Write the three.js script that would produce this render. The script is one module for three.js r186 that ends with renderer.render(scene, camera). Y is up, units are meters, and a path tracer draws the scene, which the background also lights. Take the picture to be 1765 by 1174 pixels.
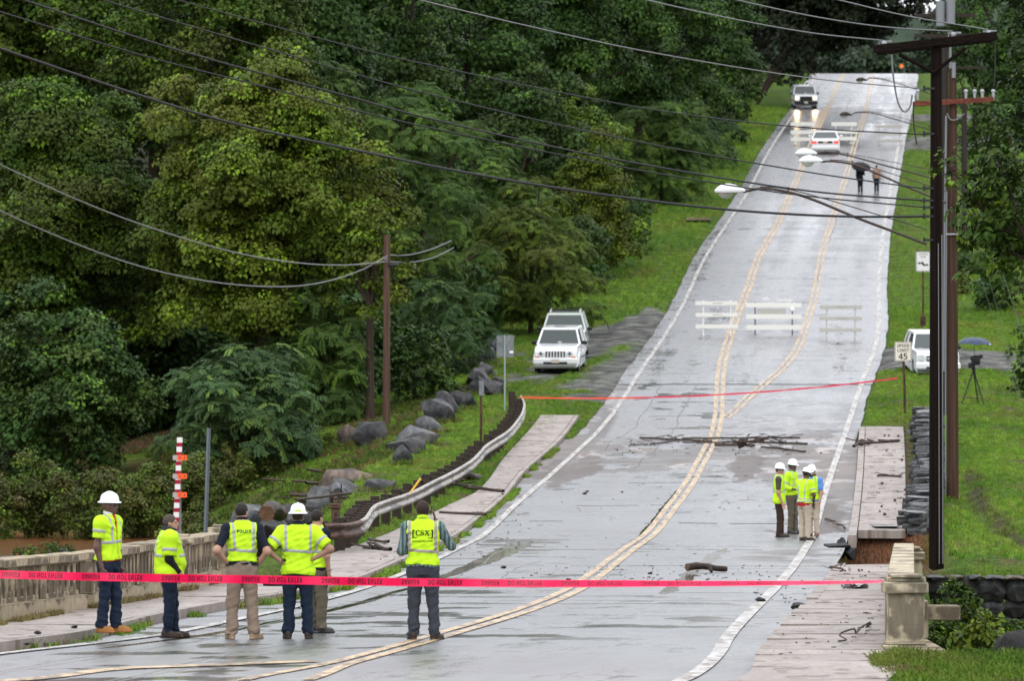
import * as THREE from 'three';
import { mergeGeometries, toCreasedNormals } from 'three/addons/utils/BufferGeometryUtils.js';
import { RoundedBoxGeometry } from 'three/addons/geometries/RoundedBoxGeometry.js';
import { TextGeometry } from 'three/addons/geometries/TextGeometry.js';
import { ConvexGeometry } from 'three/addons/geometries/ConvexGeometry.js';
import { FontLoader } from 'three/addons/loaders/FontLoader.js';

// ---------------------------------------------------------------- camera, sky, sun, exposure
const IMW = 1765, IMH = 1174, FPX = 9800, EYE = 3.1, HOR = 700;      // long lens, eye 3.1 m above the bridge deck
const scene = new THREE.Scene();
const camera = new THREE.PerspectiveCamera(2 * Math.atan(IMH / 2 / FPX) * 180 / Math.PI, IMW / IMH, 1, 4000);
camera.position.set(0, EYE, 0);
camera.lookAt(0, EYE, -100);
camera.setViewOffset(IMW, IMH, 0, IMH / 2 - HOR, IMW, IMH);           // lens shifted so that verticals stay vertical
camera.focus = 96; camera.userData.fStop = 5;
const renderer = new THREE.WebGLRenderer({ antialias: true });
renderer.toneMapping = THREE.LinearToneMapping;
renderer.toneMappingExposure = 1.42;
renderer.shadowMap.enabled = true; renderer.shadowMap.type = THREE.PCFSoftShadowMap;
{ // overcast sky: even cloud, brighter towards the zenith
  const W = 256, H = 128, data = new Float32Array(W * H * 4);
  for (let j = 0; j < H; j++) for (let i = 0; i < W; i++) {
    const el = ((j + 0.5) / H - 0.5) * Math.PI, az = (i + 0.5) / W * 2 * Math.PI, s = Math.max(0, Math.sin(el));
    const cloud = 1 + 0.07 * Math.sin(3 * az + 7 * el) * Math.cos(5 * el + 1) + 0.05 * Math.sin(7 * az - 11 * el);
    const L = el < 0 ? 0.35 : (1.25 + 0.35 * s) * cloud;
    data.set([L * 0.955, L * 0.985, L * 1.05, 1], (j * W + i) * 4);
  }
  const sky = new THREE.DataTexture(data, W, H, THREE.RGBAFormat, THREE.FloatType);
  sky.mapping = THREE.EquirectangularReflectionMapping; sky.magFilter = THREE.LinearFilter; sky.minFilter = THREE.LinearFilter; sky.needsUpdate = true;
  scene.background = sky; scene.environment = sky;
}
const sun = new THREE.DirectionalLight(0xfff6ea, 0.6);
sun.position.set(-60, 210, 30); sun.target.position.set(0, 0, -160); sun.shadow.radius = 40; sun.castShadow = true;
Object.assign(sun.shadow.camera, { left: -200, right: 200, top: 320, bottom: -320, near: 1, far: 900 });
sun.shadow.mapSize.set(4096, 4096);
scene.add(sun, sun.target);

// ---------------------------------------------------------------- helpers
let seed = 7;
function rnd() { seed |= 0; seed = seed + 0x6D2B79F5 | 0; let t = Math.imul(seed ^ seed >>> 15, 1 | seed); t = t + Math.imul(t ^ t >>> 7, 61 | t) ^ t; return ((t ^ t >>> 14) >>> 0) / 4294967296; }
const rr = (a, b) => a + (b - a) * rnd();
const V = (x, y, z) => new THREE.Vector3(x, y, z);
const lerp = (a, b, t) => a + (b - a) * t, clamp = (x, a = 0, b = 1) => Math.min(b, Math.max(a, x));
const sst = (a, b, x) => { const t = clamp((x - a) / (b - a)); return t * t * (3 - 2 * t); };
function hash(ix, iy) { let h = Math.imul(ix, 374761393) + Math.imul(iy, 668265263) | 0; h = Math.imul(h ^ h >>> 13, 1274126177); return ((h ^ h >>> 16) >>> 0) / 4294967296; }
function vnoise(x, y) { const ix = Math.floor(x), iy = Math.floor(y), fx = x - ix, fy = y - iy, u = fx * fx * (3 - 2 * fx), v = fy * fy * (3 - 2 * fy);
  return lerp(lerp(hash(ix, iy), hash(ix + 1, iy), u), lerp(hash(ix, iy + 1), hash(ix + 1, iy + 1), u), v); }
function fbm(x, y, o = 4) { let s = 0, a = 0.5, n = 0; for (let i = 0; i < o; i++) { s += a * vnoise(x, y); n += a; a *= 0.5; x = x * 2.03 + 17.1; y = y * 2.03 + 5.7; } return s / n; }
function hash3(ix, iy, iz) { return hash(ix + iz * 57, iy - iz * 131); }
function vnoise3(x, y, z) { const ix = Math.floor(x), iy = Math.floor(y), iz = Math.floor(z), fx = x - ix, fy = y - iy, fz = z - iz, u = fx * fx * (3 - 2 * fx), v = fy * fy * (3 - 2 * fy), w = fz * fz * (3 - 2 * fz);
  const L = (k) => lerp(lerp(hash3(ix, iy, iz + k), hash3(ix + 1, iy, iz + k), u), lerp(hash3(ix, iy + 1, iz + k), hash3(ix + 1, iy + 1, iz + k), u), v); return lerp(L(0), L(1), w); }
const taken = {};
function numbered(n) { const k = taken[n] = (taken[n] ?? -1) + 1; return k ? n + '_' + String(k).padStart(3, '0') : n; }
function tag(o, label, category, group, kind) { if (label) o.userData.label = label; if (category) o.userData.category = category; if (group) o.userData.group = group; if (kind) o.userData.kind = kind; return o; }
function thing(name, label, category, p = V(0, 0, 0), turn = 0, group) { const o = new THREE.Group(); o.name = numbered(name); scene.add(o); o.position.copy(p); o.rotation.y = turn; return tag(o, label, category, group); }
function part(name, geo, m, parent) { const o = new THREE.Mesh(Array.isArray(geo) ? merge(geo) : geo, m); o.name = parent === scene ? numbered(name) : name; o.castShadow = o.receiveShadow = true; parent.add(o); return o; }
function struct(name, geo, m) { const o = part(name, geo, m, scene); o.userData.kind = 'structure'; return o; }
function structGroup(name) { const o = new THREE.Group(); o.name = numbered(name); o.userData.kind = 'structure'; scene.add(o); return o; }
function merge(list) { const gs = list.map((g) => { g = g.index ? g.toNonIndexed() : g; const h = new THREE.BufferGeometry(); h.setAttribute('position', g.attributes.position); h.setAttribute('normal', g.attributes.normal ?? (g.computeVertexNormals(), g.attributes.normal)); h.setAttribute('uv', g.attributes.uv ?? new THREE.BufferAttribute(new Float32Array(g.attributes.position.count * 2), 2)); return h; }); return gs.length === 1 ? gs[0] : mergeGeometries(gs); }
const T = (g, x, y, z) => g.translate(x, y, z), RX = (g, a) => g.rotateX(a), RY = (g, a) => g.rotateY(a), RZ = (g, a) => g.rotateZ(a);
const box = (w, h, d, x = 0, y = 0, z = 0, r = 0) => T(r ? new RoundedBoxGeometry(w, h, d, 1, r) : new THREE.BoxGeometry(w, h, d), x, y, z);
const cyl = (r0, r1, h, x = 0, y = 0, z = 0, n = 12) => T(new THREE.CylinderGeometry(r1, r0, h, n), x, y + h / 2, z);   // r0 bottom, r1 top, base at y
function bar(a, b, r0, r1 = r0, n = 8) { const d = b.clone().sub(a), L = d.length(); const g = new THREE.CylinderGeometry(r1, r0, L, n); g.translate(0, L / 2, 0); g.applyQuaternion(new THREE.Quaternion().setFromUnitVectors(V(0, 1, 0), d.normalize())); return g.translate(a.x, a.y, a.z); }
function tube(pts, r, n = 6, seg) { return new THREE.TubeGeometry(new THREE.CatmullRomCurve3(pts), seg ?? pts.length * 6, r, n); }
const at = (px, py, d) => V((px - IMW / 2) * d / FPX, EYE - (py - HOR) * d / FPX, -d);
function interp(tab, x) { // piecewise cubic (monotone enough) through rows [x, y...]
  const n = tab.length; if (x <= tab[0][0]) { const m = (tab[1][1] - tab[0][1]) / (tab[1][0] - tab[0][0]); return tab[0][1] + m * (x - tab[0][0]); }
  if (x >= tab[n - 1][0]) { const m = (tab[n - 1][1] - tab[n - 2][1]) / (tab[n - 1][0] - tab[n - 2][0]); return tab[n - 1][1] + m * (x - tab[n - 1][0]); }
  let i = 0; while (tab[i + 1][0] < x) i++;
  const sl = (k) => (tab[k + 1][1] - tab[k][1]) / (tab[k + 1][0] - tab[k][0]);
  const tan = (k) => { if (k === 0) return sl(0); if (k === n - 1) return sl(n - 2); const a = sl(k - 1), b = sl(k); return a * b <= 0 ? 0 : 2 * a * b / (a + b); };
  const h = tab[i + 1][0] - tab[i][0], t = (x - tab[i][0]) / h, t2 = t * t, t3 = t2 * t;
  return (2 * t3 - 3 * t2 + 1) * tab[i][1] + (t3 - 2 * t2 + t) * h * tan(i) + (-2 * t3 + 3 * t2) * tab[i + 1][1] + (t3 - t2) * h * tan(i + 1);
}
// textures
function dataTex(W, H, f, srgb) { const d = new Uint8Array(W * H * 4); for (let j = 0; j < H; j++) for (let i = 0; i < W; i++) { const c = f(i / W, j / H, i, j), k = (j * W + i) * 4; d[k] = clamp(c[0]) * 255; d[k + 1] = clamp(c[1]) * 255; d[k + 2] = clamp(c[2]) * 255; d[k + 3] = c[3] === undefined ? 255 : clamp(c[3]) * 255; }
  const t = new THREE.DataTexture(d, W, H); t.wrapS = t.wrapT = THREE.RepeatWrapping; t.magFilter = THREE.LinearFilter; t.minFilter = THREE.LinearMipmapLinearFilter; t.generateMipmaps = true; if (srgb) t.colorSpace = THREE.SRGBColorSpace; t.needsUpdate = true; return t; }
const toS = (x) => x <= 0.0031308 ? x * 12.92 : 1.055 * Math.pow(x, 1 / 2.4) - 0.055;
const lin3 = (r, g, b) => [toS(r), toS(g), toS(b)];                     // linear colour -> sRGB texel
function tnoise(u, v, fx, fy, o = 4) { // noise that tiles over u, v in 0..1
  let s = 0, a = 0.5, n = 0; for (let i = 0; i < o; i++) { const x = u * fx, y = v * fy, ix = Math.floor(x), iy = Math.floor(y), p = x - ix, q = y - iy, U = p * p * (3 - 2 * p), W = q * q * (3 - 2 * q), H = (a1, b1) => hash(((a1 % fx) + fx) % fx + i * 91, ((b1 % fy) + fy) % fy + i * 37);
    s += a * lerp(lerp(H(ix, iy), H(ix + 1, iy), U), lerp(H(ix, iy + 1), H(ix + 1, iy + 1), U), W); n += a; a *= 0.5; fx *= 2; fy *= 2; } return s / n; }
function mat(r, g, b, rough = 0.8, extra = {}) { const m = new THREE.MeshPhysicalMaterial({ roughness: rough, specularIntensity: rough >= 0.5 ? 0.4 : 1, ...extra }); m.color.setRGB(r, g, b); return m; }
function pmat(r, g, b, rough = 0.5, extra = {}) { const m = new THREE.MeshPhysicalMaterial({ roughness: rough, ...extra }); m.color.setRGB(r, g, b); return m; }
const grainTex = dataTex(256, 256, (u, v) => { const n = tnoise(u, v, 8, 8, 5), g = 0.72 + 0.28 * n + 0.06 * (hash(u * 256, v * 256) - 0.5); return [g, g, g]; }, true);
const grainBump = dataTex(256, 256, (u, v) => { const n = tnoise(u, v, 16, 16, 4) * 0.7 + 0.3 * hash(u * 256, v * 256); return [n, n, n]; });
const stainTex = dataTex(512, 512, (u, v) => { const n = tnoise(u, v, 4, 4, 6), m = tnoise(u + 0.3, v, 24, 6, 3), s = sst(0.5, 0.62, n), g = lerp(1, 0.62, s) * (0.82 + 0.3 * m); return [g, g * 0.97, g * 0.92]; }, true);
const woodTex = dataTex(128, 512, (u, v) => { const n = tnoise(u, v, 32, 3, 3), k = tnoise(u, v, 4, 8, 3), g = 0.55 + 0.6 * n * (0.6 + 0.6 * k); return [g, g * 0.96, g * 0.92]; }, true);
function rep(t, x, y) { const c = t.clone(); c.repeat.set(x, y); c.needsUpdate = true; return c; }
// box-mapped uv in metres
function uvBox(g, s = 1) { const p = g.attributes.position, n = g.attributes.normal, uv = new Float32Array(p.count * 2); for (let i = 0; i < p.count; i++) { const ax = Math.abs(n.getX(i)), ay = Math.abs(n.getY(i)), az = Math.abs(n.getZ(i)); let a, b; if (ay >= ax && ay >= az) { a = p.getX(i); b = p.getZ(i); } else if (ax >= az) { a = p.getZ(i); b = p.getY(i); } else { a = p.getX(i); b = p.getY(i); } uv[2 * i] = a * s; uv[2 * i + 1] = b * s; } g.setAttribute('uv', new THREE.BufferAttribute(uv, 2)); return g; }

// ---------------------------------------------------------------- the lie of the land: d metres down the road, h its height
const PROFILE = [[40, 0.05], [64, 0], [76, 0], [103, -0.06], [138, -0.14], [158, 0.5], [192, 1.92], [228, 4.38], [254, 6.1], [276, 7.95], [306, 10.9], [350, 16.2], [392, 20.6], [467, 27.6], [530, 34.0], [548, 35.0], [570, 35.2], [620, 34.0], [760, 30], [1200, 22]];
const hRoad = (d) => interp(PROFILE, d);
const rowOf = (h, d) => HOR + (EYE - h) * FPX / d;
function depthAt(row, above = 0, lo = 50, hi = 540) { for (let k = 0; k < 50; k++) { const m = (lo + hi) / 2; if (rowOf(hRoad(m) + above, m) > row) lo = m; else hi = m; } return (lo + hi) / 2; }
const g2 = (px, row, above = 0) => { const d = depthAt(row, above); return [d, (px - IMW / 2) * d / FPX]; };   // picture point on the road's level -> [d, x]
const line = (rows) => rows.map(([px, row]) => g2(px, row)).sort((a, b) => a[0] - b[0]);
const LW0 = line([[0, 1128], [214, 1107], [449, 1069], [561, 1040], [650, 1010], [781, 951], [827, 923], [935, 833], [990, 779], [1054, 720], [1097, 650], [1151, 568], [1178, 527], [1209, 450], [1286, 338], [1317, 275], [1359, 209], [1415, 125]]);   // left white line
const RW0 = line([[1175, 1174], [1215, 1130], [1290, 1060], [1319, 1033], [1371, 974], [1395, 932], [1418, 860], [1440, 790], [1454, 752], [1488, 650], [1506, 609], [1515, 561], [1513, 500], [1516, 450], [1540, 296], [1554, 219], [1563, 125]]);   // right white line
const YL0 = line([[480, 1172], [520, 1152], [647, 1129], [760, 1098], [978, 1025], [1038, 982], [1101, 934], [1145, 890], [1177, 851], [1212, 787], [1236, 738], [1239, 700], [1241, 650], [1250, 604], [1270, 543], [1292, 490], [1303, 450], [1345, 376], [1380, 292], [1422, 195], [1457, 127]]);
const YR0 = line([[1248, 722], [1280, 690], [1335, 650], [1370, 608], [1392, 551], [1408, 490], [1413, 450], [1453, 320], [1478, 233], [1498, 160], [1505, 125]]);
const YB = line([[-120, 1182], [71, 1170], [204, 1154], [380, 1147], [540, 1141]]);
const RK = line([[1290, 1172], [1300, 1143], [1353, 1080], [1392, 1035], [1426, 993], [1452, 955], [1462, 923], [1472, 850], [1480, 740]]);   // right kerb
const LKin = line([[0, 1124], [153, 1103], [255, 1078], [383, 1052], [487, 1036], [607, 1011], [696, 974], [800, 921], [871, 862], [903, 821], [966, 764], [1000, 719]]);
const LKout = line([[0, 1091], [168, 1059], [278, 1040], [377, 1015], [527, 1003], [564, 968], [613, 949], [677, 924], [767, 881], [824, 852], [871, 792], [934, 718]]);
function smooth(t, k) { const d0 = t[0][0], d1 = t[t.length - 1][0], R = []; for (let d = d0; d < d1; d += 6) { let s = 0, w = 0; for (let q = -3; q <= 3; q++) { const dd = clamp(d + q * k / 3, d0, d1), g = Math.exp(-q * q / 4); s += g * interp(t, dd); w += g; } R.push([d, s / w]); } R.push(t[t.length - 1]); R[0] = t[0]; return R; }
const ext = (tab, d) => { const v = interp(tab, d); return v; };
// extend near lines to behind the frame and far lines past the crest, straight
const LW = smooth(LW0, 22), RW = smooth(RW0, 22), YL = smooth(YL0, 12), YR = smooth(YR0, 14);
for (const t of [LW, RW, YL, YR]) t.push([640, t[t.length - 1][1] + 3]);
LW.unshift([52, LW[0][1] - 4]); RW.unshift([52, RW[0][1] - 2.6]); RK.unshift([52, RK[0][1] - 2.3]); LKin.unshift([52, LKin[0][1] - 4]); LKout.unshift([52, LKout[0][1] - 4]);
const shoulderL = (d) => 0.35 + 0.25 * sst(150, 200, d) + 0.16 * (fbm(d * 0.35, 3.3, 3) - 0.5), shoulderR = (d) => 0.42 + 0.25 * sst(400, 560, d) * 3 + 0.16 * (fbm(d * 0.35, 7.7, 3) - 0.5);
const roadL = (d) => d < 193 ? Math.min(interp(LW, d) - 0.22, interp(LKin, d) + 0.02) : interp(LW, d) - shoulderL(d);
const roadR = (d) => d < 190 ? Math.max(interp(RW, d) + 0.3, interp(RK, d) - 0.01) : interp(RW, d) + shoulderR(d);
// ground height anywhere
function bump2(x, d) { return (fbm(x * 0.35 + 9, d * 0.22, 3) - 0.5) * 0.28 * (1 - 0.85 * sst(225, 270, d)); }
function gh(x, d) {
  const h = hRoad(d), l = roadL(d), r = roadR(d);
  if (x >= l - 0.15 && x <= r + 0.15) return h - 0.08;
  if (x < l) {
    const e = l - x;
    const creek = sst(108, 122, d) ;                                  // 0 on the bridge
    let y = h - 0.02 + 0.06 * sst(0, 1.2, e);
    if (d < 193) { const lo = interp(LKout, d); if (x > lo - 0.1) return h - 0.08 + 0.02; }
    const vergeW = lerp(1.8, 4.2, sst(125, 205, d));
    const bank = Math.max(0, e - vergeW - (d < 193 ? 1.6 : 1.2));
    const steep = lerp(0.75, 0.19, sst(172, 206, d)) * (1 - sst(235, 262, d));
    y -= Math.min(bank * steep, Math.max(0.6, h + 1.9));
    if (d < 122) { const b = sst(0.2, 0.5, e - (interp(LKin, d) - interp(LKout, d)) - 0.35); y = lerp(lerp(y, -3.2, b), y, creek); }
    // far bank of the creek: rises away from the water
    y += sst(10, 16, e) * (1 - sst(235, 262, d)) * sst(183, 190, d) * 0.25;
    if (d > 235) y += sst(235, 275, d) * (0.1 * Math.max(0, e - 9) + 0.22 * Math.max(0, e - 16));
    if (d > 105 && d < 190 && e > 9) y = Math.max(y, lerp(-3.0, -1.15, (1 - sst(150, 160, d)) * sst(11.5, 12.5, e)*0));
    return y + bump2(x, d) * sst(0.8, 3, e);
  }
  const e = x - r;
  let y = h - 0.02 + 0.05 * sst(0, 1, e);
  const near = 1 - sst(111.6, 116, d), side = sst(1.78, 2.2, e);
  y -= near * side * 1.9 * sst(69, 73.5, d);                          // the creek's hollow beside the bridge
  y -= (1 - near) * 0.07 * Math.max(0, e - 3.5) * (1 - sst(250, 300, d));
  const ditch = Math.exp(-Math.pow((e - lerp(4.6, 3.2, sst(120, 165, d))) / 0.35, 2)) * sst(118, 126, d) * (1 - sst(160, 185, d)); y -= 0.3 * ditch;
  if (d > 262) y += sst(262, 285, d) * (1 - sst(310, 360, d)) * 0.3 * Math.max(0, e - 4.0);
  if (d > 330) y += 0.03 * Math.max(0, e - 8);
  return y + bump2(x, d) * sst(1.0, 3.5, e);
}
const onGround = (px, d, lift = 0) => { const x = (px - IMW / 2) * d / FPX; return V(x, gh(x, d) + lift, -d); };
const onRoad = (px, row, lift = 0) => { const [d, x] = g2(px, row); return V(x, hRoad(d) + lift, -d); };
// where the sight line through a picture point meets the ground
function hit(px, row, d0 = 70) { let p = d0; for (let d = d0; d < 700; d += 0.5) { const x = (px - IMW / 2) * d / FPX, y = EYE - (row - HOR) * d / FPX; if (y <= Math.max(gh(x, d), -1.3)) return d; p = d; } return p; }
// ---------------------------------------------------------------- ground
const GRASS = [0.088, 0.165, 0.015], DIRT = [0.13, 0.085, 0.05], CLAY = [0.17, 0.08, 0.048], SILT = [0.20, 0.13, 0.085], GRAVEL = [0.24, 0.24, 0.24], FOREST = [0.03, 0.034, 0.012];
const mix3 = (a, b, t) => [lerp(a[0], b[0], t), lerp(a[1], b[1], t), lerp(a[2], b[2], t)];
function drive(x, d) { // bare gravel pull-offs and driveways: 0 grass .. 1 gravel
  let g = 0; const l = roadL(d), r = roadR(d), n = fbm(x * 0.9, d * 0.35, 3) - 0.5;
  const eL = l - x, eR = x - r;
  if (eL > -0.5) { const w = lerp(0.5, 4.1, sst(213, 226, d)) * (1 - sst(254, 272, d) * 0.75) * (1 - sst(268, 276, d)); if (d > 212 && d < 278) { g = Math.max(g, sst(0.25, -0.25, (eL - w) * 0.6 + n * 2.6)); const mid = Math.exp(-Math.pow((eL - 1.5 - 0.06 * (236 - d)) / 0.62, 2)) * sst(214, 222, d) * (1 - sst(246, 254, d)); g *= 1 - clamp(mid * 1.5 - 0.35 + n * 1.4); } }
  if (eR > -0.5) { g = Math.max(g, sst(0.3, -0.3, Math.abs(d - 240 + eR * 0.2) - 9 + Math.min(eR, 9) * 0.55 + n * 4) * (1 - sst(8, 13, eR) * 0.0)); g = Math.max(g, sst(0.6, -0.6, Math.abs(d - 404) - 9 + n * 2), sst(0.6, -0.6, Math.abs(d - 447) - 7 + n * 2)); }
  return clamp(g);
}
function groundColor(x, d) {
  const l = roadL(d), r = roadR(d), eL = l - x, eR = x - r, n = fbm(x * 0.8 + 3, d * 0.3, 4), n2 = fbm(x * 0.23 + 40, d * 0.09 + 7, 3);
  let c = mix3(GRASS, [0.10, 0.165, 0.02], n2 * 1.2 - 0.2); c = mix3(c, [0.13, 0.125, 0.03], sst(0.52, 0.75, n) * 0.45); c = mix3(c, [0.055, 0.12, 0.013], sst(0.5, 0.34, fbm(x * 0.5 + 70, d * 0.16, 3)) * 0.7); c = mix3(c, DIRT, sst(0.66, 0.74, fbm(x * 1.1 + 33, d * 0.5 + 5, 4)) * 0.7 * (1 - sst(220, 260, d)));
  if (eL > 0) {
    if (d < 215) { const t = sst(0, 1, (eL - lerp(6.2, 10.5, sst(150, 205, d))) * 0.5 + (n - 0.5) * 4); c = mix3(c, mix3(DIRT, [0.10, 0.10, 0.03], n), t * 0.85 * (1 - sst(205, 215, d))); }
    if (d < 123) c = mix3(c, DIRT, 0.8 * (1 - sst(112, 123, d)));
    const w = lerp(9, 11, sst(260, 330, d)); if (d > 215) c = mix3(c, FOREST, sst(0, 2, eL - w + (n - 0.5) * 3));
  }
  if (eR > 0) {
    const dd = Math.exp(-Math.pow((eR - lerp(4.6, 3.2, sst(120, 165, d)) - 0.3) / 0.3, 2)) * sst(116, 124, d) * (1 - sst(160, 185, d)); c = mix3(c, [0.06, 0.04, 0.025], clamp(dd * 1.1 + (n - 0.5) * 2.5) * sst(0.2, 0.6, dd) * 0.8);
    if (d > 268 && d < 350) c = mix3(c, [0.13, 0.065, 0.035], sst(0, 1.5, eR - 6.2 + (n - 0.5) * 4));
    if (d < 205 && d > 110) c = mix3(c, DIRT, sst(2.1, 1.5, eR + (n - 0.5)) * sst(205, 190, d));
    if (d > 112 && d < 142.5) c = mix3(c, CLAY, sst(2.4, 1.6, eR));
  }
  return mix3(c, mix3(GRAVEL, [0.09, 0.09, 0.095], sst(0.35, 0.65, fbm(x * 2.6, d * 1.1, 4))), drive(x, d));
}
const grassTex = dataTex(512, 512, (u, v) => { const n = tnoise(u, v, 6, 6, 3), f = tnoise(u, v, 90, 60, 2), g = 0.55 + 0.35 * n + 0.55 * (f - 0.35); return [g, g, g * 0.95]; }, true);
const grassBump = dataTex(512, 512, (u, v) => { const n = tnoise(u, v, 80, 60, 3); return [n, n, n]; });
const groundMat = new THREE.MeshPhysicalMaterial({ specularIntensity: 0.12, vertexColors: true, map: rep(grassTex, 0.4, 0.4), bumpMap: rep(grassBump, 0.4, 0.4), bumpScale: 0.05, roughness: 0.85 });
function holeAt(x, d) { return d > 114.5 && d < 141.5 && x > roadR(d) - 0.3 && x < roadR(d) + 2.6 ? sst(114.5, 117, d) * sst(roadR(d) + 2.6, roadR(d) + 1.7, x) : 0; }
{
  const offs = []; for (let x = -15; x <= 15.01; x += 0.3) offs.push(x);
  for (let k = 1, x = 15; x < 200; k++) { x *= 1.09; offs.push(x); offs.unshift(-x); }
  const ds = []; for (let d = 48; d < 130; d += 0.7) ds.push(d); for (let d = 130; d < 142; d += 0.5) ds.push(d); for (let d = 142; d < 280; d += 1) ds.push(d); for (let d = 280; d < 580; d += 2.5) ds.push(d); for (let d = 580; d < 1000; d += 20) ds.push(d);
  const P = [], C = [], U = [], I = [], nx = offs.length;
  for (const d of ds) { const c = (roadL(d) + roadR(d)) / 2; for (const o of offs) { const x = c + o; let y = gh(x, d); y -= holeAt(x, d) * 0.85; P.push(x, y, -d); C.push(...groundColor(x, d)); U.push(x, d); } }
  for (let j = 0; j < ds.length - 1; j++) for (let i = 0; i < nx - 1; i++) { const a = j * nx + i, b = a + 1, c = a + nx, e = c + 1; I.push(a, b, e, a, e, c); }
  const g = new THREE.BufferGeometry(); g.setAttribute('position', new THREE.Float32BufferAttribute(P, 3)); g.setAttribute('color', new THREE.Float32BufferAttribute(C, 3)); g.setAttribute('uv', new THREE.Float32BufferAttribute(U, 2)); g.setIndex(I); g.computeVertexNormals();
  tag(struct('ground', g, groundMat), 'grassy ground with bare brown banks falling to the creek');
  // grass blades, as far as blades can be made out
  const blade = []; for (let k = 0; k < 6; k++) { const a = rr(0, 6.28), l = rr(0.6, 1), b = new THREE.PlaneGeometry(0.16, l, 1, 2), p = b.attributes.position; b.translate(0, l / 2, 0); for (let i = 0; i < p.count; i++) { const t = p.getY(i) / l; p.setX(i, p.getX(i) * (1 - t * 0.9)); p.setZ(i, t * t * rr(0.15, 0.55)); } b.rotateY(a); b.translate(rr(-0.3, 0.3), 0, rr(-0.3, 0.3)); b.computeVertexNormals(); blade.push(b); }
  const tuft = merge(blade);
  const gm = mat(1, 1, 1, 0.7, { specularIntensity: 0.2, side: THREE.DoubleSide });
  const M = [], col = [], m4 = new THREE.Matrix4(), q = new THREE.Quaternion(), e = new THREE.Euler();
  const add = (x, d, s, y) => { if (Math.abs(x / d * FPX) > 980) return; const c = groundColor(x, d); const k = rr(0.75, 1.35), w = rnd() < 0.13 ? 0.5 : 0; m4.compose(V(x, (y ?? gh(x, d)) - 0.01, -d), q.setFromEuler(e.set(rr(-0.2, 0.2), rr(0, 6.28), rr(-0.2, 0.2))), V(s * rr(0.8, 1.4), s * rr(0.7, 1.3), s * rr(0.8, 1.4))); M.push(m4.clone()); const y2 = mix3(c, [0.16, 0.14, 0.04], w); col.push(y2.map((v) => v * k * 1.4)); };
  const isGrass = (x, d) => { const c = groundColor(x, d); return c[1] > c[0] * 1.08 && drive(x, d) < 0.35; };
  for (let k = 0; k < 60000; k++) { const d = lerp(121, 265, Math.pow(rnd(), 0.8)), x = roadL(d) - 0.1 - rr(0, 11); if (d < 193 && x > interp(LKout, d) - 0.02) continue; if (isGrass(x, d)) add(x, d, rr(0.06, 0.13)); }
  for (let k = 0; k < 60000; k++) { const d = lerp(113, 275, Math.pow(rnd(), 0.8)), x = roadR(d) + rr(0.15, 11); if (d < 200 && x < interp(RK, d) + 2.3) continue; if (isGrass(x, d)) add(x, d, rr(0.06, 0.14)); }
  for (let k = 0; k < 26000; k++) { const left = k % 4 > 0, d = rr(262, 470), x = left ? roadL(d) - 0.1 - rr(0, 11) : roadR(d) + rr(0.1, 9); if (isGrass(x, d)) add(x, d, rr(0.13, 0.22)); }
  for (let k = 0; k < 16000; k++) { const d = rr(60, 71.5), x = rr(4.2, 7.2); if (x > interp(RK, d) + 1.45 + 0.25 * fbm(d, 1, 2) - 0.09 * (69 - d) && x < roadR(d) + 4) { add(x, d, rr(0.06, 0.17)); if (col.length && M.length === col.length) col[col.length - 1] = col[col.length - 1].map((v) => v * 0.62); } }
  for (let k = 0; k < 22000; k++) { const d = rr(150, 222), x = roadL(d) - rr(5, 20); if (gh(x, d) < -1.2 || fbm(x * 0.5, d * 0.25, 3) < 0.42) continue; M.push(m4.compose(V(x, gh(x, d) - 0.02, -d), q.setFromEuler(e.set(rr(-0.3, 0.3), rr(0, 6.28), rr(-0.3, 0.3))), V(rr(0.14, 0.3), rr(0.1, 0.28), rr(0.14, 0.3))).clone()); const t = fbm(x * 0.4 + 9, d * 0.2, 3) + rr(-0.2, 0.2); col.push(mix3([0.05, 0.085, 0.012], [0.12, 0.08, 0.04], sst(0.35, 0.7, t)).map((v) => v * rr(0.7, 1.3))); }
  for (let k = 0; k < 5000; k++) { const d = Math.pow(rnd(), 0.7) * 120 + 72, x = interp(LKin, d) + rr(-0.06, 0.2) * (fbm(d * 0.5, 3, 3) > 0.47 ? 1 : 0.25), n = fbm(d * 0.45, 8, 3); if (d < 193 && n > 0.42) add(x, d, rr(0.05, 0.14) * (0.5 + n), hRoad(d) + 0.0); }
  for (let k = 0; k < 1500; k++) { const d = rr(75, 100), x = interp(LKout, d) + rr(0.0, 0.16), n = fbm(d * 0.6, 18, 3); if (n > 0.5) add(x, d, rr(0.05, 0.11), hRoad(d) + 0.12); }
  const im = new THREE.InstancedMesh(tuft, gm, M.length); M.forEach((m, i) => { im.setMatrixAt(i, m); im.setColorAt(i, new THREE.Color().setRGB(...col[i])); });
  im.name = 'grass'; tag(im, 'short green grass of the verges and banks', 'grass', null, 'stuff'); scene.add(im);
}
// ---------------------------------------------------------------- creek
{ const wt = dataTex(256, 256, (u, v) => { const n = tnoise(u, v, 6, 6, 5); return [n, n, n]; });
  const g = new THREE.PlaneGeometry(90, 150); g.rotateX(-Math.PI / 2); g.translate(-49, -1.3, -140);
  const w = struct('creek_water', g, pmat(0.16, 0.062, 0.022, 0.16, { bumpMap: rep(wt, 60, 60), bumpScale: 0.03 })); tag(w, 'muddy brown flood water of the creek');
  const g3 = new THREE.PlaneGeometry(40, 60); g3.rotateX(-Math.PI / 2); g3.translate(29, -2.6, -90); tag(struct('creek_water', g3, w.material), 'muddy creek below the bridge on its downstream side'); }
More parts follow.
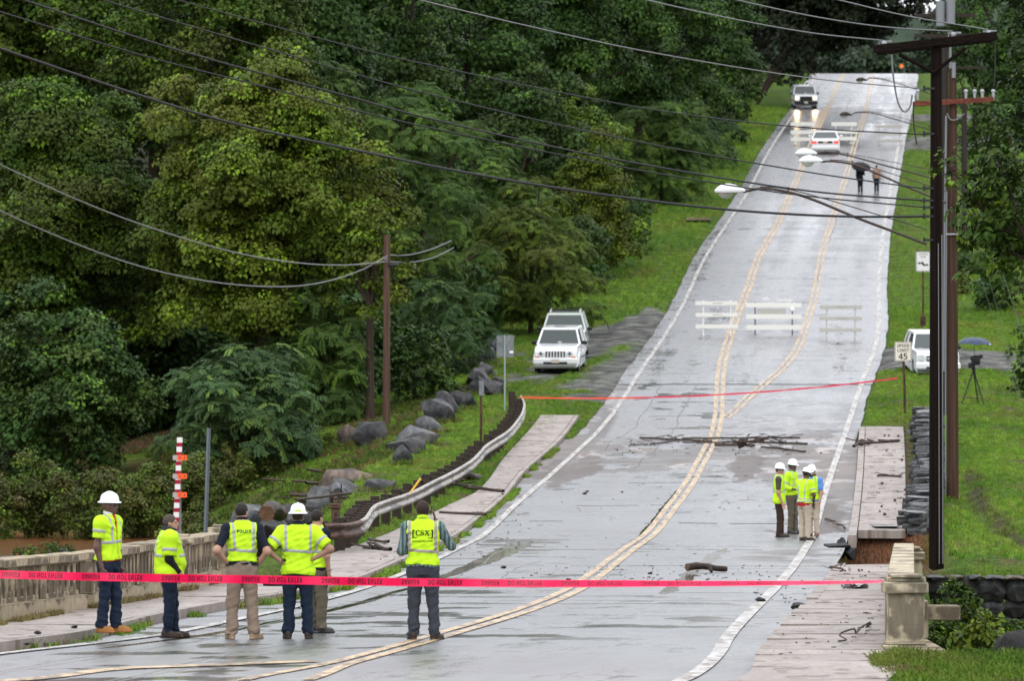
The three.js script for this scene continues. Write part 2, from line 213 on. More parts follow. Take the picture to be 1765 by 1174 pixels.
// ---------------------------------------------------------------- road
function roadTex(d0, d1, W, H, near) {
  const cracks = []; for (let k = 0; k < (near ? 30 : 22); k++) cracks.push([rr(d0, d1), rr(0, 1), rr(0.05, 0.35), near ? rr(0.03, 0.12) : rr(0.03, 0.06), rnd() * 50]);
  const lengthwise = []; for (let k = 0; k < (near ? 7 : 3); k++) lengthwise.push([rr(0.08, 0.95), rr(d0, d1), rr(10, 60), rnd() * 50]);
  const col = new Uint8Array(W * H * 4), ro = new Uint8Array(W * H * 4);
  for (let j = 0; j < H; j++) { const d = lerp(d0, d1, (j + 0.5) / H), l = roadL(d), r = roadR(d), w = r - l;
    const yl = (interp(YL, d) - l) / w, rw = (interp(RW, d) - l) / w, lw = (interp(LW, d) - l) / w;
    for (let i = 0; i < W; i++) { const u = (i + 0.5) / W, x = u * w, k = (j * W + i) * 4;
      const n = fbm(x * 0.7, d * 0.12, 4), f = fbm(x * 9, d * 2.5, 3), s = fbm(x * 1.3 + 50, d * 0.035 + 9, 3), t = fbm(x * 0.25 + 7, d * 0.8 + 3, 3);
      let a = 0.115 + 0.035 * (n - 0.5) + 0.05 * (f - 0.5) + 0.02 * (s - 0.5), c = [a, a * 1.0, a * 1.03], rg = (near ? 0.40 : 0.36) + 0.16 * (s - 0.5) + 0.12 * (n - 0.5) + 0.2 * (f - 0.5) + 0.2 * (t - 0.5) + 0.16 * (fbm(x * 2.2 + 31, d * 0.5 + 3, 4) - 0.5);
      // wheel tracks, worn smooth
      for (const tk of [0.3, 0.7]) { const uu = u < yl ? u / yl : (u - yl) / (1 - yl); rg -= 0.05 * Math.exp(-Math.pow((uu - tk) / 0.12, 2)); }
      if (near) {
        // standing water: along the kerb line of the near lane, beside the yellow lines and by the drain
        const p1 = Math.exp(-Math.pow((u - lw - 0.085 - 0.0012 * (d - 90) + 0.02 * (fbm(d * 0.2, 4, 2) - 0.5)) / lerp(0.012, 0.035, sst(100, 128, d)), 2)) * sst(70, 76, d) * (1 - sst(128, 146, d)) * 1.15;
        const p2 = Math.exp(-Math.pow((u - yl + 0.018) / 0.012, 2)) * sst(118, 128, d) * (1 - sst(160, 168, d));
        const p3 = Math.exp(-Math.pow((u - yl - 0.22 - 0.001 * (d - 115)) / 0.022, 2)) * sst(88, 100, d) * (1 - sst(122, 136, d)) * 0.95;
        const p4 = sst(0.2, 0.1, Math.abs(u - 0.86 + (d - 75) * 0.001)) * sst(66, 70, d) * (1 - sst(82, 88, d)) * 0.0;
        const pu = sst(0.42, 0.62, Math.max(p1, p2, p3, p4) + (fbm(x * 3, d * 0.6, 4) - 0.5) * 0.9); rg = lerp(rg, 0.05, pu); c = mix3(c, [0.045, 0.047, 0.03], pu);
        const pn = sst(0.60, 0.68, fbm(x * 0.9 + 77, d * 0.22, 4)) * sst(80, 95, d); rg = lerp(rg, 0.26, pn * 0.25); const stk = sst(0.55, 0.68, fbm(x * 0.9 + 9, d * 0.9 + 70, 4)) * sst(0.45, 0.6, fbm(x * 0.3, d * 0.06 + 3, 2)); rg = lerp(rg, 0.1, stk * 0.85);
        // silt left by the flood
        const fl = Math.exp(-Math.pow((d - 183) / 13, 2)) * 0.42 + Math.exp(-Math.pow((d - 168) / 26, 2)) * sst(rw - 0.28, rw + 0.02, u) * 0.5 + Math.exp(-Math.pow((d - 122) / 8, 2)) * sst(0.45, 1, u) * 0.35 + sst(lw + 0.06, lw, u) * 0.3 * sst(100, 140, d);
        const si = sst(0.36, 0.74, fl + (fbm(x * 1.4 + 20, d * 0.3 + 11, 5) - 0.5) * 1.3 + 0.3 * (f - 0.5)) * sst(0.08, 0.34, fl); c = mix3(c, mix3([0.33, 0.26, 0.225], [0.16, 0.11, 0.085], sst(0.42, 0.62, fbm(x * 2.2, d * 0.9, 3))), si * 0.8); rg = lerp(rg, 0.5, si * 0.7);
        for (const [bu, bd, wu, wd] of [[0.12, 174, 0.10, 9], [0.66, 176, 0.06, 13], [0.93, 150, 0.05, 10], [0.9, 143, 0.09, 2.5]]) { const b2 = sst(0.42, 0.6, Math.exp(-Math.pow((u - bu) / wu, 2) - Math.pow((d - bd) / wd, 2)) + (fbm(x * 2 + bd, d * 0.5, 4) - 0.5) * 1.1); c = mix3(c, [0.07, 0.05, 0.04], b2 * 0.85); rg = lerp(rg, 0.7, b2 * 0.8); } const dk = sst(0.62, 0.7, fl * 0.5 + fbm(x * 1.1 + 120, d * 0.35 + 31, 5)) * sst(0.1, 0.3, fl); c = mix3(c, [0.05, 0.035, 0.025], dk * 0.75); rg = lerp(rg, 0.6, dk * 0.6);
      } else { const z = sst(340, 352, d) * (1 - sst(425, 436, d)), dk = Math.exp(-Math.pow((d - 412 + 6 * (fbm(x, d * 0.1, 2) - 0.5)) / 13, 2)) * sst(0.25, 0.36, u) * (1 - 0.7 * sst(0.6, 0.8, u)); c = mix3(c, [0.06, 0.06, 0.062], z * 0.6); rg = lerp(rg, 0.24, z * 0.6); rg = lerp(rg, 0.07, dk); rg += 0.16 * (fbm(u * 16 + 3, d * 0.018, 3) - 0.5) * (1 - dk); const wet = sst(0.5, 0.7, fbm(x * 0.8 + 5, d * 0.03, 3)); rg -= 0.08 * wet; }
      for (const q of cracks) { const dd = d - q[0] - 0.9 * (fbm(x * 0.5 + q[4], 2, 3) - 0.5) - (near ? 0 : 0); if (Math.abs(dd) < q[3] * (near ? 2.2 * sst(62, 110, d) : 5) && Math.abs(u - q[1]) < q[2] && hash(Math.floor(x * 3 + q[4]), 5) > 0.18) { c = mix3(c, [0.022, 0.022, 0.022], 0.85); rg = lerp(rg, 0.75, near ? 0.7 : 0.3); } }
      for (const q of lengthwise) if (Math.abs(d - q[1]) < q[2] && Math.abs(x - q[0] * w - 0.5 * (fbm(d * 0.15 + q[3], 1, 4) - 0.5)) < 0.017) { c = mix3(c, [0.025, 0.025, 0.024], 0.8); rg = lerp(rg, 0.75, 0.6); }
      const S = lin3(...c.map((v) => Math.max(0.012, v))); col[k] = S[0] * 255; col[k + 1] = S[1] * 255; col[k + 2] = S[2] * 255; col[k + 3] = 255; const R = clamp(rg, 0.04, 0.75) * 255; ro[k] = ro[k + 1] = ro[k + 2] = R; ro[k + 3] = 255;
    } }
  return [col, ro].map((dd, i) => { const t = new THREE.DataTexture(dd, W, H); t.magFilter = THREE.LinearFilter; t.minFilter = THREE.LinearMipmapLinearFilter; t.generateMipmaps = true; if (!i) t.colorSpace = THREE.SRGBColorSpace; t.needsUpdate = true; return t; });
}
const road = structGroup('road'); tag(road, 'wet grey asphalt road climbing the hill');
for (const [d0, d1, step, W, H, near] of [[50, 222, 0.6, 960, 1792, true], [222, 640, 2, 512, 1024, false]]) {
  const P = [], U = [], I = [], nx = 17; let rows = 0;
  for (let d = d0; d <= d1 + 0.001; d += step, rows++) { const l = roadL(d), r = roadR(d); for (let i = 0; i < nx; i++) { const u = i / (nx - 1), x = lerp(l, r, u); P.push(x, hRoad(d) - 0.006 * Math.pow(2 * u - 1, 2) + 0.012 * (fbm(x * 0.5, d * 0.15, 2) - 0.5), -d); U.push(u, (d - d0) / (d1 - d0)); } }
  for (let j = 0; j < rows - 1; j++) for (let i = 0; i < nx - 1; i++) { const a = j * nx + i, b = a + 1, c = a + nx, e = c + 1; I.push(a, b, e, a, e, c); }
  const g = new THREE.BufferGeometry(); g.setAttribute('position', new THREE.Float32BufferAttribute(P, 3)); g.setAttribute('uv', new THREE.Float32BufferAttribute(U, 2)); g.setIndex(I); g.computeVertexNormals();
  const [cm, rm] = roadTex(d0, d1, W, H, near);
  part('asphalt', g, new THREE.MeshPhysicalMaterial({ map: cm, roughnessMap: rm, roughness: 1, ior: 1.5 }), road);
}
const paintTex = dataTex(256, 1024, (u, v, i, j) => { const n = tnoise(u, v, 4, 40, 5), m = tnoise(u + .4, v + .2, 8, 120, 3), g = 0.62 + 0.5 * n, gone = sst(0.50, 0.60, 0.55 * n + 0.45 * m); const c = mix3([g, g, g], [0.46, 0.41, 0.36], gone * 0.9); return [c[0], c[1], c[2]]; }, true);
function ribbonGeo(tab, off, hw, d0, d1, lift, step, wob = 0.012) { // strip that follows a line on the road
  const P = [], U = [], I = []; let n = 0;
  for (let d = d0; ; d = Math.min(d1, d + step)) { const x = interp(tab, d) + (typeof off === 'function' ? off(d) : off), y = (xx) => hRoad(d) + lift + 0.006; const a = hw * (1 + wob * 10 * (fbm(d * 1.7 + hw * 900, 3, 2) - 0.5)); P.push(x - a, y(), -d, x + a, y(), -d); U.push(0, d / 12, 0.25, d / 12); n++; if (d >= d1) break; }
  for (let i = 0; i < n - 1; i++) I.push(2 * i, 2 * i + 1, 2 * i + 3, 2 * i, 2 * i + 3, 2 * i + 2);
  const g = new THREE.BufferGeometry(); g.setAttribute('position', new THREE.Float32BufferAttribute(P, 3)); g.setAttribute('uv', new THREE.Float32BufferAttribute(U, 2)); g.setIndex(I); g.computeVertexNormals(); return g;
}
const whitePaint = mat(0.55, 0.53, 0.5, 0.45, { map: paintTex }), yellowPaint = mat(0.62, 0.44, 0.235, 0.45, { map: paintTex });
part('edge_line', ribbonGeo(LW, 0, 0.085, 60, 560, 0.006, 0.8), whitePaint, road);
part('edge_line', ribbonGeo(RW, 0, 0.095, 56, 560, 0.006, 0.8), whitePaint, road);
for (const s of [-1, 1]) { part('centre_line', ribbonGeo(YL, (d) => s * (0.125 + 0.24 * sst(69, 64, d)), 0.078, 64.2, 560, 0.006, 0.6), yellowPaint, road); part('centre_line', ribbonGeo(YR, s * 0.12, 0.062, 204, 560, 0.006, 0.8), yellowPaint, road); }
{ const P = [], U = [], I = []; let n = 0; for (let d = 62; d <= 68.9; d += 0.3, n++) { const x = interp(YB, d), nx = 0.1, nd = -0.62 * 0.6; P.push(x - nx, hRoad(d) + 0.012, -(d - nd * 0.5), x + nx, hRoad(d) + 0.012, -(d + nd * 0.5)); U.push(0, d / 12, 0.25, d / 12); }
  for (let i = 0; i < n - 1; i++) I.push(2 * i, 2 * i + 1, 2 * i + 3, 2 * i, 2 * i + 3, 2 * i + 2); const g = new THREE.BufferGeometry(); g.setAttribute('position', new THREE.Float32BufferAttribute(P, 3)); g.setAttribute('uv', new THREE.Float32BufferAttribute(U, 2)); g.setIndex(I); g.computeVertexNormals(); yellowPaint.side = whitePaint.side = THREE.DoubleSide; part('centre_line', g, yellowPaint, road); }
// ---------------------------------------------------------------- pavements laid in slabs
const slabTex = dataTex(512, 512, (u, v) => { const n = tnoise(u, v, 5, 5, 5), m = tnoise(u + 0.3, v, 60, 30, 3), k = sst(0.62, 0.7, tnoise(u + 0.6, v + 0.2, 9, 9, 5)), g = 0.86 + 0.22 * (n - 0.5) + 0.16 * (m - 0.5); return [g * (1 - 0.22 * k), g * (1 - 0.26 * k), g * (1 - 0.3 * k)]; }, true); const slabMats = []; for (let k = 0; k < 6; k++) { const g = rr(0.95, 1.05); slabMats.push(mat(0.36 * g, 0.305 * g, 0.27 * g, 0.55, { map: rep(slabTex, rr(0.35, 0.5), rr(0.12, 0.2)), bumpMap: grainBump, bumpScale: 0.002 })); slabMats[k].map.offset.set(rnd(), rnd()); }
function slabPiece(d0, d1, xa, xb, top, th, tilt = 0, dark = 0) { const P = [], b = 0.012; const g = new THREE.BoxGeometry(1, th, 1, 4, 1, Math.max(1, Math.round((d1 - d0) / 1))); const p = g.attributes.position, uv = g.attributes.uv;
  for (let i = 0; i < p.count; i++) { const t = 0.5 - p.getZ(i), d = lerp(d0 + b, d1 - b, t), s = p.getX(i) + 0.5, x = lerp(xa(d) + b, xb(d) - b, s); p.setXYZ(i, x, hRoad(d) + top + p.getY(i) - th / 2 + tilt * (s - 0.5) + 0.006 * (fbm(d0 * 3, s * 2, 2) - 0.5), -d); uv.setXY(i, x, d); } g.computeVertexNormals(); return g; }
const pavementL = structGroup('pavement'); tag(pavementL, 'concrete pavement between the guardrail and the road');
{ let d = 56; while (d < 203) { const L = d < 105 ? 3.05 : 3.05, e = Math.min(204, d + L); part('slab', slabPiece(d, e, (q) => interp(LKout, q), (q) => interp(LKin, q) - 0.16, 0.12 + rr(-0.006, 0.006), 0.2, rr(-0.012, 0.012)), slabMats[Math.floor(rnd() * 6)], pavementL); part('kerb_stone', slabPiece(d, e, (q) => interp(LKin, q) - 0.16, (q) => interp(LKin, q), 0.125, 0.3), slabMats[Math.floor(rnd() * 6)], pavementL); d = e; } }
const pavementR = structGroup('pavement'); tag(pavementR, 'pink-grey concrete pavement broken by the flood');
const RKw = (d) => d < 112 ? 1.72 - 0.004 * (d - 60) : lerp(1.42, 1.55, sst(141, 198, d));
{ let d = 56; while (d < 113) { const e = Math.min(114.6, d + 1.55); part('slab', slabPiece(d, e, (q) => interp(RK, q) + (q > 84 && q < 113 ? 0.22 : 0.0), (q) => interp(RK, q) + RKw(q), 0.11 + rr(-0.008, 0.008) - 0.09 * sst(104, 114, d), 0.2, rr(-0.02, 0.02)), slabMats[Math.floor(rnd() * 6)], pavementR); if (d > 66 && d < 70 || d > 84 && d < 112) part('kerb_stone', slabPiece(d, e, (q) => interp(RK, q), (q) => interp(RK, q) + 0.22, 0.10 - 0.06 * rnd(), 0.2), slabMats[Math.floor(rnd() * 6)], pavementR); d = e; }
  d = 141.2; while (d < 197) { const e = Math.min(198, d + 1.9); part('slab', slabPiece(d, e, (q) => interp(RK, q) + 0.22, (q) => interp(RK, q) + RKw(q), 0.12 + rr(-0.006, 0.006), 0.2, rr(-0.015, 0.015)), slabMats[Math.floor(rnd() * 6)], pavementR); part('kerb_stone', slabPiece(d - (d < 142 ? 4 : 0), e, (q) => interp(RK, q), (q) => interp(RK, q) + 0.22, 0.125, 0.3), slabMats[Math.floor(rnd() * 6)], pavementR); d = e; } }
{ // red clay face under the undermined slab
  const d = 141.5, x0 = interp(RK, d) + 0.1, x1 = x0 + 1.62, g = new THREE.PlaneGeometry(x1 - x0, 1.1, 30, 20), p = g.attributes.position; for (let i = 0; i < p.count; i++) { const X = p.getX(i), Y = p.getY(i); p.setZ(i, 0.35 * (fbm(X * 2.2 + 5, Y * 3.1, 4) - 0.5) + 0.16 * sst(0.1, 0.2, X) - 0.35 * (0.55 - Y) * -0.5); }
  g.translate((x0 + x1) / 2, hRoad(d) - 0.62, -d - 0.15); g.computeVertexNormals(); const m = struct('clay_bank', g, mat(0.15, 0.066, 0.04, 0.7, { map: stainTex, bumpMap: grainBump, bumpScale: 0.02, side: THREE.DoubleSide })); tag(m, 'raw red clay bared under the undermined pavement slab'); }

{ // wooded ridge far beyond the crest, haze mixed into its grey-green colour
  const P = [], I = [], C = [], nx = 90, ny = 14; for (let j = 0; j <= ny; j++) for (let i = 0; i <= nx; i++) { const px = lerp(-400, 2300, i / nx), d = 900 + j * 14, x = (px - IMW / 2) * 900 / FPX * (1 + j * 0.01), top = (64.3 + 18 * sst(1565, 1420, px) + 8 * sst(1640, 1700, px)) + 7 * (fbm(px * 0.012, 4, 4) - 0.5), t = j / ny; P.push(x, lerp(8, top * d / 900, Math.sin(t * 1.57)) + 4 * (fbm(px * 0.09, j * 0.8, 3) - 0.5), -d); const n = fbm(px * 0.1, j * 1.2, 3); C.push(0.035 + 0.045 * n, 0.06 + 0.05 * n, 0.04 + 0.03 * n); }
  for (let j = 0; j < ny; j++) for (let i = 0; i < nx; i++) { const a = j * (nx + 1) + i, b = a + 1, c = a + nx + 1; I.push(a, b, c + 1, a, c + 1, c); }
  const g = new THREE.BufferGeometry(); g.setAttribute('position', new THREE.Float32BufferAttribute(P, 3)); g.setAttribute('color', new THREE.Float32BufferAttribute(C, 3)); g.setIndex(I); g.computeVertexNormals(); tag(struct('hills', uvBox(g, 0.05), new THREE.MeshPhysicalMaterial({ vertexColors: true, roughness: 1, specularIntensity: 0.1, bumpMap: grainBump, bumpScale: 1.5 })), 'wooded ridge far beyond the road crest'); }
// ---------------------------------------------------------------- balustrades of the bridge
const concrete = mat(0.36, 0.31, 0.235, 0.75, { map: rep(stainTex, 0.6, 0.6), bumpMap: rep(grainBump, 2, 2), bumpScale: 0.006 });
const concretePale = mat(0.46, 0.42, 0.33, 0.7, { map: rep(stainTex, 0.7, 0.7), bumpMap: rep(grainBump, 2, 2), bumpScale: 0.006 });
function lancetPanel(L, y0, y1, th) { // pierced panel with tall pointed openings, along +x
  const s = new THREE.Shape(); s.moveTo(0, y0); s.lineTo(L, y0); s.lineTo(L, y1); s.lineTo(0, y1); s.closePath();
  const n = Math.max(1, Math.floor((L - 0.2) / 0.285)), p = (L - 0.14) / n; for (let i = 0; i < n; i++) { const c = 0.07 + p * (i + 0.5), w = 0.078, a = y0 + 0.06, b = y1 - 0.13; const h = new THREE.Path(); h.moveTo(c - w, a); h.lineTo(c - w, b); h.quadraticCurveTo(c - w, b + 0.07, c, b + 0.11); h.quadraticCurveTo(c + w, b + 0.07, c + w, b); h.lineTo(c + w, a); h.closePath(); s.holes.push(h); }
  return T(new THREE.ExtrudeGeometry(s, { depth: th, bevelEnabled: true, bevelSize: 0.012, bevelThickness: 0.015, bevelSegments: 1 }), 0, 0, -th / 2);
}
function balustradeRun(o, a, b, H, base, panelL = 2.35, pm = concrete) { // a, b = [x, d]; rail from a to b
  const dx = b[0] - a[0], dz = -(b[1] - a[1]), L = Math.hypot(dx, dz), ry = Math.atan2(-dz, dx), n = Math.max(1, Math.round(L / panelL)), pl = L / n;
  const put = (g) => { g.rotateY(ry); g.translate(a[0], base, -a[1]); return uvBox(g, 1); };
  const jig = () => rr(-0.012, 0.012);
  for (let i = 0; i < n; i++) {
    part('panel', put(T(lancetPanel(pl - 0.3, 0.24, H - 0.12, 0.15), i * pl + 0.15, 0, 0)), pm, o);
    part('plinth', put(box(pl - 0.006, 0.25, 0.32, (i + 0.5) * pl, 0.115, 0, 0.02)), pm, o);
    const c = box(pl - 0.01, 0.125, 0.42, (i + 0.5) * pl, H - 0.06 + jig(), jig(), 0.02); part('rail_cap', put(c), pm, o);
  }
  for (let i = 0; i <= n; i++) part('pilaster', put(box(0.3, H - 0.37, 0.24, clamp(i * pl, 0.15, L - 0.15), 0.24 + (H - 0.36) / 2, 0, 0.015)), pm, o);
}
{ const o = thing('balustrade', 'long tan concrete bridge balustrade with rows of narrow pointed openings', 'balustrade');
  balustradeRun(o, [-9.9, 65.5], [-6.42, 84.2], 0.87, 0.08); balustradeRun(o, [-6.36, 84.6], [-5.12, 97.4], 0.87, 0.06, 2.15);
  const p = (x, d, h, w) => { part('end_post', [uvBox(box(w, h, 0.5, x, h / 2, -d, 0.02))], concrete, o); part('end_cap', [uvBox(box(w + 0.14, 0.11, 0.62, x, h + 0.055, -d, 0.02)), uvBox(box(w - 0.02, 0.05, 0.5, x, h + 0.13, -d, 0.01))], concretePale, o); };
  p(-4.98, 98, 0.9, 0.36); p(-5.42, 93.4, 0.84, 0.26); }
{ const o = thing('balustrade', 'pale concrete balustrade stub with square end pillars beside the broken pavement', 'balustrade');
  const pil = (x, d, h, y, nm) => { part('pillar', [uvBox(box(0.46, h - 0.2, 0.46, x, y + (h - 0.2) / 2, -d, 0.02)), uvBox(box(0.58, 0.14, 0.58, x, y + 0.07, -d, 0.035)), uvBox(box(0.5, 0.05, 0.5, x, y + 0.165, -d, 0.02))], concretePale, o); part('pillar_cap', [uvBox(box(0.55, 0.145, 0.6, x, y + h - 0.15, -d, 0.025)), uvBox(box(0.47, 0.055, 0.5, x, y + h - 0.05, -d, 0.015)), uvBox(box(0.38, 0.04, 0.62, x, y + h - 0.005, -d, 0.012))], concretePale, o); };
  pil(4.87, 70.6, 1.0, 0.0); pil(7.12, 102.2, 0.66, -0.1);
  const a = V(4.84, 0, -71), b = V(7.02, -0.31, -102);
  const seg = 12; for (let i = 0; i < seg; i++) { const p0 = a.clone().lerp(b, i / seg), p1 = a.clone().lerp(b, (i + 1) / seg), L = p0.distanceTo(p1), ry = Math.atan2(-(p1.z - p0.z), p1.x - p0.x), m = p0.clone().lerp(p1, 0.5); const put = (g) => uvBox(T(RY(g, ry), m.x, m.y, m.z)); part('rail_cap', put(box(L - 0.008, 0.13, 0.36, 0, 0.87, 0, 0.02)), concretePale, o); part('plinth', put(box(L - 0.005, 0.26, 0.3, 0, 0.13, 0)), concretePale, o); part('panel', put(T(lancetPanel(L - 0.22, 0.26, 0.81, 0.15), -L / 2 + 0.11, 0, 0)), concretePale, o); }
  part('bridge_side', uvBox(box(0.28, 1.6, 3.2, 5.24, -0.72, -72.2, 0.02)), concrete, o); part('ledge_block', uvBox(box(0.7, 0.2, 0.5, 5.62, 0.34, -76, 0.02)), concrete, o); part('ledge_block', uvBox(box(0.25, 0.5, 0.7, 5.26, 0.33, -74, 0.02)), concrete, o); }
{ const g = new THREE.BoxGeometry(1, 1, 1); // bridge deck edge under the far side
  const s = struct('bridge_deck', [box(0.5, 2.6, 30, 0, -1.35, 0)], concrete); s.position.set(-7.6, 0, -82); s.rotation.y = -0.19; tag(s, 'concrete side of the bridge below the balustrade'); }
// ---------------------------------------------------------------- guardrail
{ const o = thing('guardrail', 'dented steel guardrail on closely set dark timber posts along the pavement', 'guardrail');
  const TOP = [[572, 903], [592, 901], [652, 873], [707, 849], [744, 831], [785, 807], [813, 789], [827, 775], [838, 764], [854, 759], [875, 743], [889, 727], [899, 708], [902, 694], [896, 681]];
  const pts = TOP.map(([px, row]) => { const d = depthAt(row, 0.75); return V((px - IMW / 2) * d / FPX, hRoad(d) + 0.58, -d); });
  for (let k = 0; k < 5; k++) { const z = pts.map((p) => p.z), y = pts.map((p) => p.y); for (let i = 2; i < pts.length - 1; i++) { pts[i].y = lerp(y[i], (y[i - 1] + y[i + 1]) / 2, 0.3); } }
  pts[0].set(pts[1].x - 0.4, pts[1].y, pts[1].z + 0.6);
  const curve = new THREE.CatmullRomCurve3(pts, false, 'centripetal'), N = 220, sm = curve.getSpacedPoints(N);
  const prof = [[0.0, 0.158], [0.05, 0.15], [0.082, 0.118], [0.082, 0.075], [0.03, 0.03], [0.012, 0.0], [0.03, -0.03], [0.082, -0.075], [0.082, -0.118], [0.05, -0.15], [0.0, -0.158]];
  const steel = mat(0.34, 0.33, 0.325, 0.45, { metalness: 0.8, map: rep(stainTex, 0.1, 1), side: THREE.DoubleSide }), timber = mat(0.05, 0.038, 0.03, 0.6, { map: woodTex, bumpMap: woodTex, bumpScale: 0.006 }), rust = mat(0.11, 0.065, 0.05, 0.65, { map: stainTex });
  const boltG = new THREE.SphereGeometry(0.014, 6, 4), len = curve.getLength(), per = 3.9, n = Math.round(len / per);
  const side = (i) => { const a = sm[Math.max(0, i - 1)], b = sm[Math.min(N, i + 1)], t = b.clone().sub(a); t.y = 0; t.normalize(); return V(-t.z, 0, t.x); };
  for (let s = 0; s < n; s++) { const i0 = Math.round(s * N / n), i1 = Math.min(N, Math.round((s + 1) * N / n) + 1), P = [], U = [], I = [], m = prof.length, bulge = s % 2 ? 0.002 : 0; let c = 0;
    for (let i = i0; i <= i1; i++, c++) { const q = side(i); prof.forEach(([o2, y], k) => { P.push(sm[i].x + q.x * (o2 + bulge), sm[i].y + y, sm[i].z + q.z * (o2 + bulge)); U.push(i / N * len, k / 10); }); }
    for (let i = 0; i < c - 1; i++) for (let k = 0; k < m - 1; k++) { const a = i * m + k; I.push(a, a + 1, a + m + 1, a, a + m + 1, a + m); }
    const g = new THREE.BufferGeometry(); g.setAttribute('position', new THREE.Float32BufferAttribute(P, 3)); g.setAttribute('uv', new THREE.Float32BufferAttribute(U, 2)); g.setIndex(I); g.computeVertexNormals(); const bm = part('beam', g, s === 0 ? rust : steel, o);
    const ib = i0 + 1, q = side(ib), bz = 0; for (const y of [0.13, 0, -0.13]) { const bo = part('bolt', boltG, timber, bm); bo.position.set(sm[ib].x + q.x * 0.075, sm[ib].y + y, sm[ib].z + q.z * 0.075); } }
  const np = 36; for (let k = 0; k < np; k++) { const t = (k + 0.15) / np, p = curve.getPointAt(t), i = Math.round(t * N), q = side(i), d = -p.z, y0 = gh(p.x - 0.2, d) - 0.3, top = p.y + 0.2 + rr(-0.02, 0.05), ry = Math.atan2(q.x, q.z) + rr(-0.08, 0.08);
    const put = (g, off) => T(RY(g, ry), p.x - q.x * off, 0, p.z - q.z * off);
    const tall = k > np - 3 ? 0.22 : 0;
    part('post', put(box(0.2, top + tall - y0, 0.22, 0, (top + tall + y0) / 2, 0, 0.012), 0.36), timber, o); part('spacer_block', put(box(0.16, 0.36, 0.22, 0, p.y, 0, 0.01), 0.12), timber, o); }
}
{ // old iron post at the guardrail's end
  const o = thing('iron_post', 'rusty brown iron post with collar and knob beside the guardrail end', 'post', at(579, 925, 122.5)); const m = mat(0.1, 0.058, 0.045, 0.6, { map: stainTex }); const y = 0;
  part('shaft', box(0.18, 0.62, 0.18, 0, y + 0.31, 0, 0.02), m, o); part('collar', [box(0.26, 0.05, 0.26, 0, 0.63, 0, 0.015), box(0.22, 0.05, 0.22, 0, 0.68, 0, 0.015)], m, o); part('knob', [cyl(0.06, 0.035, 0.1, 0, 0.7, 0), T(new THREE.SphereGeometry(0.045, 10, 8), 0, 0.82, 0)], m, o); }
// ---------------------------------------------------------------- poles
const poleDark = mat(0.014, 0.0095, 0.008, 0.8, { specularIntensity: 0.15, map: rep(woodTex, 2, 1.5), bumpMap: rep(woodTex, 2, 1.5), bumpScale: 0.012 }), poleBrown = mat(0.088, 0.054, 0.04, 0.8, { specularIntensity: 0.2, map: rep(woodTex, 2, 1.5), bumpMap: rep(woodTex, 2, 1.5), bumpScale: 0.012 }), poleGrey = mat(0.05, 0.043, 0.04, 0.8, { map: rep(woodTex, 2, 2) });
const wireMat = mat(0.028, 0.028, 0.03, 0.55), wirePale = mat(0.16, 0.16, 0.165, 0.5), porcelain = mat(0.3, 0.31, 0.32, 0.35), galv = mat(0.2, 0.21, 0.22, 0.5, { metalness: 0.4 });
const poleShaft = (r0, r1, h, lean = 0) => { const g = new THREE.CylinderGeometry(r1, r0, h + 1, 20, 12); g.translate(0, (h + 1) / 2 - 1, 0); const p = g.attributes.position; for (let i = 0; i < p.count; i++) p.setX(i, p.getX(i) + lean * p.getY(i)); g.computeVertexNormals(); return g; };
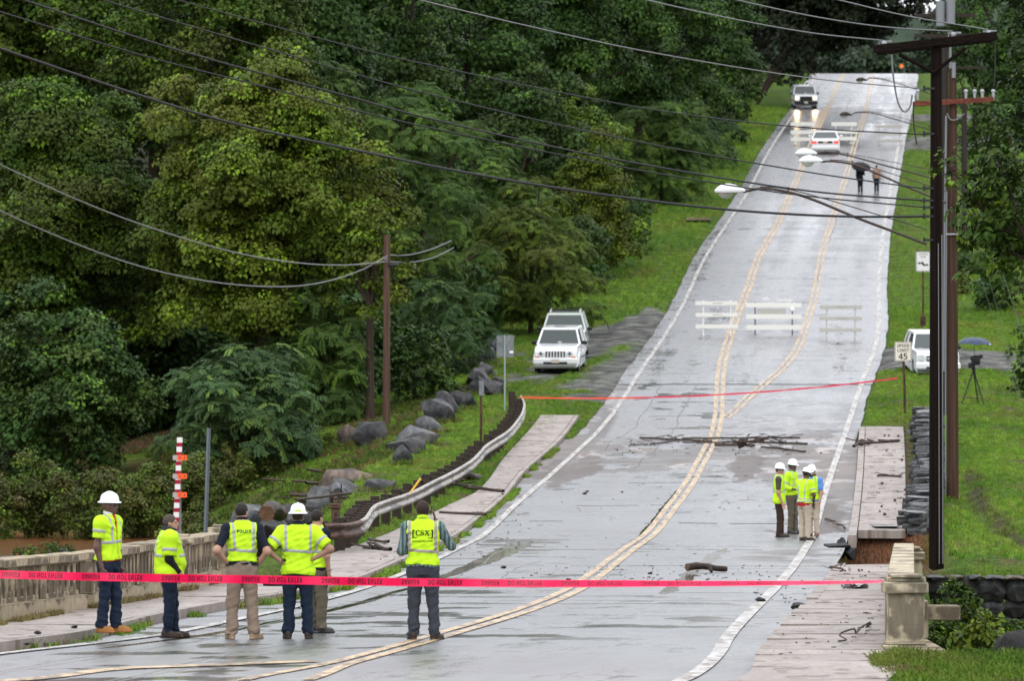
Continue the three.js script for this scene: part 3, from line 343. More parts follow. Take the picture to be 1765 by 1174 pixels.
{ const b = at(1613, 972, 123), o = thing('utility_pole', 'tall near-black utility pole with cross-arm and many wires beside the broken pavement', 'utility pole', b), S = FPX / 123, Y = (row) => (972 - row) / S, X = (px) => (px - 1613) / S;
  part('shaft', poleShaft(0.168, 0.12, Y(66), -0.0002), poleDark, o);
  const arm = new THREE.Group(); // sloping cross-arm
  const ca = V(X(1503), Y(86), 0.2), cb = V(X(1716), Y(62), 0.2), am = ca.clone().lerp(cb, 0.5), aL = ca.distanceTo(cb), ra = Math.atan2(cb.y - ca.y, cb.x - ca.x);
  const armM = part('cross_arm', T(RZ(box(aL, 0.17, 0.13, 0, 0, 0, 0.012), ra), am.x, am.y, am.z), poleDark, o);
  part('cross_arm', T(RZ(box(aL * 0.93, 0.15, 0.12, 0, 0, 0, 0.012), ra), am.x, am.y - 0.04, -0.2), poleDark, o);
  part('brace', [bar(V(X(1548), Y(95), 0.2), V(X(1607), Y(126), 0.2), 0.045, 0.045, 6)], poleDark, o); part('brace', [bar(V(X(1662), Y(84), 0.2), V(X(1607), Y(126), 0.2), 0.045, 0.045, 6)], poleDark, o);
  for (const [px, row] of [[1522, 73], [1641, 58], [1702, 55]]) { part('insulator', [cyl(0.045, 0.06, 0.05, X(px), Y(row) - 0.1, 0.2, 10), cyl(0.065, 0.05, 0.06, X(px), Y(row) - 0.04, 0.2, 10)], porcelain, o); part('clamp', [cyl(0.02, 0.02, 0.16, X(px) - 0.1, Y(row) - 0.12, 0.2, 6), box(0.3, 0.05, 0.05, X(px) + 0.02, Y(row), 0.2, 0.01)], galv, o); }
  for (const row of [153, 231, 325, 346, 358, 373, 414]) part('bracket', [box(0.3, 0.045, 0.07, -0.14, Y(row), 0.08), cyl(0.028, 0.028, 0.12, -0.27, Y(row) - 0.06, 0.08, 6)], wireMat, o);
  part('conduit', [tube([V(0.05, 0, 0.17), V(0.045, 3, 0.165), V(0.03, Y(420), 0.15)], 0.011, 5), tube([V(0.13, 0, 0.12), V(0.125, 3, 0.12), V(0.11, Y(405), 0.1)], 0.015, 5)], wirePale, o);
  part('jumper_wire', [tube([V(X(1535), Y(95), 0.22), V(X(1538), Y(135), 0.22), V(X(1548), Y(183), 0.22), V(X(1557), Y(194), 0.22), V(X(1566), Y(186), 0.22), V(X(1570), Y(165), 0.22)], 0.022, 6, 30)], wirePale, o);
  part('jumper_wire', [tube([V(X(1713), Y(66), 0.2), V(X(1713), Y(105), 0.2), V(X(1711), Y(150), 0.2)], 0.014, 5)], wireMat, o); part('jumper_wire', [tube([V(X(1572), Y(178), 0.2), V(X(1573), Y(215), 0.2), V(X(1578), Y(250), 0.2)], 0.016, 5)], wireMat, o); }
{ const d = 158, b = at(1641, 862, d), S = FPX / d, o = thing('utility_pole', 'brown utility pole with a rust-red cross-arm standing in the grass', 'utility pole', b), Y = (row) => (862 - row) / S, X = (px) => (px - 1641) / S;
  part('shaft', poleShaft(0.175, 0.11, Y(118)), poleBrown, o);
  const a = V(X(1572), Y(180), 0.18), c = V(X(1711), Y(172), 0.18), mm = a.clone().lerp(c, 0.5); part('cross_arm', T(RZ(box(a.distanceTo(c), 0.14, 0.11, 0, 0, 0, 0.01), Math.atan2(c.y - a.y, c.x - a.x)), mm.x, mm.y, mm.z), mat(0.2, 0.06, 0.04, 0.7, { map: woodTex }), o);
  for (const px of [1580, 1663, 1678, 1691, 1710]) part('insulator', [cyl(0.03, 0.045, 0.22, X(px), Y(173), 0.18, 8), T(new THREE.SphereGeometry(0.06, 8, 6), X(px), Y(158), 0.18)], porcelain, o);
  part('bracket', [box(0.5, 0.04, 0.05, 0.05, Y(404), 0.16), cyl(0.05, 0.05, 0.09, 0.3, Y(408), 0.16, 8)], porcelain, o);
  part('conduit', [tube([V(-0.2, 0, 0.1), V(-0.2, 4, 0.1), V(-0.17, Y(330), 0.1)], 0.02, 5), tube([V(-0.24, Y(640), 0.05), V(-0.22, Y(400), 0.05), V(-0.18, Y(200), 0.05)], 0.035, 5), tube([V(0.02, Y(135), 0.13), V(0.02, Y(108), 0.13)], 0.06, 6)], galv, o);
  part('jumper_wire', [tube([V(X(1630), Y(196), 0.2), V(X(1637), Y(207), 0.2), V(X(1646), Y(207), 0.2), V(X(1660), Y(197), 0.2)], 0.02, 5)], wirePale, o); }
function plainPole(px, base, top, d, label, extra) { const S = FPX / d, b = onGround(px, d), o = thing('utility_pole', label, 'utility pole', b), Y = (row) => EYE - (row - HOR) * d / FPX - b.y, X = (q) => (q - px) / S; part('shaft', poleShaft(0.19, 0.13, Y(top)), poleGrey, o); extra(o, X, Y); return o; }
plainPole(1627, 690, 60, 205, 'grey utility pole carrying two grey transformers behind the brown pole', (o, X, Y) => { for (const q of [[1619, 24], [1636, 20]]) part('transformer', [cyl(0.17, 0.17, 0.9, X(q[0]), Y(q[1] + 22), 0.3, 12), cyl(0.05, 0.03, 0.2, X(q[0]), Y(q[1] - 18), 0.3, 6)], galv, o); for (const r of [27, 62]) part('cross_arm', box(2.2, 0.13, 0.1, 0, Y(r), 0.15), poleGrey, o); part('conduit', [tube([V(0.2, 1, 0.1), V(0.2, Y(300), 0.1), V(0.2, Y(60), 0.1)], 0.05, 5)], galv, o); });
plainPole(1661, 500, 150, 300, 'dark utility pole farthest up the hill behind the wires', (o, X, Y) => { part('cross_arm', box(2.4, 0.13, 0.1, 0, Y(117), 0.15), poleGrey, o); });
{ const d = 206, b = at(666, 786, d), S = FPX / d, o = thing('utility_pole', 'short brown wooden utility pole standing among boulders before the trees', 'utility pole', b), Y = (row) => (786 - row) / S;
  part('shaft', poleShaft(0.14, 0.115, Y(405), 0.0035), mat(0.135, 0.085, 0.063, 0.8, { map: rep(woodTex, 2, 1.5), bumpMap: rep(woodTex, 2, 1.5), bumpScale: 0.012 }), o); part('splice_box', [RZ(cyl(0.07, 0.07, 0.3, 0, 0, 0, 10), Math.PI / 2).translate(0.42, Y(457), 0.1)], wireMat, o); part('bracket', box(0.12, 0.06, 0.4, 0, Y(447), 0.1), galv, o); }
// ---------------------------------------------------------------- street lamps on the poles
const lampWhite = mat(0.62, 0.64, 0.66, 0.35), lensMat = pmat(0.75, 0.75, 0.7, 0.15, { transmission: 0.6, thickness: 0 }), armMat = mat(0.06, 0.045, 0.04, 0.55);
function cobra(d, hx, hy, arm, label, sc = 1) { // head at a picture point, arm through others to its pole
  const p = at(hx, hy, d), S = FPX / d, o = thing('street_lamp', label, 'street lamp', p), L = 0.68 * sc, W = (px, py) => V((px - hx) / S, -(py - hy) / S, 0);
  const g = new THREE.SphereGeometry(0.5, 20, 12), q = g.attributes.position; for (let i = 0; i < q.count; i++) { const t = q.getX(i) + 0.5; const fat = 0.55 + 0.75 * Math.sin(Math.PI * Math.pow(clamp(t), 0.62)) * 0.6; q.setXYZ(i, q.getX(i) * L, Math.max(q.getY(i), -0.12) * 0.34 * sc * fat + 0.02 * sc, q.getZ(i) * 0.36 * sc * fat); } g.computeVertexNormals();
  part('housing', [g], d > 250 ? poleGrey : lampWhite, o); part('lens', [T(new THREE.SphereGeometry(0.15 * sc, 14, 8, 0, 6.283, Math.PI * 0.5, Math.PI * 0.5).scale(1.15, 0.9, 0.8), -0.09 * sc, -0.01 * sc, 0)], lensMat, o); part('photocell', cyl(0.035, 0.03, 0.07, 0.06 * sc, 0.13 * sc, 0, 8), wireMat, o);
  const pts = [V(0.28 * sc, 0, 0), ...arm.map(([a, b]) => W(a, b))]; part('arm', [tube(pts, 0.03, 8, 40)], armMat, o); if (sc > 0.95) { part('stay', [tube([pts[1].clone().add(V(0, 0.04, 0)), pts[2].clone().add(V(-0.1, 0.08, 0)), pts[pts.length - 1].clone().add(V(0, 0.32, 0))], 0.012, 5)], armMat, o); part('arm_clamp', box(0.03, 0.16, 0.05, pts[2].x, pts[2].y + 0.03, 0), armMat, o); } return o; }
cobra(122.6, 1258, 331, [[1310, 325], [1358, 331], [1400, 344], [1480, 377], [1560, 407], [1596, 421]], 'white street lamp on the long arm of the dark pole');
cobra(157.6, 1397, 279, [[1430, 278], [1468, 283], [1510, 299], [1560, 321], [1630, 350]], 'white street lamp just beyond, on the brown pole arm');
cobra(204.6, 1389, 266, [[1420, 262], [1460, 268], [1520, 284], [1624, 312]], 'small white street lamp partly hidden behind a nearer lamp', 1.2);
cobra(299.6, 1457, 199, [[1472, 195], [1503, 195], [1540, 205], [1655, 240]], 'far dark street lamp arm before the wet slope');
cobra(330, 1484, 139, [[1497, 135], [1520, 137], [1560, 148], [1672, 185]], 'farthest street lamp arm near the road crest');
// ---------------------------------------------------------------- wires
function wire(label, pts, dL, dR, r, m = wireMat) { const x0 = pts[0][0], x1 = pts[pts.length - 1][0]; const P = pts.map(([px, py]) => { const t = (px - x0) / (x1 - x0), id = lerp(1 / dL, 1 / dR, t); return at(px, py, 1 / id); }); const o = part('overhead_wire', new THREE.TubeGeometry(new THREE.CatmullRomCurve3(P), 60, r, 6), m, scene); tag(o, label, 'wire'); return o; }
wire('thickest overhead cable, lowest of those reaching the dark pole', [[-60, 62], [0, 83], [250, 167], [400, 212], [600, 256], [800, 297], [1000, 330], [1250, 361], [1450, 373], [1600, 373]], 112, 123, 0.026);
wire('overhead wire directly above the thickest cable', [[-60, 3], [0, 20], [255, 98], [447, 147], [600, 187], [700, 211], [1000, 274], [1104, 294], [1365, 335], [1598, 358]], 114, 123, 0.015);
wire('dark overhead cable that meets the near lamp arm', [[0, -14], [43, 0], [300, 84], [600, 166], [700, 194], [934, 249], [1150, 291], [1400, 330], [1597, 346]], 114, 123, 0.019);
wire('overhead wire ending just above the lamp arm bracket', [[130, -17], [180, 0], [600, 124], [700, 152], [1040, 232], [1400, 298], [1598, 326]], 116, 123, 0.015);
wire('overhead wire reaching the dark pole at half its height', [[260, -15], [308, 0], [600, 79], [700, 103], [1126, 189], [1400, 221], [1599, 232]], 118, 123, 0.014);
wire('overhead wire meeting the dark pole below its braces', [[680, -13], [725, 0], [955, 55], [1126, 91], [1400, 135], [1603, 154]], 119, 123, 0.013, wirePale);
wire('overhead wire to the outer end of the dark cross-arm', [[1060, -13], [1115, 0], [1250, 30], [1400, 57], [1522, 70]], 120, 122.8, 0.014, wirePale);
wire('overhead wire to the middle insulator of the cross-arm', [[1215, -13], [1270, 0], [1400, 28], [1520, 46], [1641, 54]], 120, 122.8, 0.014, wirePale);
wire('topmost overhead wire to the tip of the cross-arm', [[1390, -12], [1445, 0], [1560, 27], [1702, 51]], 121, 122.8, 0.014, wirePale);
wire('upper slack wire swooping to the short pole among boulders', [[-60, 250], [0, 283], [200, 371], [400, 434], [520, 454], [600, 457], [668, 451]], 150, 205.8, 0.021, wirePale);
wire('lower slack wire hanging in a deep curve at the short pole', [[-60, 330], [0, 363], [200, 446], [330, 480], [450, 494], [540, 490], [620, 467], [668, 441]], 152, 205.8, 0.021, wirePale);
wire('slack wire climbing from the short pole into the trees', [[668, 440], [700, 440], [740, 431], [778, 415]], 206.2, 224, 0.02, wirePale);
wire('second slack wire from the short pole into the trees', [[668, 451], [710, 452], [750, 443], [782, 427]], 206.2, 224, 0.02, wirePale);
wire('thin guy wire slanting down past the tripod', [[1650, 345], [1690, 480], [1740, 640], [1790, 800]], 160, 140, 0.005, wireMat);
wire('thin guy wire nearest the bushes on the grass bank', [[1690, 360], [1730, 480], [1770, 600]], 160, 140, 0.005, wireMat);
wire('faint thin wire over the far lawn beside the poles', [[1640, 250], [1690, 430], [1760, 690]], 205, 170, 0.005, wireMat);
// ---------------------------------------------------------------- signs and small posts
function canvasTex(w, h, draw) { const c = document.createElement('canvas'); c.width = w; c.height = h; const x = c.getContext('2d'); draw(x, w, h); const t = new THREE.CanvasTexture(c); t.colorSpace = THREE.SRGBColorSpace; return t; }
function roundedSheet(w, h, r, th) { const s = new THREE.Shape(); s.moveTo(-w / 2 + r, -h / 2); s.lineTo(w / 2 - r, -h / 2); s.quadraticCurveTo(w / 2, -h / 2, w / 2, -h / 2 + r); s.lineTo(w / 2, h / 2 - r); s.quadraticCurveTo(w / 2, h / 2, w / 2 - r, h / 2); s.lineTo(-w / 2 + r, h / 2); s.quadraticCurveTo(-w / 2, h / 2, -w / 2, h / 2 - r); s.lineTo(-w / 2, -h / 2 + r); s.quadraticCurveTo(-w / 2, -h / 2, -w / 2 + r, -h / 2); const g = new THREE.ExtrudeGeometry(s, { depth: th, bevelEnabled: false }); const uv = g.attributes.uv, p = g.attributes.position; for (let i = 0; i < uv.count; i++) uv.setXY(i, p.getX(i) / w + 0.5, p.getY(i) / h + 0.5); return g; }
const postRust = mat(0.09, 0.05, 0.035, 0.7, { map: stainTex }), alu = mat(0.24, 0.255, 0.26, 0.55, { metalness: 0.3, map: grainTex });
{ const d = 206, b = at(1558, 702, d), o = thing('speed_limit_sign', 'white speed limit 45 sign on a rusty brown post', 'road sign', b), S = FPX / d;
  const tex = canvasTex(256, 288, (x, w, h) => { x.fillStyle = '#d8cfc2'; x.fillRect(0, 0, w, h); x.strokeStyle = '#26221f'; x.lineWidth = 6; x.strokeRect(9, 9, w - 18, h - 18); x.fillStyle = '#1c1a19'; x.textAlign = 'center'; x.font = 'bold 66px sans-serif'; x.fillText('SPEED', w / 2, 82, 205); x.fillText('LIMIT', w / 2, 150, 190); x.font = 'bold 128px sans-serif'; x.fillText('45', w / 2, 262, 200); });
  part('panel', T(RY(roundedSheet(0.61, 0.7, 0.03, 0.008), -0.05), -0.05, (702 - 606) / S, 0.05), mat(1, 1, 1, 0.5, { map: tex }), o); part('post', bar(V(0.03, -0.5, 0), V(-0.05, (702 - 588) / S, 0), 0.045, 0.045, 8), postRust, o); }
{ const d = 262, b = onGround(1590, d), S = FPX / d, y = EYE - (451 - HOR) / S - b.y, o = thing('lane_sign', 'white road sign with a black arrow symbol half hidden by the dark pole', 'road sign', b);
  const tex = canvasTex(128, 192, (x, w, h) => { x.fillStyle = '#d5d3d2'; x.fillRect(0, 0, w, h); x.strokeStyle = '#26221f'; x.lineWidth = 4; x.strokeRect(6, 6, w - 12, h - 12); x.fillStyle = '#6a6664'; x.font = 'bold 22px sans-serif'; x.textAlign = 'center'; x.fillText('CENTER', w / 2, 34, 104); x.fillText('LANE', w / 2, 58, 80); x.strokeStyle = '#16161a'; x.lineWidth = 11; x.beginPath(); x.moveTo(22, 112); x.lineTo(60, 112); x.quadraticCurveTo(72, 112, 72, 140); x.moveTo(106, 128); x.lineTo(70, 128); x.quadraticCurveTo(56, 128, 56, 96); x.stroke(); x.fillStyle = '#16161a'; x.beginPath(); x.moveTo(14, 112); x.lineTo(34, 98); x.lineTo(34, 126); x.moveTo(114, 128); x.lineTo(94, 114); x.lineTo(94, 142); x.fill(); });
  part('panel', T(roundedSheet(0.66, 0.92, 0.04, 0.008), 0, y, 0.05), mat(1, 1, 1, 0.5, { map: tex }), o); part('post', cyl(0.04, 0.04, y + 0.4, 0, 0, 0, 8), postRust, o); part('post_base', box(0.26, 0.5, 0.26, 0, 0.25, 0, 0.03), postRust, o); }
{ const d = 207, b = at(870, 702, d), S = FPX / d, o = thing('sign_back', 'plain grey back of a rectangular sign on a thin pale post', 'road sign', b); part('panel', T(roundedSheet(0.63, 0.8, 0.03, 0.01), 0.02, (702 - 597) / S, -0.02), alu, o); part('sticker', T(roundedSheet(0.14, 0.08, 0.01, 0.006), 0.24, (702 - 607) / S, -0.008), mat(0.75, 0.75, 0.78, 0.4), o); part('post', [cyl(0.028, 0.028, (702 - 578) / S + 0.4, 0, -0.4, 0.01, 8)], mat(0.3, 0.36, 0.34, 0.5, { metalness: 0.3 }), o); }
{ const d = 186, b = at(829, 762, d), S = FPX / d, o = thing('marker_sign', 'narrow grey marker panel on a rusty post behind the guardrail', 'road sign', b); part('panel', T(roundedSheet(0.16, 0.5, 0.02, 0.01), 0.02, (762 - 669) / S, 0.05), alu, o); part('post', [cyl(0.04, 0.04, (762 - 656) / S + 0.4, 0, -0.4, 0, 8)], postRust, o); }
{ const d = 160, b = at(352, 945, d), o = thing('steel_post', 'leaning bare grey galvanised post beside the creek', 'post', b); const S = FPX / d; part('post', [bar(V(0, -1, 0), V((360 - 352) / S, (945 - 738) / S, 0), 0.06, 0.05, 6), bar(V(0.05, -1, 0.03), V((360 - 352) / S + 0.05, (945 - 738) / S, 0.03), 0.018, 0.018, 4)], mat(0.13, 0.15, 0.165, 0.45, { metalness: 0.5 }), o); }
{ const d = 165, S = FPX / d, b = at(310.5, 935, d), o = thing('flood_gauge', 'red and white striped flood gauge post with orange number tags', 'flood gauge', b), Y = (r) => (935 - r) / S; const white = mat(0.72, 0.71, 0.7, 0.45), red = mat(0.30, 0.012, 0.03, 0.5), dirty = mat(0.3, 0.15, 0.11, 0.7);
  let r = 754; for (let i = 0; r < 935; i++) { const L = i % 2 ? 7 : 9.1, nr = r + L; part('band', box(0.155, L / S, 0.06, -0.0045 * (r - 754) / S * 10, Y(r + L / 2), 0), i % 2 ? red : r > 885 ? dirty : white, o); r = nr; }
  part('backing_post', box(0.08, 3.6, 0.05, 0, 1.2, -0.058), galv, o);
  const orange = mat(0.85, 0.13, 0.02, 0.4); ['0', '3', '2'].forEach((t, i) => { const row = 789 + 32 * i; const tex = canvasTex(128, 64, (x) => { x.fillStyle = '#f5591c'; x.fillRect(0, 0, 128, 64); x.fillStyle = '#3a1206'; x.font = 'bold 46px sans-serif'; x.textAlign = 'center'; x.fillText(t, 32, 49); x.fillText('4', 96, 49); });
    const tg = part('tag', T(roundedSheet(0.27, 0.155, 0.025, 0.02), 0.075, Y(row), 0.035), mat(1, 1, 1, 0.45, { map: tex }), o); part('tag_back', T(roundedSheet(0.13, 0.145, 0.02, 0.018), -0.135, Y(row), 0.033), mat(0.38, 0.35, 0.34, 0.5), o); }); }
// ---------------------------------------------------------------- barricades
const barWhite = mat(0.72, 0.71, 0.66, 0.5), barFaint = mat(0.43, 0.42, 0.38, 0.6), barDark = mat(0.06, 0.065, 0.07, 0.5), barGrey = mat(0.30, 0.28, 0.23, 0.6), wood = mat(0.42, 0.33, 0.22, 0.7);
function barricade(d, px0, px1, rows, legs, label, group, feet = barDark, pm = barWhite, legM = barWhite, boardH = 0.175, stripe = true) { const S = FPX / d, c = (px0 + px1) / 2, base = EYE - (rows[3] - HOR) / S, o = thing('barricade', label, 'barricade', at(c, rows[3], d), 0, group), w = (px1 - px0) / S;
  for (let i = 0; i < 3; i++) { const y = (rows[3] - rows[i]) / S, bd = part('board', box(w, boardH, 0.03, i * 0.01 * (rnd() - 0.5), y, 0.03, 0.006), pm, o); if (stripe && i < 2) part('lettering', box(w * 0.24, 0.03, 0.004, w * 0.02, y + 0.01, 0.048), mat(0.35, 0.33, 0.3, 0.6), bd); }
  legs.forEach((q, i) => { const x = (q - c) / S; part('upright', box(0.055, (rows[3] - rows[0]) / S + 0.14, 0.05, x, ((rows[3] - rows[0]) / S + 0.14) / 2, -0.015), legM, o); part('foot', [box(0.07, 0.07, 1.0, x, 0.04, 0.08), RY(box(0.34, 0.05, 0.07, 0, 0, 0), 0.5).translate(x, 0.05, 0.5)], Array.isArray(feet) ? feet[i] : feet, o); }); return o; }
barricade(256, 1198, 1271, [523, 543, 563, 584], [1212, 1259], 'white three-board barricade at the verge side of the nearer row', 'barricades across the lower slope');
{ const o = barricade(257, 1285, 1381, [526, 546, 564.5, 587], [1301, 1365], 'middle barricade of the nearer row with dark uprights and hung panel', 'barricades across the lower slope', [wood, barDark], barWhite, barDark, 0.21, false), S = FPX / 257; part('hung_panel', box(1.3, 0.42, 0.012, -0.1, (587 - 540) / S, 0.0), barFaint, o); part('warning_lamp', [T(new THREE.SphereGeometry(0.11, 10, 8), (1365 - 1333) / S, (587 - 534) / S, 0.06)], mat(0.8, 0.8, 0.8, 0.3), o); part('top_strip', [box(0.3, 0.09, 0.03, -0.35, (587 - 515) / S, 0), box(0.7, 0.07, 0.03, 0.5, (587 - 517.5) / S, 0)], barWhite, o); }
barricade(254, 1412, 1485, [529.5, 549, 569, 589], [1424, 1473], 'greyish three-board barricade of the nearer row beside the edge line', 'barricades across the lower slope', barDark, barFaint, barFaint, 0.17);
barricade(402, 1362, 1405, [214, 228, 240, 250], [1369, 1398], 'white barricade of the farther row behind the sedan, verge side', 'barricades near the hilltop', barWhite, barWhite, barWhite, 0.26, false);
barricade(402, 1432, 1476, [214, 227, 239, 249], [1440, 1467], 'white barricade of the farther row just past the sedan', 'barricades near the hilltop', barWhite, barWhite, barWhite, 0.26, false);
barricade(402, 1510, 1555, [218, 231, 243, 252], [1514, 1550], 'palest barricade of the farther row beside the side road', 'barricades near the hilltop', barFaint, barFaint, barFaint, 0.2, false);
// ---------------------------------------------------------------- barrier tapes
{ const tex = canvasTex(1024, 76, (x, w, h) => { x.fillStyle = '#e3054a'; x.fillRect(0, 0, w, h); x.save(); x.translate(0, h); x.scale(1, -1); x.fillStyle = '#170308'; x.textBaseline = 'middle'; x.font = 'bold 66px sans-serif'; x.fillText('DANGER', 60, 41, 235); x.fillText('DO NOT ENTER', 400, 41, 440); x.restore(); }); tex.wrapS = THREE.RepeatWrapping;
  const pts = [[-120, 985, 6.8], [0, 990, 6.8], [200, 995, 7], [440, 999, 7.2], [740, 1004, 7], [1000, 1006, 6], [1200, 1006, 4.6], [1350, 1005, 3.6], [1450, 1004, 2.6], [1524, 1002, 2]], P = [], U = [], I = [], d = 72, N = 240; const tabY = pts.map((p) => [p[0], p[1]]), tabH = pts.map((p) => [p[0], p[2]]);
  for (let i = 0; i <= N; i++) { const px = lerp(-120, 1524, i / N), hh = interp(tabH, px) / 136 * 1.0, full = 0.0515, c = at(px, interp(tabY, px), d), tw = Math.sqrt(Math.max(0, full * full - hh * hh)), fl = 0.012 * Math.sin(i * 0.37) * Math.sin(i * 0.11); P.push(c.x, c.y - hh, c.z + tw + fl, c.x, c.y + hh, c.z - tw - fl); const u = (px - 409) / 137.5; U.push(u, 0, u, 1); if (i < N) { const a = 2 * i; I.push(a, a + 2, a + 3, a, a + 3, a + 1); } }
  const g = new THREE.BufferGeometry(); g.setAttribute('position', new THREE.Float32BufferAttribute(P, 3)); g.setAttribute('uv', new THREE.Float32BufferAttribute(U, 2)); g.setIndex(I); g.computeVertexNormals();
  const o = part('barrier_tape', g, pmat(1, 1, 1, 0.35, { map: tex, side: THREE.DoubleSide, transmission: 0.1, thickness: 0, specularIntensity: 0.5 }), scene); tag(o, 'pinkish-red danger tape with upside-down lettering stretched before the people', 'barrier tape'); }
{ const a = at(896, 685, 204), b = at(1546, 652, 206), P = [], I = [], C = [], N = 60; for (let i = 0; i <= N; i++) { const t = i / N, c = a.clone().lerp(b, t); c.y -= 4 * t * (1 - t) * 0.27; const h = 0.02 + 0.012 * Math.abs(Math.sin(i * 0.6)); P.push(c.x, c.y - h, c.z, c.x, c.y + h, c.z); const k = sst(0.28, 0.34, t); C.push(lerp(0.75, 0.62, k), lerp(0.07, 0.015, k), lerp(0.03, 0.06, k), lerp(0.75, 0.62, k), lerp(0.07, 0.015, k), lerp(0.03, 0.06, k)); if (i < N) { const q = 2 * i; I.push(q, q + 2, q + 3, q, q + 3, q + 1); } }
  const g = new THREE.BufferGeometry(); g.setAttribute('position', new THREE.Float32BufferAttribute(P, 3)); g.setAttribute('color', new THREE.Float32BufferAttribute(C, 3)); g.setIndex(I); g.computeVertexNormals(); tag(part('barrier_tape', g, new THREE.MeshStandardMaterial({ vertexColors: true, roughness: 0.4, side: THREE.DoubleSide }), scene), 'far red tape from the guardrail end to the speed sign post', 'barrier tape'); }
// ---------------------------------------------------------------- bodies as signed-distance fields meshed by surface nets
function surfaceNet(f, lo, hi, cell) {
  const nx = Math.ceil((hi[0] - lo[0]) / cell) + 1, ny = Math.ceil((hi[1] - lo[1]) / cell) + 1, nz = Math.ceil((hi[2] - lo[2]) / cell) + 1, F = new Float32Array(nx * ny * nz), id = (i, j, k) => (k * ny + j) * nx + i;
  const far = 4 * cell * 1.25; // blocks of 4 cells well away from the surface take the value of their middle
  for (let K = 0; K < nz; K += 4) for (let J = 0; J < ny; J += 4) for (let I0 = 0; I0 < nx; I0 += 4) { const m = f(lo[0] + (I0 + 1.5) * cell, lo[1] + (J + 1.5) * cell, lo[2] + (K + 1.5) * cell), skip = Math.abs(m) > far;
    for (let k = K; k < Math.min(nz, K + 4); k++) for (let j = J; j < Math.min(ny, J + 4); j++) for (let i = I0; i < Math.min(nx, I0 + 4); i++) F[id(i, j, k)] = skip ? m : f(lo[0] + i * cell, lo[1] + j * cell, lo[2] + k * cell); }
  const vi = new Int32Array(nx * ny * nz).fill(-1), P = [], I = [];
  for (let k = 0; k < nz - 1; k++) for (let j = 0; j < ny - 1; j++) for (let i = 0; i < nx - 1; i++) { let sx = 0, sy = 0, sz = 0, n = 0, m = 0; const c = [];
    for (let q = 0; q < 8; q++) { const v = F[id(i + (q & 1), j + (q >> 1 & 1), k + (q >> 2))]; c.push(v); if (v < 0) m |= 1 << q; } if (m === 0 || m === 255) continue;
    for (let a = 0; a < 8; a++) for (let ax = 0; ax < 3; ax++) { if (a >> ax & 1) continue; const b = a | 1 << ax; if ((c[a] < 0) === (c[b] < 0)) continue; const t = c[a] / (c[a] - c[b]); sx += (a & 1) + (ax === 0 ? t : 0); sy += (a >> 1 & 1) + (ax === 1 ? t : 0); sz += (a >> 2) + (ax === 2 ? t : 0); n++; }
    vi[id(i, j, k)] = P.length / 3; P.push(lo[0] + (i + sx / n) * cell, lo[1] + (j + sy / n) * cell, lo[2] + (k + sz / n) * cell); }
  for (let k = 1; k < nz - 1; k++) for (let j = 1; j < ny - 1; j++) for (let i = 1; i < nx - 1; i++) { const v = F[id(i, j, k)] < 0; const quad = (a, b, c, d, flip) => { if (a < 0 || b < 0 || c < 0 || d < 0) return; flip ? I.push(a, c, b, a, d, c) : I.push(a, b, c, a, c, d); };
    if (v !== F[id(i + 1, j, k)] < 0) quad(vi[id(i, j - 1, k - 1)], vi[id(i, j, k - 1)], vi[id(i, j, k)], vi[id(i, j - 1, k)], !v);
    if (v !== F[id(i, j + 1, k)] < 0) quad(vi[id(i - 1, j, k - 1)], vi[id(i - 1, j, k)], vi[id(i, j, k)], vi[id(i, j, k - 1)], !v);
    if (v !== F[id(i, j, k + 1)] < 0) quad(vi[id(i - 1, j - 1, k)], vi[id(i, j - 1, k)], vi[id(i, j, k)], vi[id(i - 1, j, k)], !v); }
  const g = new THREE.BufferGeometry(); g.setAttribute('position', new THREE.Float32BufferAttribute(P, 3)); g.setIndex(I); g.computeVertexNormals(); return uvBox(g, 1);
}
const smin = (a, b, k) => { const h = Math.max(k - Math.abs(a - b), 0) / k; return Math.min(a, b) - h * h * k * 0.25; };
function cap(ax, ay, az, bx, by, bz, r0, r1) { const dx = bx - ax, dy = by - ay, dz = bz - az, L2 = dx * dx + dy * dy + dz * dz; return (x, y, z) => { const t = clamp(((x - ax) * dx + (y - ay) * dy + (z - az) * dz) / L2), px = x - ax - dx * t, py = y - ay - dy * t, pz = z - az - dz * t; return Math.sqrt(px * px + py * py + pz * pz) - (r0 + (r1 - r0) * t); }; }
const ell = (cx, cy, cz, rx, ry, rz) => { const m = Math.min(rx, ry, rz); return (x, y, z) => { const a = (x - cx) / rx, b = (y - cy) / ry, c = (z - cz) / rz; return (Math.sqrt(a * a + b * b + c * c) - 1) * m; }; };
const U = (k, ...fs) => (x, y, z) => { let d = fs[0](x, y, z); for (let i = 1; i < fs.length; i++) d = smin(d, fs[i](x, y, z), k); return d; };
const fabricTex = dataTex(128, 128, (u, v, i, j) => { const n = 0.97 + 0.02 * hash(i, j) + 0.05 * (tnoise(u, v, 6, 6, 3) - 0.5); return [n, n, n]; }, true);
const cloth = (r, g, b, rough = 0.85) => pmat(r, g, b, rough, { map: fabricTex, specularIntensity: 0.4 });
const SKIN = { dark: pmat(0.09, 0.045, 0.03, 0.5), light: pmat(0.36, 0.20, 0.14, 0.6), tan: pmat(0.27, 0.14, 0.095, 0.6) };
const HIVIS = pmat(0.47, 0.74, 0.02, 0.75, { map: fabricTex, specularIntensity: 0.3 }); const SILVER = mat(0.33, 0.33, 0.34, 0.4, { map: fabricTex });
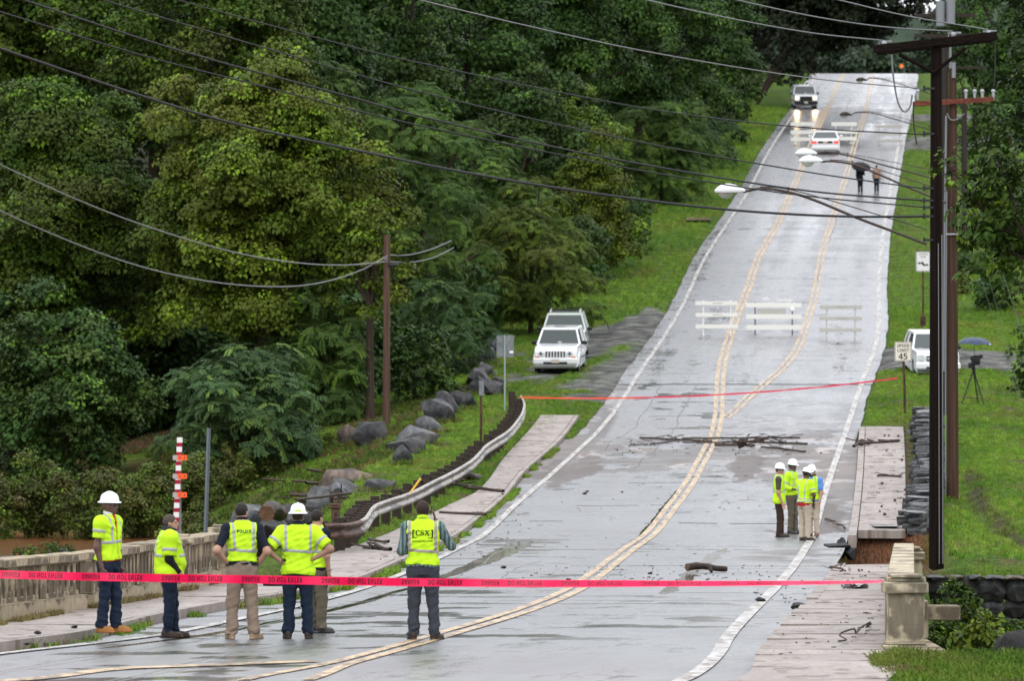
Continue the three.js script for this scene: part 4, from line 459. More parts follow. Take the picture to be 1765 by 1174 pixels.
const NAVY = cloth(0.008, 0.010, 0.02), JEAN = cloth(0.009, 0.017, 0.034), KHAKI = cloth(0.22, 0.165, 0.125), GREYT = cloth(0.04, 0.044, 0.055), BROWN = cloth(0.04, 0.024, 0.018), BLACK = cloth(0.012, 0.012, 0.014), REDC = cloth(0.4, 0.015, 0.02), OLIVE = cloth(0.10, 0.085, 0.06), LIGHTK = cloth(0.42, 0.36, 0.28), BLUEC = cloth(0.10, 0.25, 0.6), GREYB = cloth(0.16, 0.17, 0.18);
const stripedTex = dataTex(64, 64, (u) => { const s = Math.floor(u * 4) % 2 ? 0.42 : 1; return [0.36 * s + 0.18, 0.42 * s + 0.2, 0.42 * s + 0.2]; }, true); const STRIPED = mat(0.55, 0.6, 0.6, 0.85, { map: rep(stripedTex, 9, 9) });
const LEATHER = mat(0.30, 0.14, 0.045, 0.6, { map: stainTex }), BOOTBR = mat(0.035, 0.024, 0.018, 0.5), BOOTTAN = mat(0.27, 0.19, 0.12, 0.7), BOOTBK = mat(0.015, 0.014, 0.014, 0.4), BOOTRED = mat(0.11, 0.035, 0.02, 0.4);
const HATW = pmat(0.78, 0.79, 0.80, 0.25, { clearcoat: 0.6, clearcoatRoughness: 0.15 }), HAIRD = mat(0.018, 0.013, 0.011, 0.6), HAIRG = mat(0.06, 0.045, 0.036, 0.65), EYEW = mat(0.7, 0.7, 0.68, 0.2);
const _Y = V(0, 1, 0), EYEBLACK = mat(0.03, 0.02, 0.02, 0.15);
const fontB = await new FontLoader().loadAsync('fonts/droid/droid_serif_bold.typeface.json'), fontS = await new FontLoader().loadAsync('fonts/droid/droid_sans_bold.typeface.json');

/* person: o = { p, turn, H, w (girth), label, cell, arms: {L,R: {e:[..], w:[..], curl}}, feet: {L:[x,z,toe], R:[...]}, lean, headYaw, headPitch, top, ... }
   local axes: +z forward, +x the person's left; lengths in units of standing height */
function person(o) {
  const H = o.H, B = o.w ?? 1, cell = o.cell ?? 0.013, root = thing('person', o.label, 'person', o.p, o.turn, o.group), lean = o.lean ?? [0, 0], belly = o.belly ?? 0;
  const hipY = 0.50 * H, waistY = 0.60 * H, shY = 0.815 * H, neckY = 0.86 * H, headC = 0.924 * H;
  const off = (y) => { const t = clamp((y - hipY) / (shY - hipY), 0, 1.3); return [lean[0] * t, lean[1] * t]; };
  const shW = (o.shW ?? 0.112) * H * Math.sqrt(B), hipW = 0.052 * H * B;
  const S = (sd) => { const q = off(shY); return [sd * shW + q[0], shY - 0.012 * H, q[1] - 0.005 * H]; };
  const arm = {}; for (const [k, sd] of [['L', 1], ['R', -1]]) { const a = o.arms[k], s = S(sd); arm[k] = { s, e: [s[0] + sd * a.e[0] * H, s[1] + a.e[1] * H, s[2] + a.e[2] * H], w: [s[0] + sd * a.w[0] * H, s[1] + a.w[1] * H, s[2] + a.w[2] * H], sd, f: a.f ?? null, curl: a.curl ?? 0.5 }; }
  const leg = {}; for (const [k, sd] of [['L', 1], ['R', -1]]) { const f = o.feet[k], h = [sd * hipW * 0.92, hipY - 0.01 * H, 0], an = [f[0] * H, 0.05 * H, f[1] * H], kn = [lerp(h[0], an[0], 0.5), 0.278 * H, lerp(h[2], an[2], 0.5) + (f[3] ?? 0.012) * H]; leg[k] = { h, kn, an, toe: f[2] ?? 0, sd }; }
  // torso: half width and half depth by height
  const tw = [[0.46 * H, 0.088 * H * B], [0.52 * H, 0.097 * H * B], [0.60 * H, 0.083 * H * B + belly * 0.3], [0.70 * H, 0.098 * H * B], [0.77 * H, 0.106 * H * B], [0.815 * H, 0.094 * H * B], [0.835 * H, 0.072 * H * B], [0.862 * H, 0.04 * H]], td = [[0.46 * H, 0.062 * H * B], [0.52 * H, 0.068 * H * B], [0.60 * H, 0.060 * H * B + belly * 0.5], [0.70 * H, 0.066 * H * B + belly * 0.2], [0.77 * H, 0.062 * H * B], [0.815 * H, 0.05 * H * B], [0.835 * H, 0.043 * H * B], [0.862 * H, 0.036 * H]];
  const torso = (e) => (x, y, z) => { const yy = clamp(y, 0.46 * H, 0.862 * H), q = off(yy), w = lin(tw, yy) + e, d = lin(td, yy) + e, zz = z - q[1] - belly * 0.5 * Math.exp(-Math.pow((yy - 0.6 * H) / (0.07 * H), 2)) * (z > 0 ? 1 : 0), a = (x - q[0]) / w, c = zz / d; const r = (Math.pow(Math.pow(Math.abs(a), 2.4) + Math.pow(Math.abs(c), 2.4), 1 / 2.4) - 1) * Math.min(w, d), v = Math.abs(y - yy); return r > 0 ? Math.hypot(r, v) : v > 0 ? Math.max(r, v) : r; };
  function lin(t, y) { let i = 0; while (i < t.length - 2 && t[i + 1][0] < y) i++; return lerp(t[i][1], t[i + 1][1], clamp((y - t[i][0]) / (t[i + 1][0] - t[i][0]))); }
  const g = Math.sqrt(B), ua = (A, e) => cap(...A.s, ...A.e, 0.031 * H * g + e, 0.024 * H * g + e), fa = (A, e) => cap(...A.e, ...A.w, 0.0245 * H * g + e, 0.0155 * H + e), del = (A, e) => ell(A.s[0] - A.sd * 0.006 * H, A.s[1], A.s[2], 0.04 * H * g + e, 0.04 * H * g + e, 0.036 * H * g + e);
  const th = (A, e, e2 = e) => cap(...A.h, ...A.kn, 0.05 * H * B + e, 0.032 * H * g + e2), sh = (A, e, e2 = e) => cap(...A.kn, ...A.an, 0.031 * H * g + e, 0.02 * H + e2);
  const L = arm.L, R = arm.R, l = leg.L, r = leg.R, hq = off(headC), hz = hq[1] + (o.headFwd ?? 0.012) * H;
  // ---- body: one continuous skin surface
  const neck = cap(off(neckY)[0], 0.80 * H, off(neckY)[1] - 0.006 * H, hq[0], 0.885 * H, hz - 0.012 * H, 0.036 * H, 0.032 * H);
  const cy = Math.cos(o.headYaw ?? 0), sy = Math.sin(o.headYaw ?? 0), cp = Math.cos(o.headPitch ?? 0), sp2 = Math.sin(o.headPitch ?? 0);
  const toHead = (x, y, z) => { const X = x - hq[0], Y = y - headC, Z = z - hz, x1 = X * cy - Z * sy, z1 = X * sy + Z * cy; return [x1, Y * cp + z1 * sp2, -Y * sp2 + z1 * cp]; };
  const k = H / 1.78, hd = U(0.03 * k, ell(0, 0.022 * k, -0.012 * k, 0.074 * k, 0.098 * k, 0.094 * k), ell(0, -0.05 * k, 0.022 * k, 0.056 * k, 0.066 * k, 0.064 * k), ell(0, -0.088 * k, 0.055 * k, 0.025 * k, 0.02 * k, 0.022 * k)), face = U(0.012 * k, ell(0, -0.018 * k, 0.093 * k, 0.012 * k, 0.022 * k, 0.02 * k), ell(0, -0.03 * k, 0.098 * k, 0.017 * k, 0.011 * k, 0.014 * k), ell(0, 0.022 * k, 0.078 * k, 0.045 * k, 0.01 * k, 0.012 * k), ell(0.071 * k, -0.012 * k, -0.012 * k, 0.011 * k, 0.032 * k, 0.019 * k), ell(-0.071 * k, -0.012 * k, -0.012 * k, 0.011 * k, 0.032 * k, 0.019 * k), ell(0, -0.062 * k, 0.08 * k, 0.026 * k, 0.012 * k, 0.012 * k)), eyeS = (x, y, z) => Math.min(ell(0.03 * k, 0.003 * k, 0.085 * k, 0.016 * k, 0.01 * k, 0.014 * k)(x, y, z), ell(-0.03 * k, 0.003 * k, 0.085 * k, 0.016 * k, 0.01 * k, 0.014 * k)(x, y, z));
  const headF = (x, y, z) => { const q = toHead(x, y, z); return Math.max(smin(hd(...q), face(...q), 0.014 * k), -eyeS(...q)); };
  const bodyF = U(0.05, torso(-0.012), neck, del(L, -0.008), del(R, -0.008), ua(L, -0.004), ua(R, -0.004), fa(L, 0), fa(R, 0), th(l, -0.012), th(r, -0.012), sh(l, -0.008), sh(r, -0.008));
  const lo = [1e9, 0, 1e9], hi = [-1e9, 0, -1e9]; for (const a of [L.s, L.e, L.w, R.s, R.e, R.w, l.an, r.an, l.kn, r.kn]) for (const i of [0, 2]) { lo[i] = Math.min(lo[i], a[i] - 0.14); hi[i] = Math.max(hi[i], a[i] + 0.14); }
  lo[2] = Math.min(lo[2], -0.22 * B + Math.min(0, lean[1])); hi[2] = Math.max(hi[2], 0.22 * B + belly + Math.max(0, lean[1])); lo[0] = Math.min(lo[0], -0.24 * B); hi[0] = Math.max(hi[0], 0.24 * B);
  const geos = [surfaceNet(bodyF, [lo[0], 0.03, lo[2]], [hi[0], 0.9 * H, hi[2]], cell * 1.25), surfaceNet((x, y, z) => Math.min(headF(x, y, z), neck(x, y, z)), [hq[0] - 0.13, 0.85 * H, hz - 0.15], [hq[0] + 0.13, 1.01 * H + 0.02, hz + 0.15], cell * 0.5)];
  // hands: palm, four fingers, thumb
  for (const A of [L, R]) { const d = A.f ? V(...A.f).multiply(V(A.sd, 1, 1)).normalize() : V(...A.w).sub(V(...A.e)).normalize(), w = V(...A.w), side = V(A.sd, 0, 0).cross(d).length() < 0.3 ? V(0, 0, 1) : V(0, 0, 1).addScaledVector(d, -d.z).normalize(), nrm = d.clone().cross(side).normalize().multiplyScalar(-A.sd); // side: thumb side, nrm: towards the body
    const pal = w.clone().addScaledVector(d, 0.05 * k), K = 0.0, fs = []; const pc = (a, b, r0, r1) => fs.push(cap(a.x, a.y, a.z, b.x, b.y, b.z, r0 * k, r1 * k));
    for (let i = -1; i <= 1; i++) pc(w.clone().addScaledVector(side, i * 0.012), w.clone().addScaledVector(d, 0.085 * k).addScaledVector(side, i * 0.026), 0.015, 0.0125);
    for (let i = 0; i < 4; i++) { let a = w.clone().addScaledVector(d, 0.085 * k).addScaledVector(side, (1.5 - i) * 0.0195 * k), dir = d.clone().addScaledVector(side, (1.5 - i) * 0.06), c = A.curl * (0.8 + 0.12 * i); for (let j = 0; j < 3; j++) { dir = dir.clone().applyAxisAngle(side, 0).addScaledVector(nrm.clone().negate(), -c * 0.75).normalize(); const Ls = [0.042, 0.027, 0.021][j] * [0.94, 1.05, 1, 0.8][i] * k, b = a.clone().addScaledVector(dir, Ls); pc(a, b, 0.0095 - j * 0.0008, 0.0088 - j * 0.001); a = b; } }
    { let a = w.clone().addScaledVector(d, 0.025 * k).addScaledVector(side, 0.022), dir = d.clone().multiplyScalar(0.7).addScaledVector(side, 0.75).normalize(); for (let j = 0; j < 2; j++) { const b = a.clone().addScaledVector(dir, [0.042, 0.03][j] * k); pc(a, b, 0.0125 - j * 0.002, 0.0105 - j * 0.002); a = b; dir = dir.addScaledVector(d, 0.5).addScaledVector(nrm, 0.3 * A.curl).normalize(); } }
    const c = w.clone().addScaledVector(d, 0.08 * k); geos.push(surfaceNet(U(0.01, ...fs), [c.x - 0.13, c.y - 0.13, c.z - 0.13], [c.x + 0.13, c.y + 0.13, c.z + 0.13], cell < 0.02 ? 0.0055 : 0.011)); }
  const body = part('body', mergeGeometries(geos), o.skin, root);
  for (const s of [-1, 1]) { const e = V(s * 0.03 * k, 0.003 * k, 0.077 * k).applyEuler(new THREE.Euler(o.headPitch ?? 0, 0, 0)).applyAxisAngle(_Y, o.headYaw ?? 0).add(V(hq[0], headC, hz)); part('eye', T(new THREE.SphereGeometry(0.0125 * k, 10, 8), e.x, e.y, e.z), EYEBLACK, root); }
  // ---- trousers
  const folds = (x, y, z, a, s) => a * (vnoise3(x * 9 + s, y * 26 + x * 10, z * 9) - 0.5) + a * 0.7 * (vnoise3(x * 14, y * 9 - x * 12 + s, z * 14 + 3) - 0.5);
  const ez = o.ease ?? 0.016, cuff = 0.035 * H, waist = (o.waist ?? 0.575) * H;
  const trF = (x, y, z) => { let d = smin(torso(0.006)(x, y, z), smin(th(l, ez, ez)(x, y, z), sh(l, ez, ez + 0.018)(x, y, z), 0.04), 0.03); d = smin(d, smin(th(r, ez, ez)(x, y, z), sh(r, ez, ez + 0.018)(x, y, z), 0.04), 0.012 + 0.03 * sst(0.42 * H, 0.5 * H, y)); d -= folds(x, y, z, (cell < 0.016 ? 0.019 : 0.012) * (1 + 1.3 * sst(0.16 * H, 0.05 * H, y)), o.H * 7); return Math.max(d, y - waist, cuff - y); };
  part('trousers', surfaceNet(trF, [lo[0], cuff - 0.03, lo[2]], [hi[0], waist + 0.03, hi[2]], cell), o.trousers, root);
  if (o.belt) part('belt', surfaceNet((x, y, z) => Math.max(torso(0.016)(x, y, z), Math.abs(y - waist + 0.012) - 0.02), [-0.3, waist - 0.06, -0.3], [0.3, waist + 0.04, 0.35], cell), o.belt, root);
  // ---- shirt or jacket under the vest
  const sleeve = (A, t, e) => { const f1 = ua(A, e), f2 = fa(A, e * 0.9), dl = del(A, e * 0.9), la = Math.hypot(A.e[0] - A.s[0], A.e[1] - A.s[1], A.e[2] - A.s[2]), dirU = [0, 1, 2].map((i) => (A.e[i] - A.s[i]) / la), lf = Math.hypot(A.w[0] - A.e[0], A.w[1] - A.e[1], A.w[2] - A.e[2]), dirF = [0, 1, 2].map((i) => (A.w[i] - A.e[i]) / lf);
    return (x, y, z) => { const su = (x - A.s[0]) * dirU[0] + (y - A.s[1]) * dirU[1] + (z - A.s[2]) * dirU[2], sf = (x - A.e[0]) * dirF[0] + (y - A.e[1]) * dirF[1] + (z - A.e[2]) * dirF[2]; const w = folds(x, y, z, 0.009, 3); if (t <= 1) return Math.max(smin(f1(x, y, z), dl(x, y, z), 0.03) - w, su - t * la); return Math.max(smin(smin(f1(x, y, z), dl(x, y, z), 0.03), f2(x, y, z), 0.03) - w, sf - (t - 1) * lf); }; };
  const neckCut = (x, y, z) => { const q = off(neckY); return 0.05 * k - Math.hypot(x - q[0], (y - 0.885 * H) * 0.62, z - q[1] - 0.006 * H); };
  const topF = (e, t, hem, am) => { const tb = torso(e), a = sleeve(L, t, am), b = sleeve(R, t, am); return (x, y, z) => { let d = tb(x, y, z) - folds(x, y, z, cell < 0.016 ? 0.024 : 0.014, 11); d -= 0.012 * sst(0.64 * H, hem, y) ; d = smin(smin(d, a(x, y, z), 0.035), b(x, y, z), 0.035); return Math.max(d, hem - y + 0.012 * Math.sin(x * 11 + 1), neckCut(x, y, z)); }; };
  const wide = [lo[0], 0.40 * H, lo[2]], high = [hi[0], 0.885 * H, hi[2]];
  if (o.shirt) part(o.shirtName ?? 'shirt', surfaceNet(topF(0.007, o.shirt.t, (o.shirt.hem ?? 0.53) * H, 0.010), wide, high, cell), o.shirt.m, root);
  if (o.collar) part('collar', surfaceNet((x, y, z) => { const q = off(neckY), rd = Math.hypot(x - q[0], z - q[1] - 0.004); return Math.max(Math.abs(rd - 0.066 * k * (o.collar.r ?? 1)) - 0.013 * (o.collar.th ?? 1), Math.abs(y - 0.872 * H + (z - q[1]) * 0.25) - 0.021 * k * (o.collar.h ?? 1)); }, [-0.2 + hq[0], 0.8 * H, hq[1] - 0.2], [0.2 + hq[0], 0.93 * H, hq[1] + 0.2], cell * 0.7), o.collar.m, root);
  if (o.vest) { const v = o.vest, hem = v.hem * H, ve = 0.014 + (v.e ?? 0), base = topF(ve, v.t ?? 0.5, hem, 0.02 + (v.e ?? 0));
    const armCut = (x, y, z) => { if (v.t) return -1; let m = -1; for (const A of [L, R]) m = Math.max(m, ((x - off(y)[0]) * A.sd - (0.098 + 0.028 * sst(0.80 * H, 0.70 * H, y)) * H * Math.sqrt(B) * (v.cutW ?? 1))); return m; };
    const openF = (x, y, z) => v.open ? (z > 0 ? 0.012 + 0.20 * Math.max(0, y / H - 0.70) * 0.9 - Math.abs(x - off(y)[0]) : -1) : (v.vee && z > 0 ? Math.max(0, y / H - 0.765) * 0.55 * H / 1.0 - Math.abs(x - off(y)[0]) : -1);
    const F0 = v.t ? base : (() => { const tb = torso(ve); const dA = del(L, 0.012), dB = del(R, 0.012); return (x, y, z) => { let d = tb(x, y, z) - folds(x, y, z, cell < 0.016 ? 0.024 : 0.014, 11) - 0.014 * sst(0.66 * H, hem, y); d = smin(d, Math.min(dA(x, y, z), dB(x, y, z)), 0.04); return Math.max(d, hem - y + 0.01 * Math.sin(x * 11 + 1), neckCut(x, y, z)); }; })();
    const F = (x, y, z) => Math.max(F0(x, y, z), armCut(x, y, z), openF(x, y, z));
    const vm = part('vest', surfaceNet(F, wide, high, cell), v.m ?? HIVIS, root);
    // reflective bands, sewn on: belt, two braces, sleeves
    const bandY = (v.band ?? 0.64) * H, hw = 0.0215; const vx = (v.brace ?? 0.062) * H, onBody = (x, y, z) => Math.abs(x - off(y)[0]) < 0.125 * H * Math.sqrt(B);
    const F2 = (x, y, z) => F(x, y, z) - 0.004;
    const bands = [['reflective_band', (x, y, z) => onBody(x, y, z) && bandOnTorso(x, y, z) ? Math.abs(y - bandY - 0.01 * Math.sin(x * 7)) - hw : 0.03, [-9, bandY - 0.08, -9], [9, bandY + 0.08, 9]]]; if (v.band2) bands.push(['reflective_band', (x, y, z) => onBody(x, y, z) && bandOnTorso(x, y, z) ? Math.abs(y - v.band2 * H) - hw : 0.03, [-9, v.band2 * H - 0.06, -9], [9, v.band2 * H + 0.06, 9]]);
    function bandOnTorso(x, y, z) { return torso(0.05)(x, y, z) < 0.012; }
    for (const s of [-1, 1]) if (!v.noBrace) bands.push(['reflective_brace', (x, y, z) => Math.max(Math.abs(x - off(y)[0] - s * (vx + (y - bandY) * (v.splay ?? 0.02))) - hw * 0.95, bandY - y), s > 0 ? [0, bandY - 0.03, -9] : [-0.22, bandY - 0.03, -9], s > 0 ? [0.22, 9, 9] : [0, 9, 9]]);
    for (const [nm, bf, bl, bh] of bands) part(nm, surfaceNet((x, y, z) => Math.max(F2(x, y, z), bf(x, y, z)), wide.map((q, i) => Math.max(q, bl[i])), high.map((q, i) => Math.min(q, bh[i])), cell * 0.8), v.sm ?? SILVER, vm);
    if (v.t) for (const A of [L, R]) { const la = Math.hypot(A.e[0] - A.s[0], A.e[1] - A.s[1], A.e[2] - A.s[2]), dir = [0, 1, 2].map((i) => (A.e[i] - A.s[i]) / la), at0 = (v.t > 1 ? 0.62 : v.t - 0.3) * la; part('sleeve_band', surfaceNet((x, y, z) => { const su = (x - A.s[0]) * dir[0] + (y - A.s[1]) * dir[1] + (z - A.s[2]) * dir[2]; const c = A.sd * (x - A.s[0] - dir[0] * su) ; return Math.max(sleeve(A, v.t, 0.026 + (v.e ?? 0))(x, y, z) - 0.001, Math.abs(su - at0) - hw); }, [Math.min(A.s[0], A.e[0]) - 0.13, Math.min(A.s[1], A.e[1]) - 0.13, Math.min(A.s[2], A.e[2]) - 0.13], [Math.max(A.s[0], A.e[0]) + 0.13, Math.max(A.s[1], A.e[1]) + 0.13, Math.max(A.s[2], A.e[2]) + 0.13], cell * 0.8), v.sm ?? SILVER, vm); }
    if (v.text) for (const [str, font, size, y, m, xo = 0] of v.text) { const tg = new TextGeometry(str, { font, size: size, depth: 0.003, curveSegments: 2, bevelEnabled: false }); tg.computeBoundingBox(); const bw = tg.boundingBox.max.x; const p = tg.attributes.position; for (let i = 0; i < p.count; i++) { const x = -(p.getX(i) - bw / 2 + xo) + off(y * H)[0], yy = y * H + p.getY(i); let z = -0.5; while (z < 0 && F(x, yy, z) > 0.0015) z += 0.002; p.setXYZ(i, x, yy, z - (p.getZ(i) > 0.001 ? 0.004 : 0)); } tg.computeVertexNormals(); part('lettering', tg, m, vm); } }
  // ---- shoes
  for (const A of [l, r]) { const ct = Math.cos(A.toe * A.sd), st = Math.sin(A.toe * A.sd), fx = A.an[0], fz = A.an[2]; const fn = (x, y, z) => { const X0 = x - fx, Z0 = z - fz, X = X0 * ct - Z0 * st, Z = X0 * st + Z0 * ct; const up = smin(ell(0, 0.062, -0.012, 0.047, 0.075, 0.062)(X, y, Z), ell(0, 0.035, 0.09, 0.048, 0.05, 0.115)(X, y, Z), 0.05), sole = Math.max(ell(0, 0.014, 0.058, 0.053, 0.06, 0.165)(X, y, Z), y - 0.026, -y); return Math.max(Math.min(Math.max(up, 0.012 - y), sole), -y, y - 0.13); }; part('shoe', surfaceNet(fn, [fx - 0.2, -0.02, fz - 0.2], [fx + 0.2, 0.16, fz + 0.26], cell * 0.75), o.shoes, root); }
  // ---- hair, hat
  const HP = (g) => { g.rotateX(o.headPitch ?? 0); g.rotateY(o.headYaw ?? 0); return g.translate(hq[0], headC, hz); };
  if (o.hair) { const hl = o.hairLine ?? 0; const fn = (x, y, z) => { const n = 0.006 * (vnoise3(x * 60, y * 60, z * 60) - 0.5); const a = ell(0, 0.024 * k, -0.014 * k, 0.080 * k, 0.102 * k, 0.099 * k)(x, y, z) - n; return Math.max(a, (-0.045 * k + hl + 1.0 * Math.max(z, -0.02 * k) + 0.02 * k) - y, z - 0.075 * k); }; part('hair', HP(surfaceNet(fn, [-0.11, -0.09, -0.14], [0.11, 0.15, 0.12], cell * 0.5)), o.hair, root); }
  if (o.goatee) part('beard', HP(surfaceNet((x, y, z) => Math.max(Math.max(ell(0, -0.078 * k, 0.066 * k, 0.034 * k, 0.036 * k, 0.03 * k)(x, y, z), -ell(0, -0.058 * k, 0.095 * k, 0.016 * k, 0.006 * k, 0.02 * k)(x, y, z))), [-0.07, -0.14, 0.02], [0.07, -0.02, 0.13], cell * 0.5)), o.goatee, root);
  if (o.hat) { const y0 = 0.052 * k, sc = k * 1.05, tilt = o.hatTilt ?? 0; const prof = [[0.136, -0.010], [0.138, -0.004], [0.118, 0.008], [0.109, 0.016], [0.107, 0.04], [0.098, 0.075], [0.076, 0.104], [0.042, 0.121], [0, 0.126]].map(([a, b]) => new THREE.Vector2(a * sc, b * sc)); if (o.hat === 'cap') { prof[0].x = 0.115 * sc; prof[1].x = 0.116 * sc; prof[2].x = 0.112 * sc; }
    const shell = new THREE.LatheGeometry(prof, 36); shell.scale(0.92, 1, 1.1); const ridge = new THREE.TorusGeometry(0.098 * sc, 0.010 * sc, 6, 24, Math.PI).rotateY(Math.PI / 2).scale(1, 1.22, 1.04).translate(0, 0.004 * sc, 0); const gs = [shell, ridge]; for (const s of [-1, 1]) gs.push(new THREE.TorusGeometry(0.095 * sc, 0.007 * sc, 6, 20, Math.PI).rotateY(Math.PI / 2).scale(1, 1.19, 1.02).translate(s * 0.03 * sc, 0, 0));
    if (o.hat === 'cap') gs.push(T(new THREE.SphereGeometry(0.1 * sc, 16, 6, 0, 6.283, 0, 1.57).scale(0.95, 0.16, 0.8), 0, -0.004, 0.085 * sc)); const M = (g) => HP(g.rotateX(tilt).translate(0, y0, -0.006)); const hm = part('hard_hat', merge(gs.map((g) => M(g))), HATW, root); part('hat_lining', M(new THREE.CircleGeometry(0.108 * sc, 20).rotateX(Math.PI / 2).scale(0.92, 1, 1.1).translate(0, 0.004, 0)), BLACK, hm); if (o.hatBand) part('hat_sticker', M(box(0.085, 0.022, 0.006, 0, 0.028 * sc, -0.122 * sc).rotateX(0)), HIVIS, hm); if (o.strap) part('suspension', M(new THREE.TorusGeometry(0.098 * sc, 0.01, 5, 20).rotateX(Math.PI / 2).translate(0, -0.02, 0)), BLACK, hm); }
  return root;
}

const ground76 = (px, row, lift = 0) => onRoad(px, row, lift);
const HANG = { e: [0.018, -0.185, -0.012], w: [0.012, -0.33, 0.03], curl: 0.45 };
const onPave = (px, row) => { const d = depthAt(row, 0.12); return V((px - IMW / 2) * d / FPX, hRoad(d) + 0.125, -d); };
// the six people nearest
person({ p: onPave(188, 1091), turn: 1.12, H: 1.80, w: 1.0, label: 'man in white full-brim hard hat standing by the balustrade in tan boots', skin: SKIN.dark, trousers: JEAN, shoes: LEATHER, arms: { L: HANG, R: { e: [0.012, -0.18, -0.02], w: [0.004, -0.33, 0.015], curl: 0.4 } }, feet: { L: [0.055, 0.035, 0.25], R: [-0.05, -0.03, 0.15] }, shirt: { t: 0.45, m: REDC, hem: 0.52 }, shirtName: 'red_shirt', collar: { m: cloth(0.6, 0.58, 0.58), r: 0.9 }, vest: { hem: 0.53, t: 0.62, open: true, band: 0.665, brace: 0.062, e: 0.012 }, hat: 'brim', hatTilt: 0.02, headYaw: 0.25, waist: 0.57, ease: 0.017 });
person({ p: onRoad(292, 1099), turn: 1.72, H: 1.66, w: 1.22, belly: 0.06, label: 'bareheaded man with grey goatee and dark hood, hand at his pocket', skin: SKIN.light, trousers: JEAN, shoes: BOOTBR, arms: { L: { e: [0.01, -0.17, 0.0], w: [0.0, -0.285, 0.085], curl: 0.3, f: [-0.1, -0.9, 0.35] }, R: { e: [0.012, -0.165, -0.005], w: [0.0, -0.285, 0.085], curl: 0.3, f: [-0.1, -0.9, 0.35] } }, feet: { L: [0.05, 0.05, 0.1], R: [-0.05, -0.02, 0.1] }, shirt: { t: 1.95, m: BLACK, hem: 0.5 }, shirtName: 'dark_jacket', collar: { m: cloth(0.03, 0.035, 0.04), r: 1.22, th: 2.2, h: 1.9 }, vest: { hem: 0.475, t: 0.85, band: 0.67, brace: 0.06, e: 0.03 }, hair: HAIRG, hairLine: 0.005, goatee: mat(0.35, 0.32, 0.3, 0.8), headYaw: -0.05, waist: 0.55 });
const cop = person({ p: onRoad(418, 1102), turn: 3.38, H: 1.83, w: 1.06, label: 'bareheaded man in police vest and khaki trousers, hands on hips', skin: SKIN.light, trousers: KHAKI, belt: KHAKI, shoes: BOOTTAN, arms: { L: { e: [0.085, -0.155, -0.065], w: [-0.03, -0.275, 0.02], curl: 0.5 }, R: { e: [0.055, -0.165, -0.075], w: [-0.02, -0.29, 0.03], curl: 0.5, f: [-0.15, -0.9, 0.2] } }, feet: { L: [0.075, 0.03, 0.1], R: [-0.085, -0.02, 0.75] }, shirt: { t: 0.82, m: NAVY, hem: 0.54 }, shirtName: 'navy_shirt', vest: { hem: 0.565, band: 0.645, brace: 0.066, splay: 0.05, text: [['POLICE', fontS, 0.041, 0.775, cloth(0.01, 0.03, 0.09)]] }, collar: { m: NAVY, r: 0.9 }, hair: HAIRD, headYaw: -0.55, waist: 0.565, ease: 0.022 });
part('holster', [box(0.055, 0.16, 0.09, -0.185, 1.0, -0.02, 0.015)], BOOTBK, cop); part('radio_pouch', [box(0.06, 0.09, 0.07, 0.195, 1.02, -0.01, 0.012)], BOOTBK, cop);
const m4 = person({ p: onRoad(514, 1101), turn: 3.2, H: 1.76, w: 1.12, label: 'man in white hard hat with yellow sticker, elbows out and hands on hips', skin: SKIN.tan, trousers: JEAN, shoes: BOOTBR, arms: { L: { e: [0.12, -0.13, -0.05], w: [0.0, -0.225, -0.055], curl: 0.8, f: [-0.7, -0.45, 0.45] }, R: { e: [0.125, -0.125, -0.05], w: [-0.005, -0.2, -0.045], curl: 0.8, f: [-0.8, -0.2, 0.45] } }, feet: { L: [0.075, 0.0, 0.2], R: [-0.078, 0.0, 0.2] }, vest: { hem: 0.485, t: 0.78, band: 0.665, brace: 0.09, e: 0.016, splay: 0.03 }, collar: { m: NAVY, r: 0.95, h: 1.3 }, hair: HAIRD, hat: 'brim', hatBand: true, waist: 0.55, ease: 0.02 });
part('wristband', [T(new THREE.TorusGeometry(0.034, 0.009, 6, 14).rotateX(1.2), 0.2, 1.05, -0.1)], BLACK, m4);
const m5 = person({ p: onRoad(546, 1091), turn: 2.35, H: 1.70, w: 1.02, label: 'man mostly hidden behind the akimbo man, dark trousers and wristwatch', skin: SKIN.light, trousers: OLIVE, shoes: BOOTBK, arms: { L: HANG, R: { e: [0.035, -0.18, -0.02], w: [0.02, -0.335, 0.02], curl: 0.5 } }, feet: { L: [0.06, 0.05, 0.2], R: [-0.075, -0.02, 0.25] }, shirt: { t: 0.75, m: NAVY, hem: 0.5 }, shirtName: 'navy_shirt', vest: { hem: 0.53, band: 0.66, brace: 0.06 }, hair: HAIRD, headYaw: 0.2, waist: 0.55, ease: 0.022 });
part('watch', [T(new THREE.TorusGeometry(0.031, 0.009, 6, 14).rotateX(1.5), -0.244, 0.87, 0.02)], galv, m5);
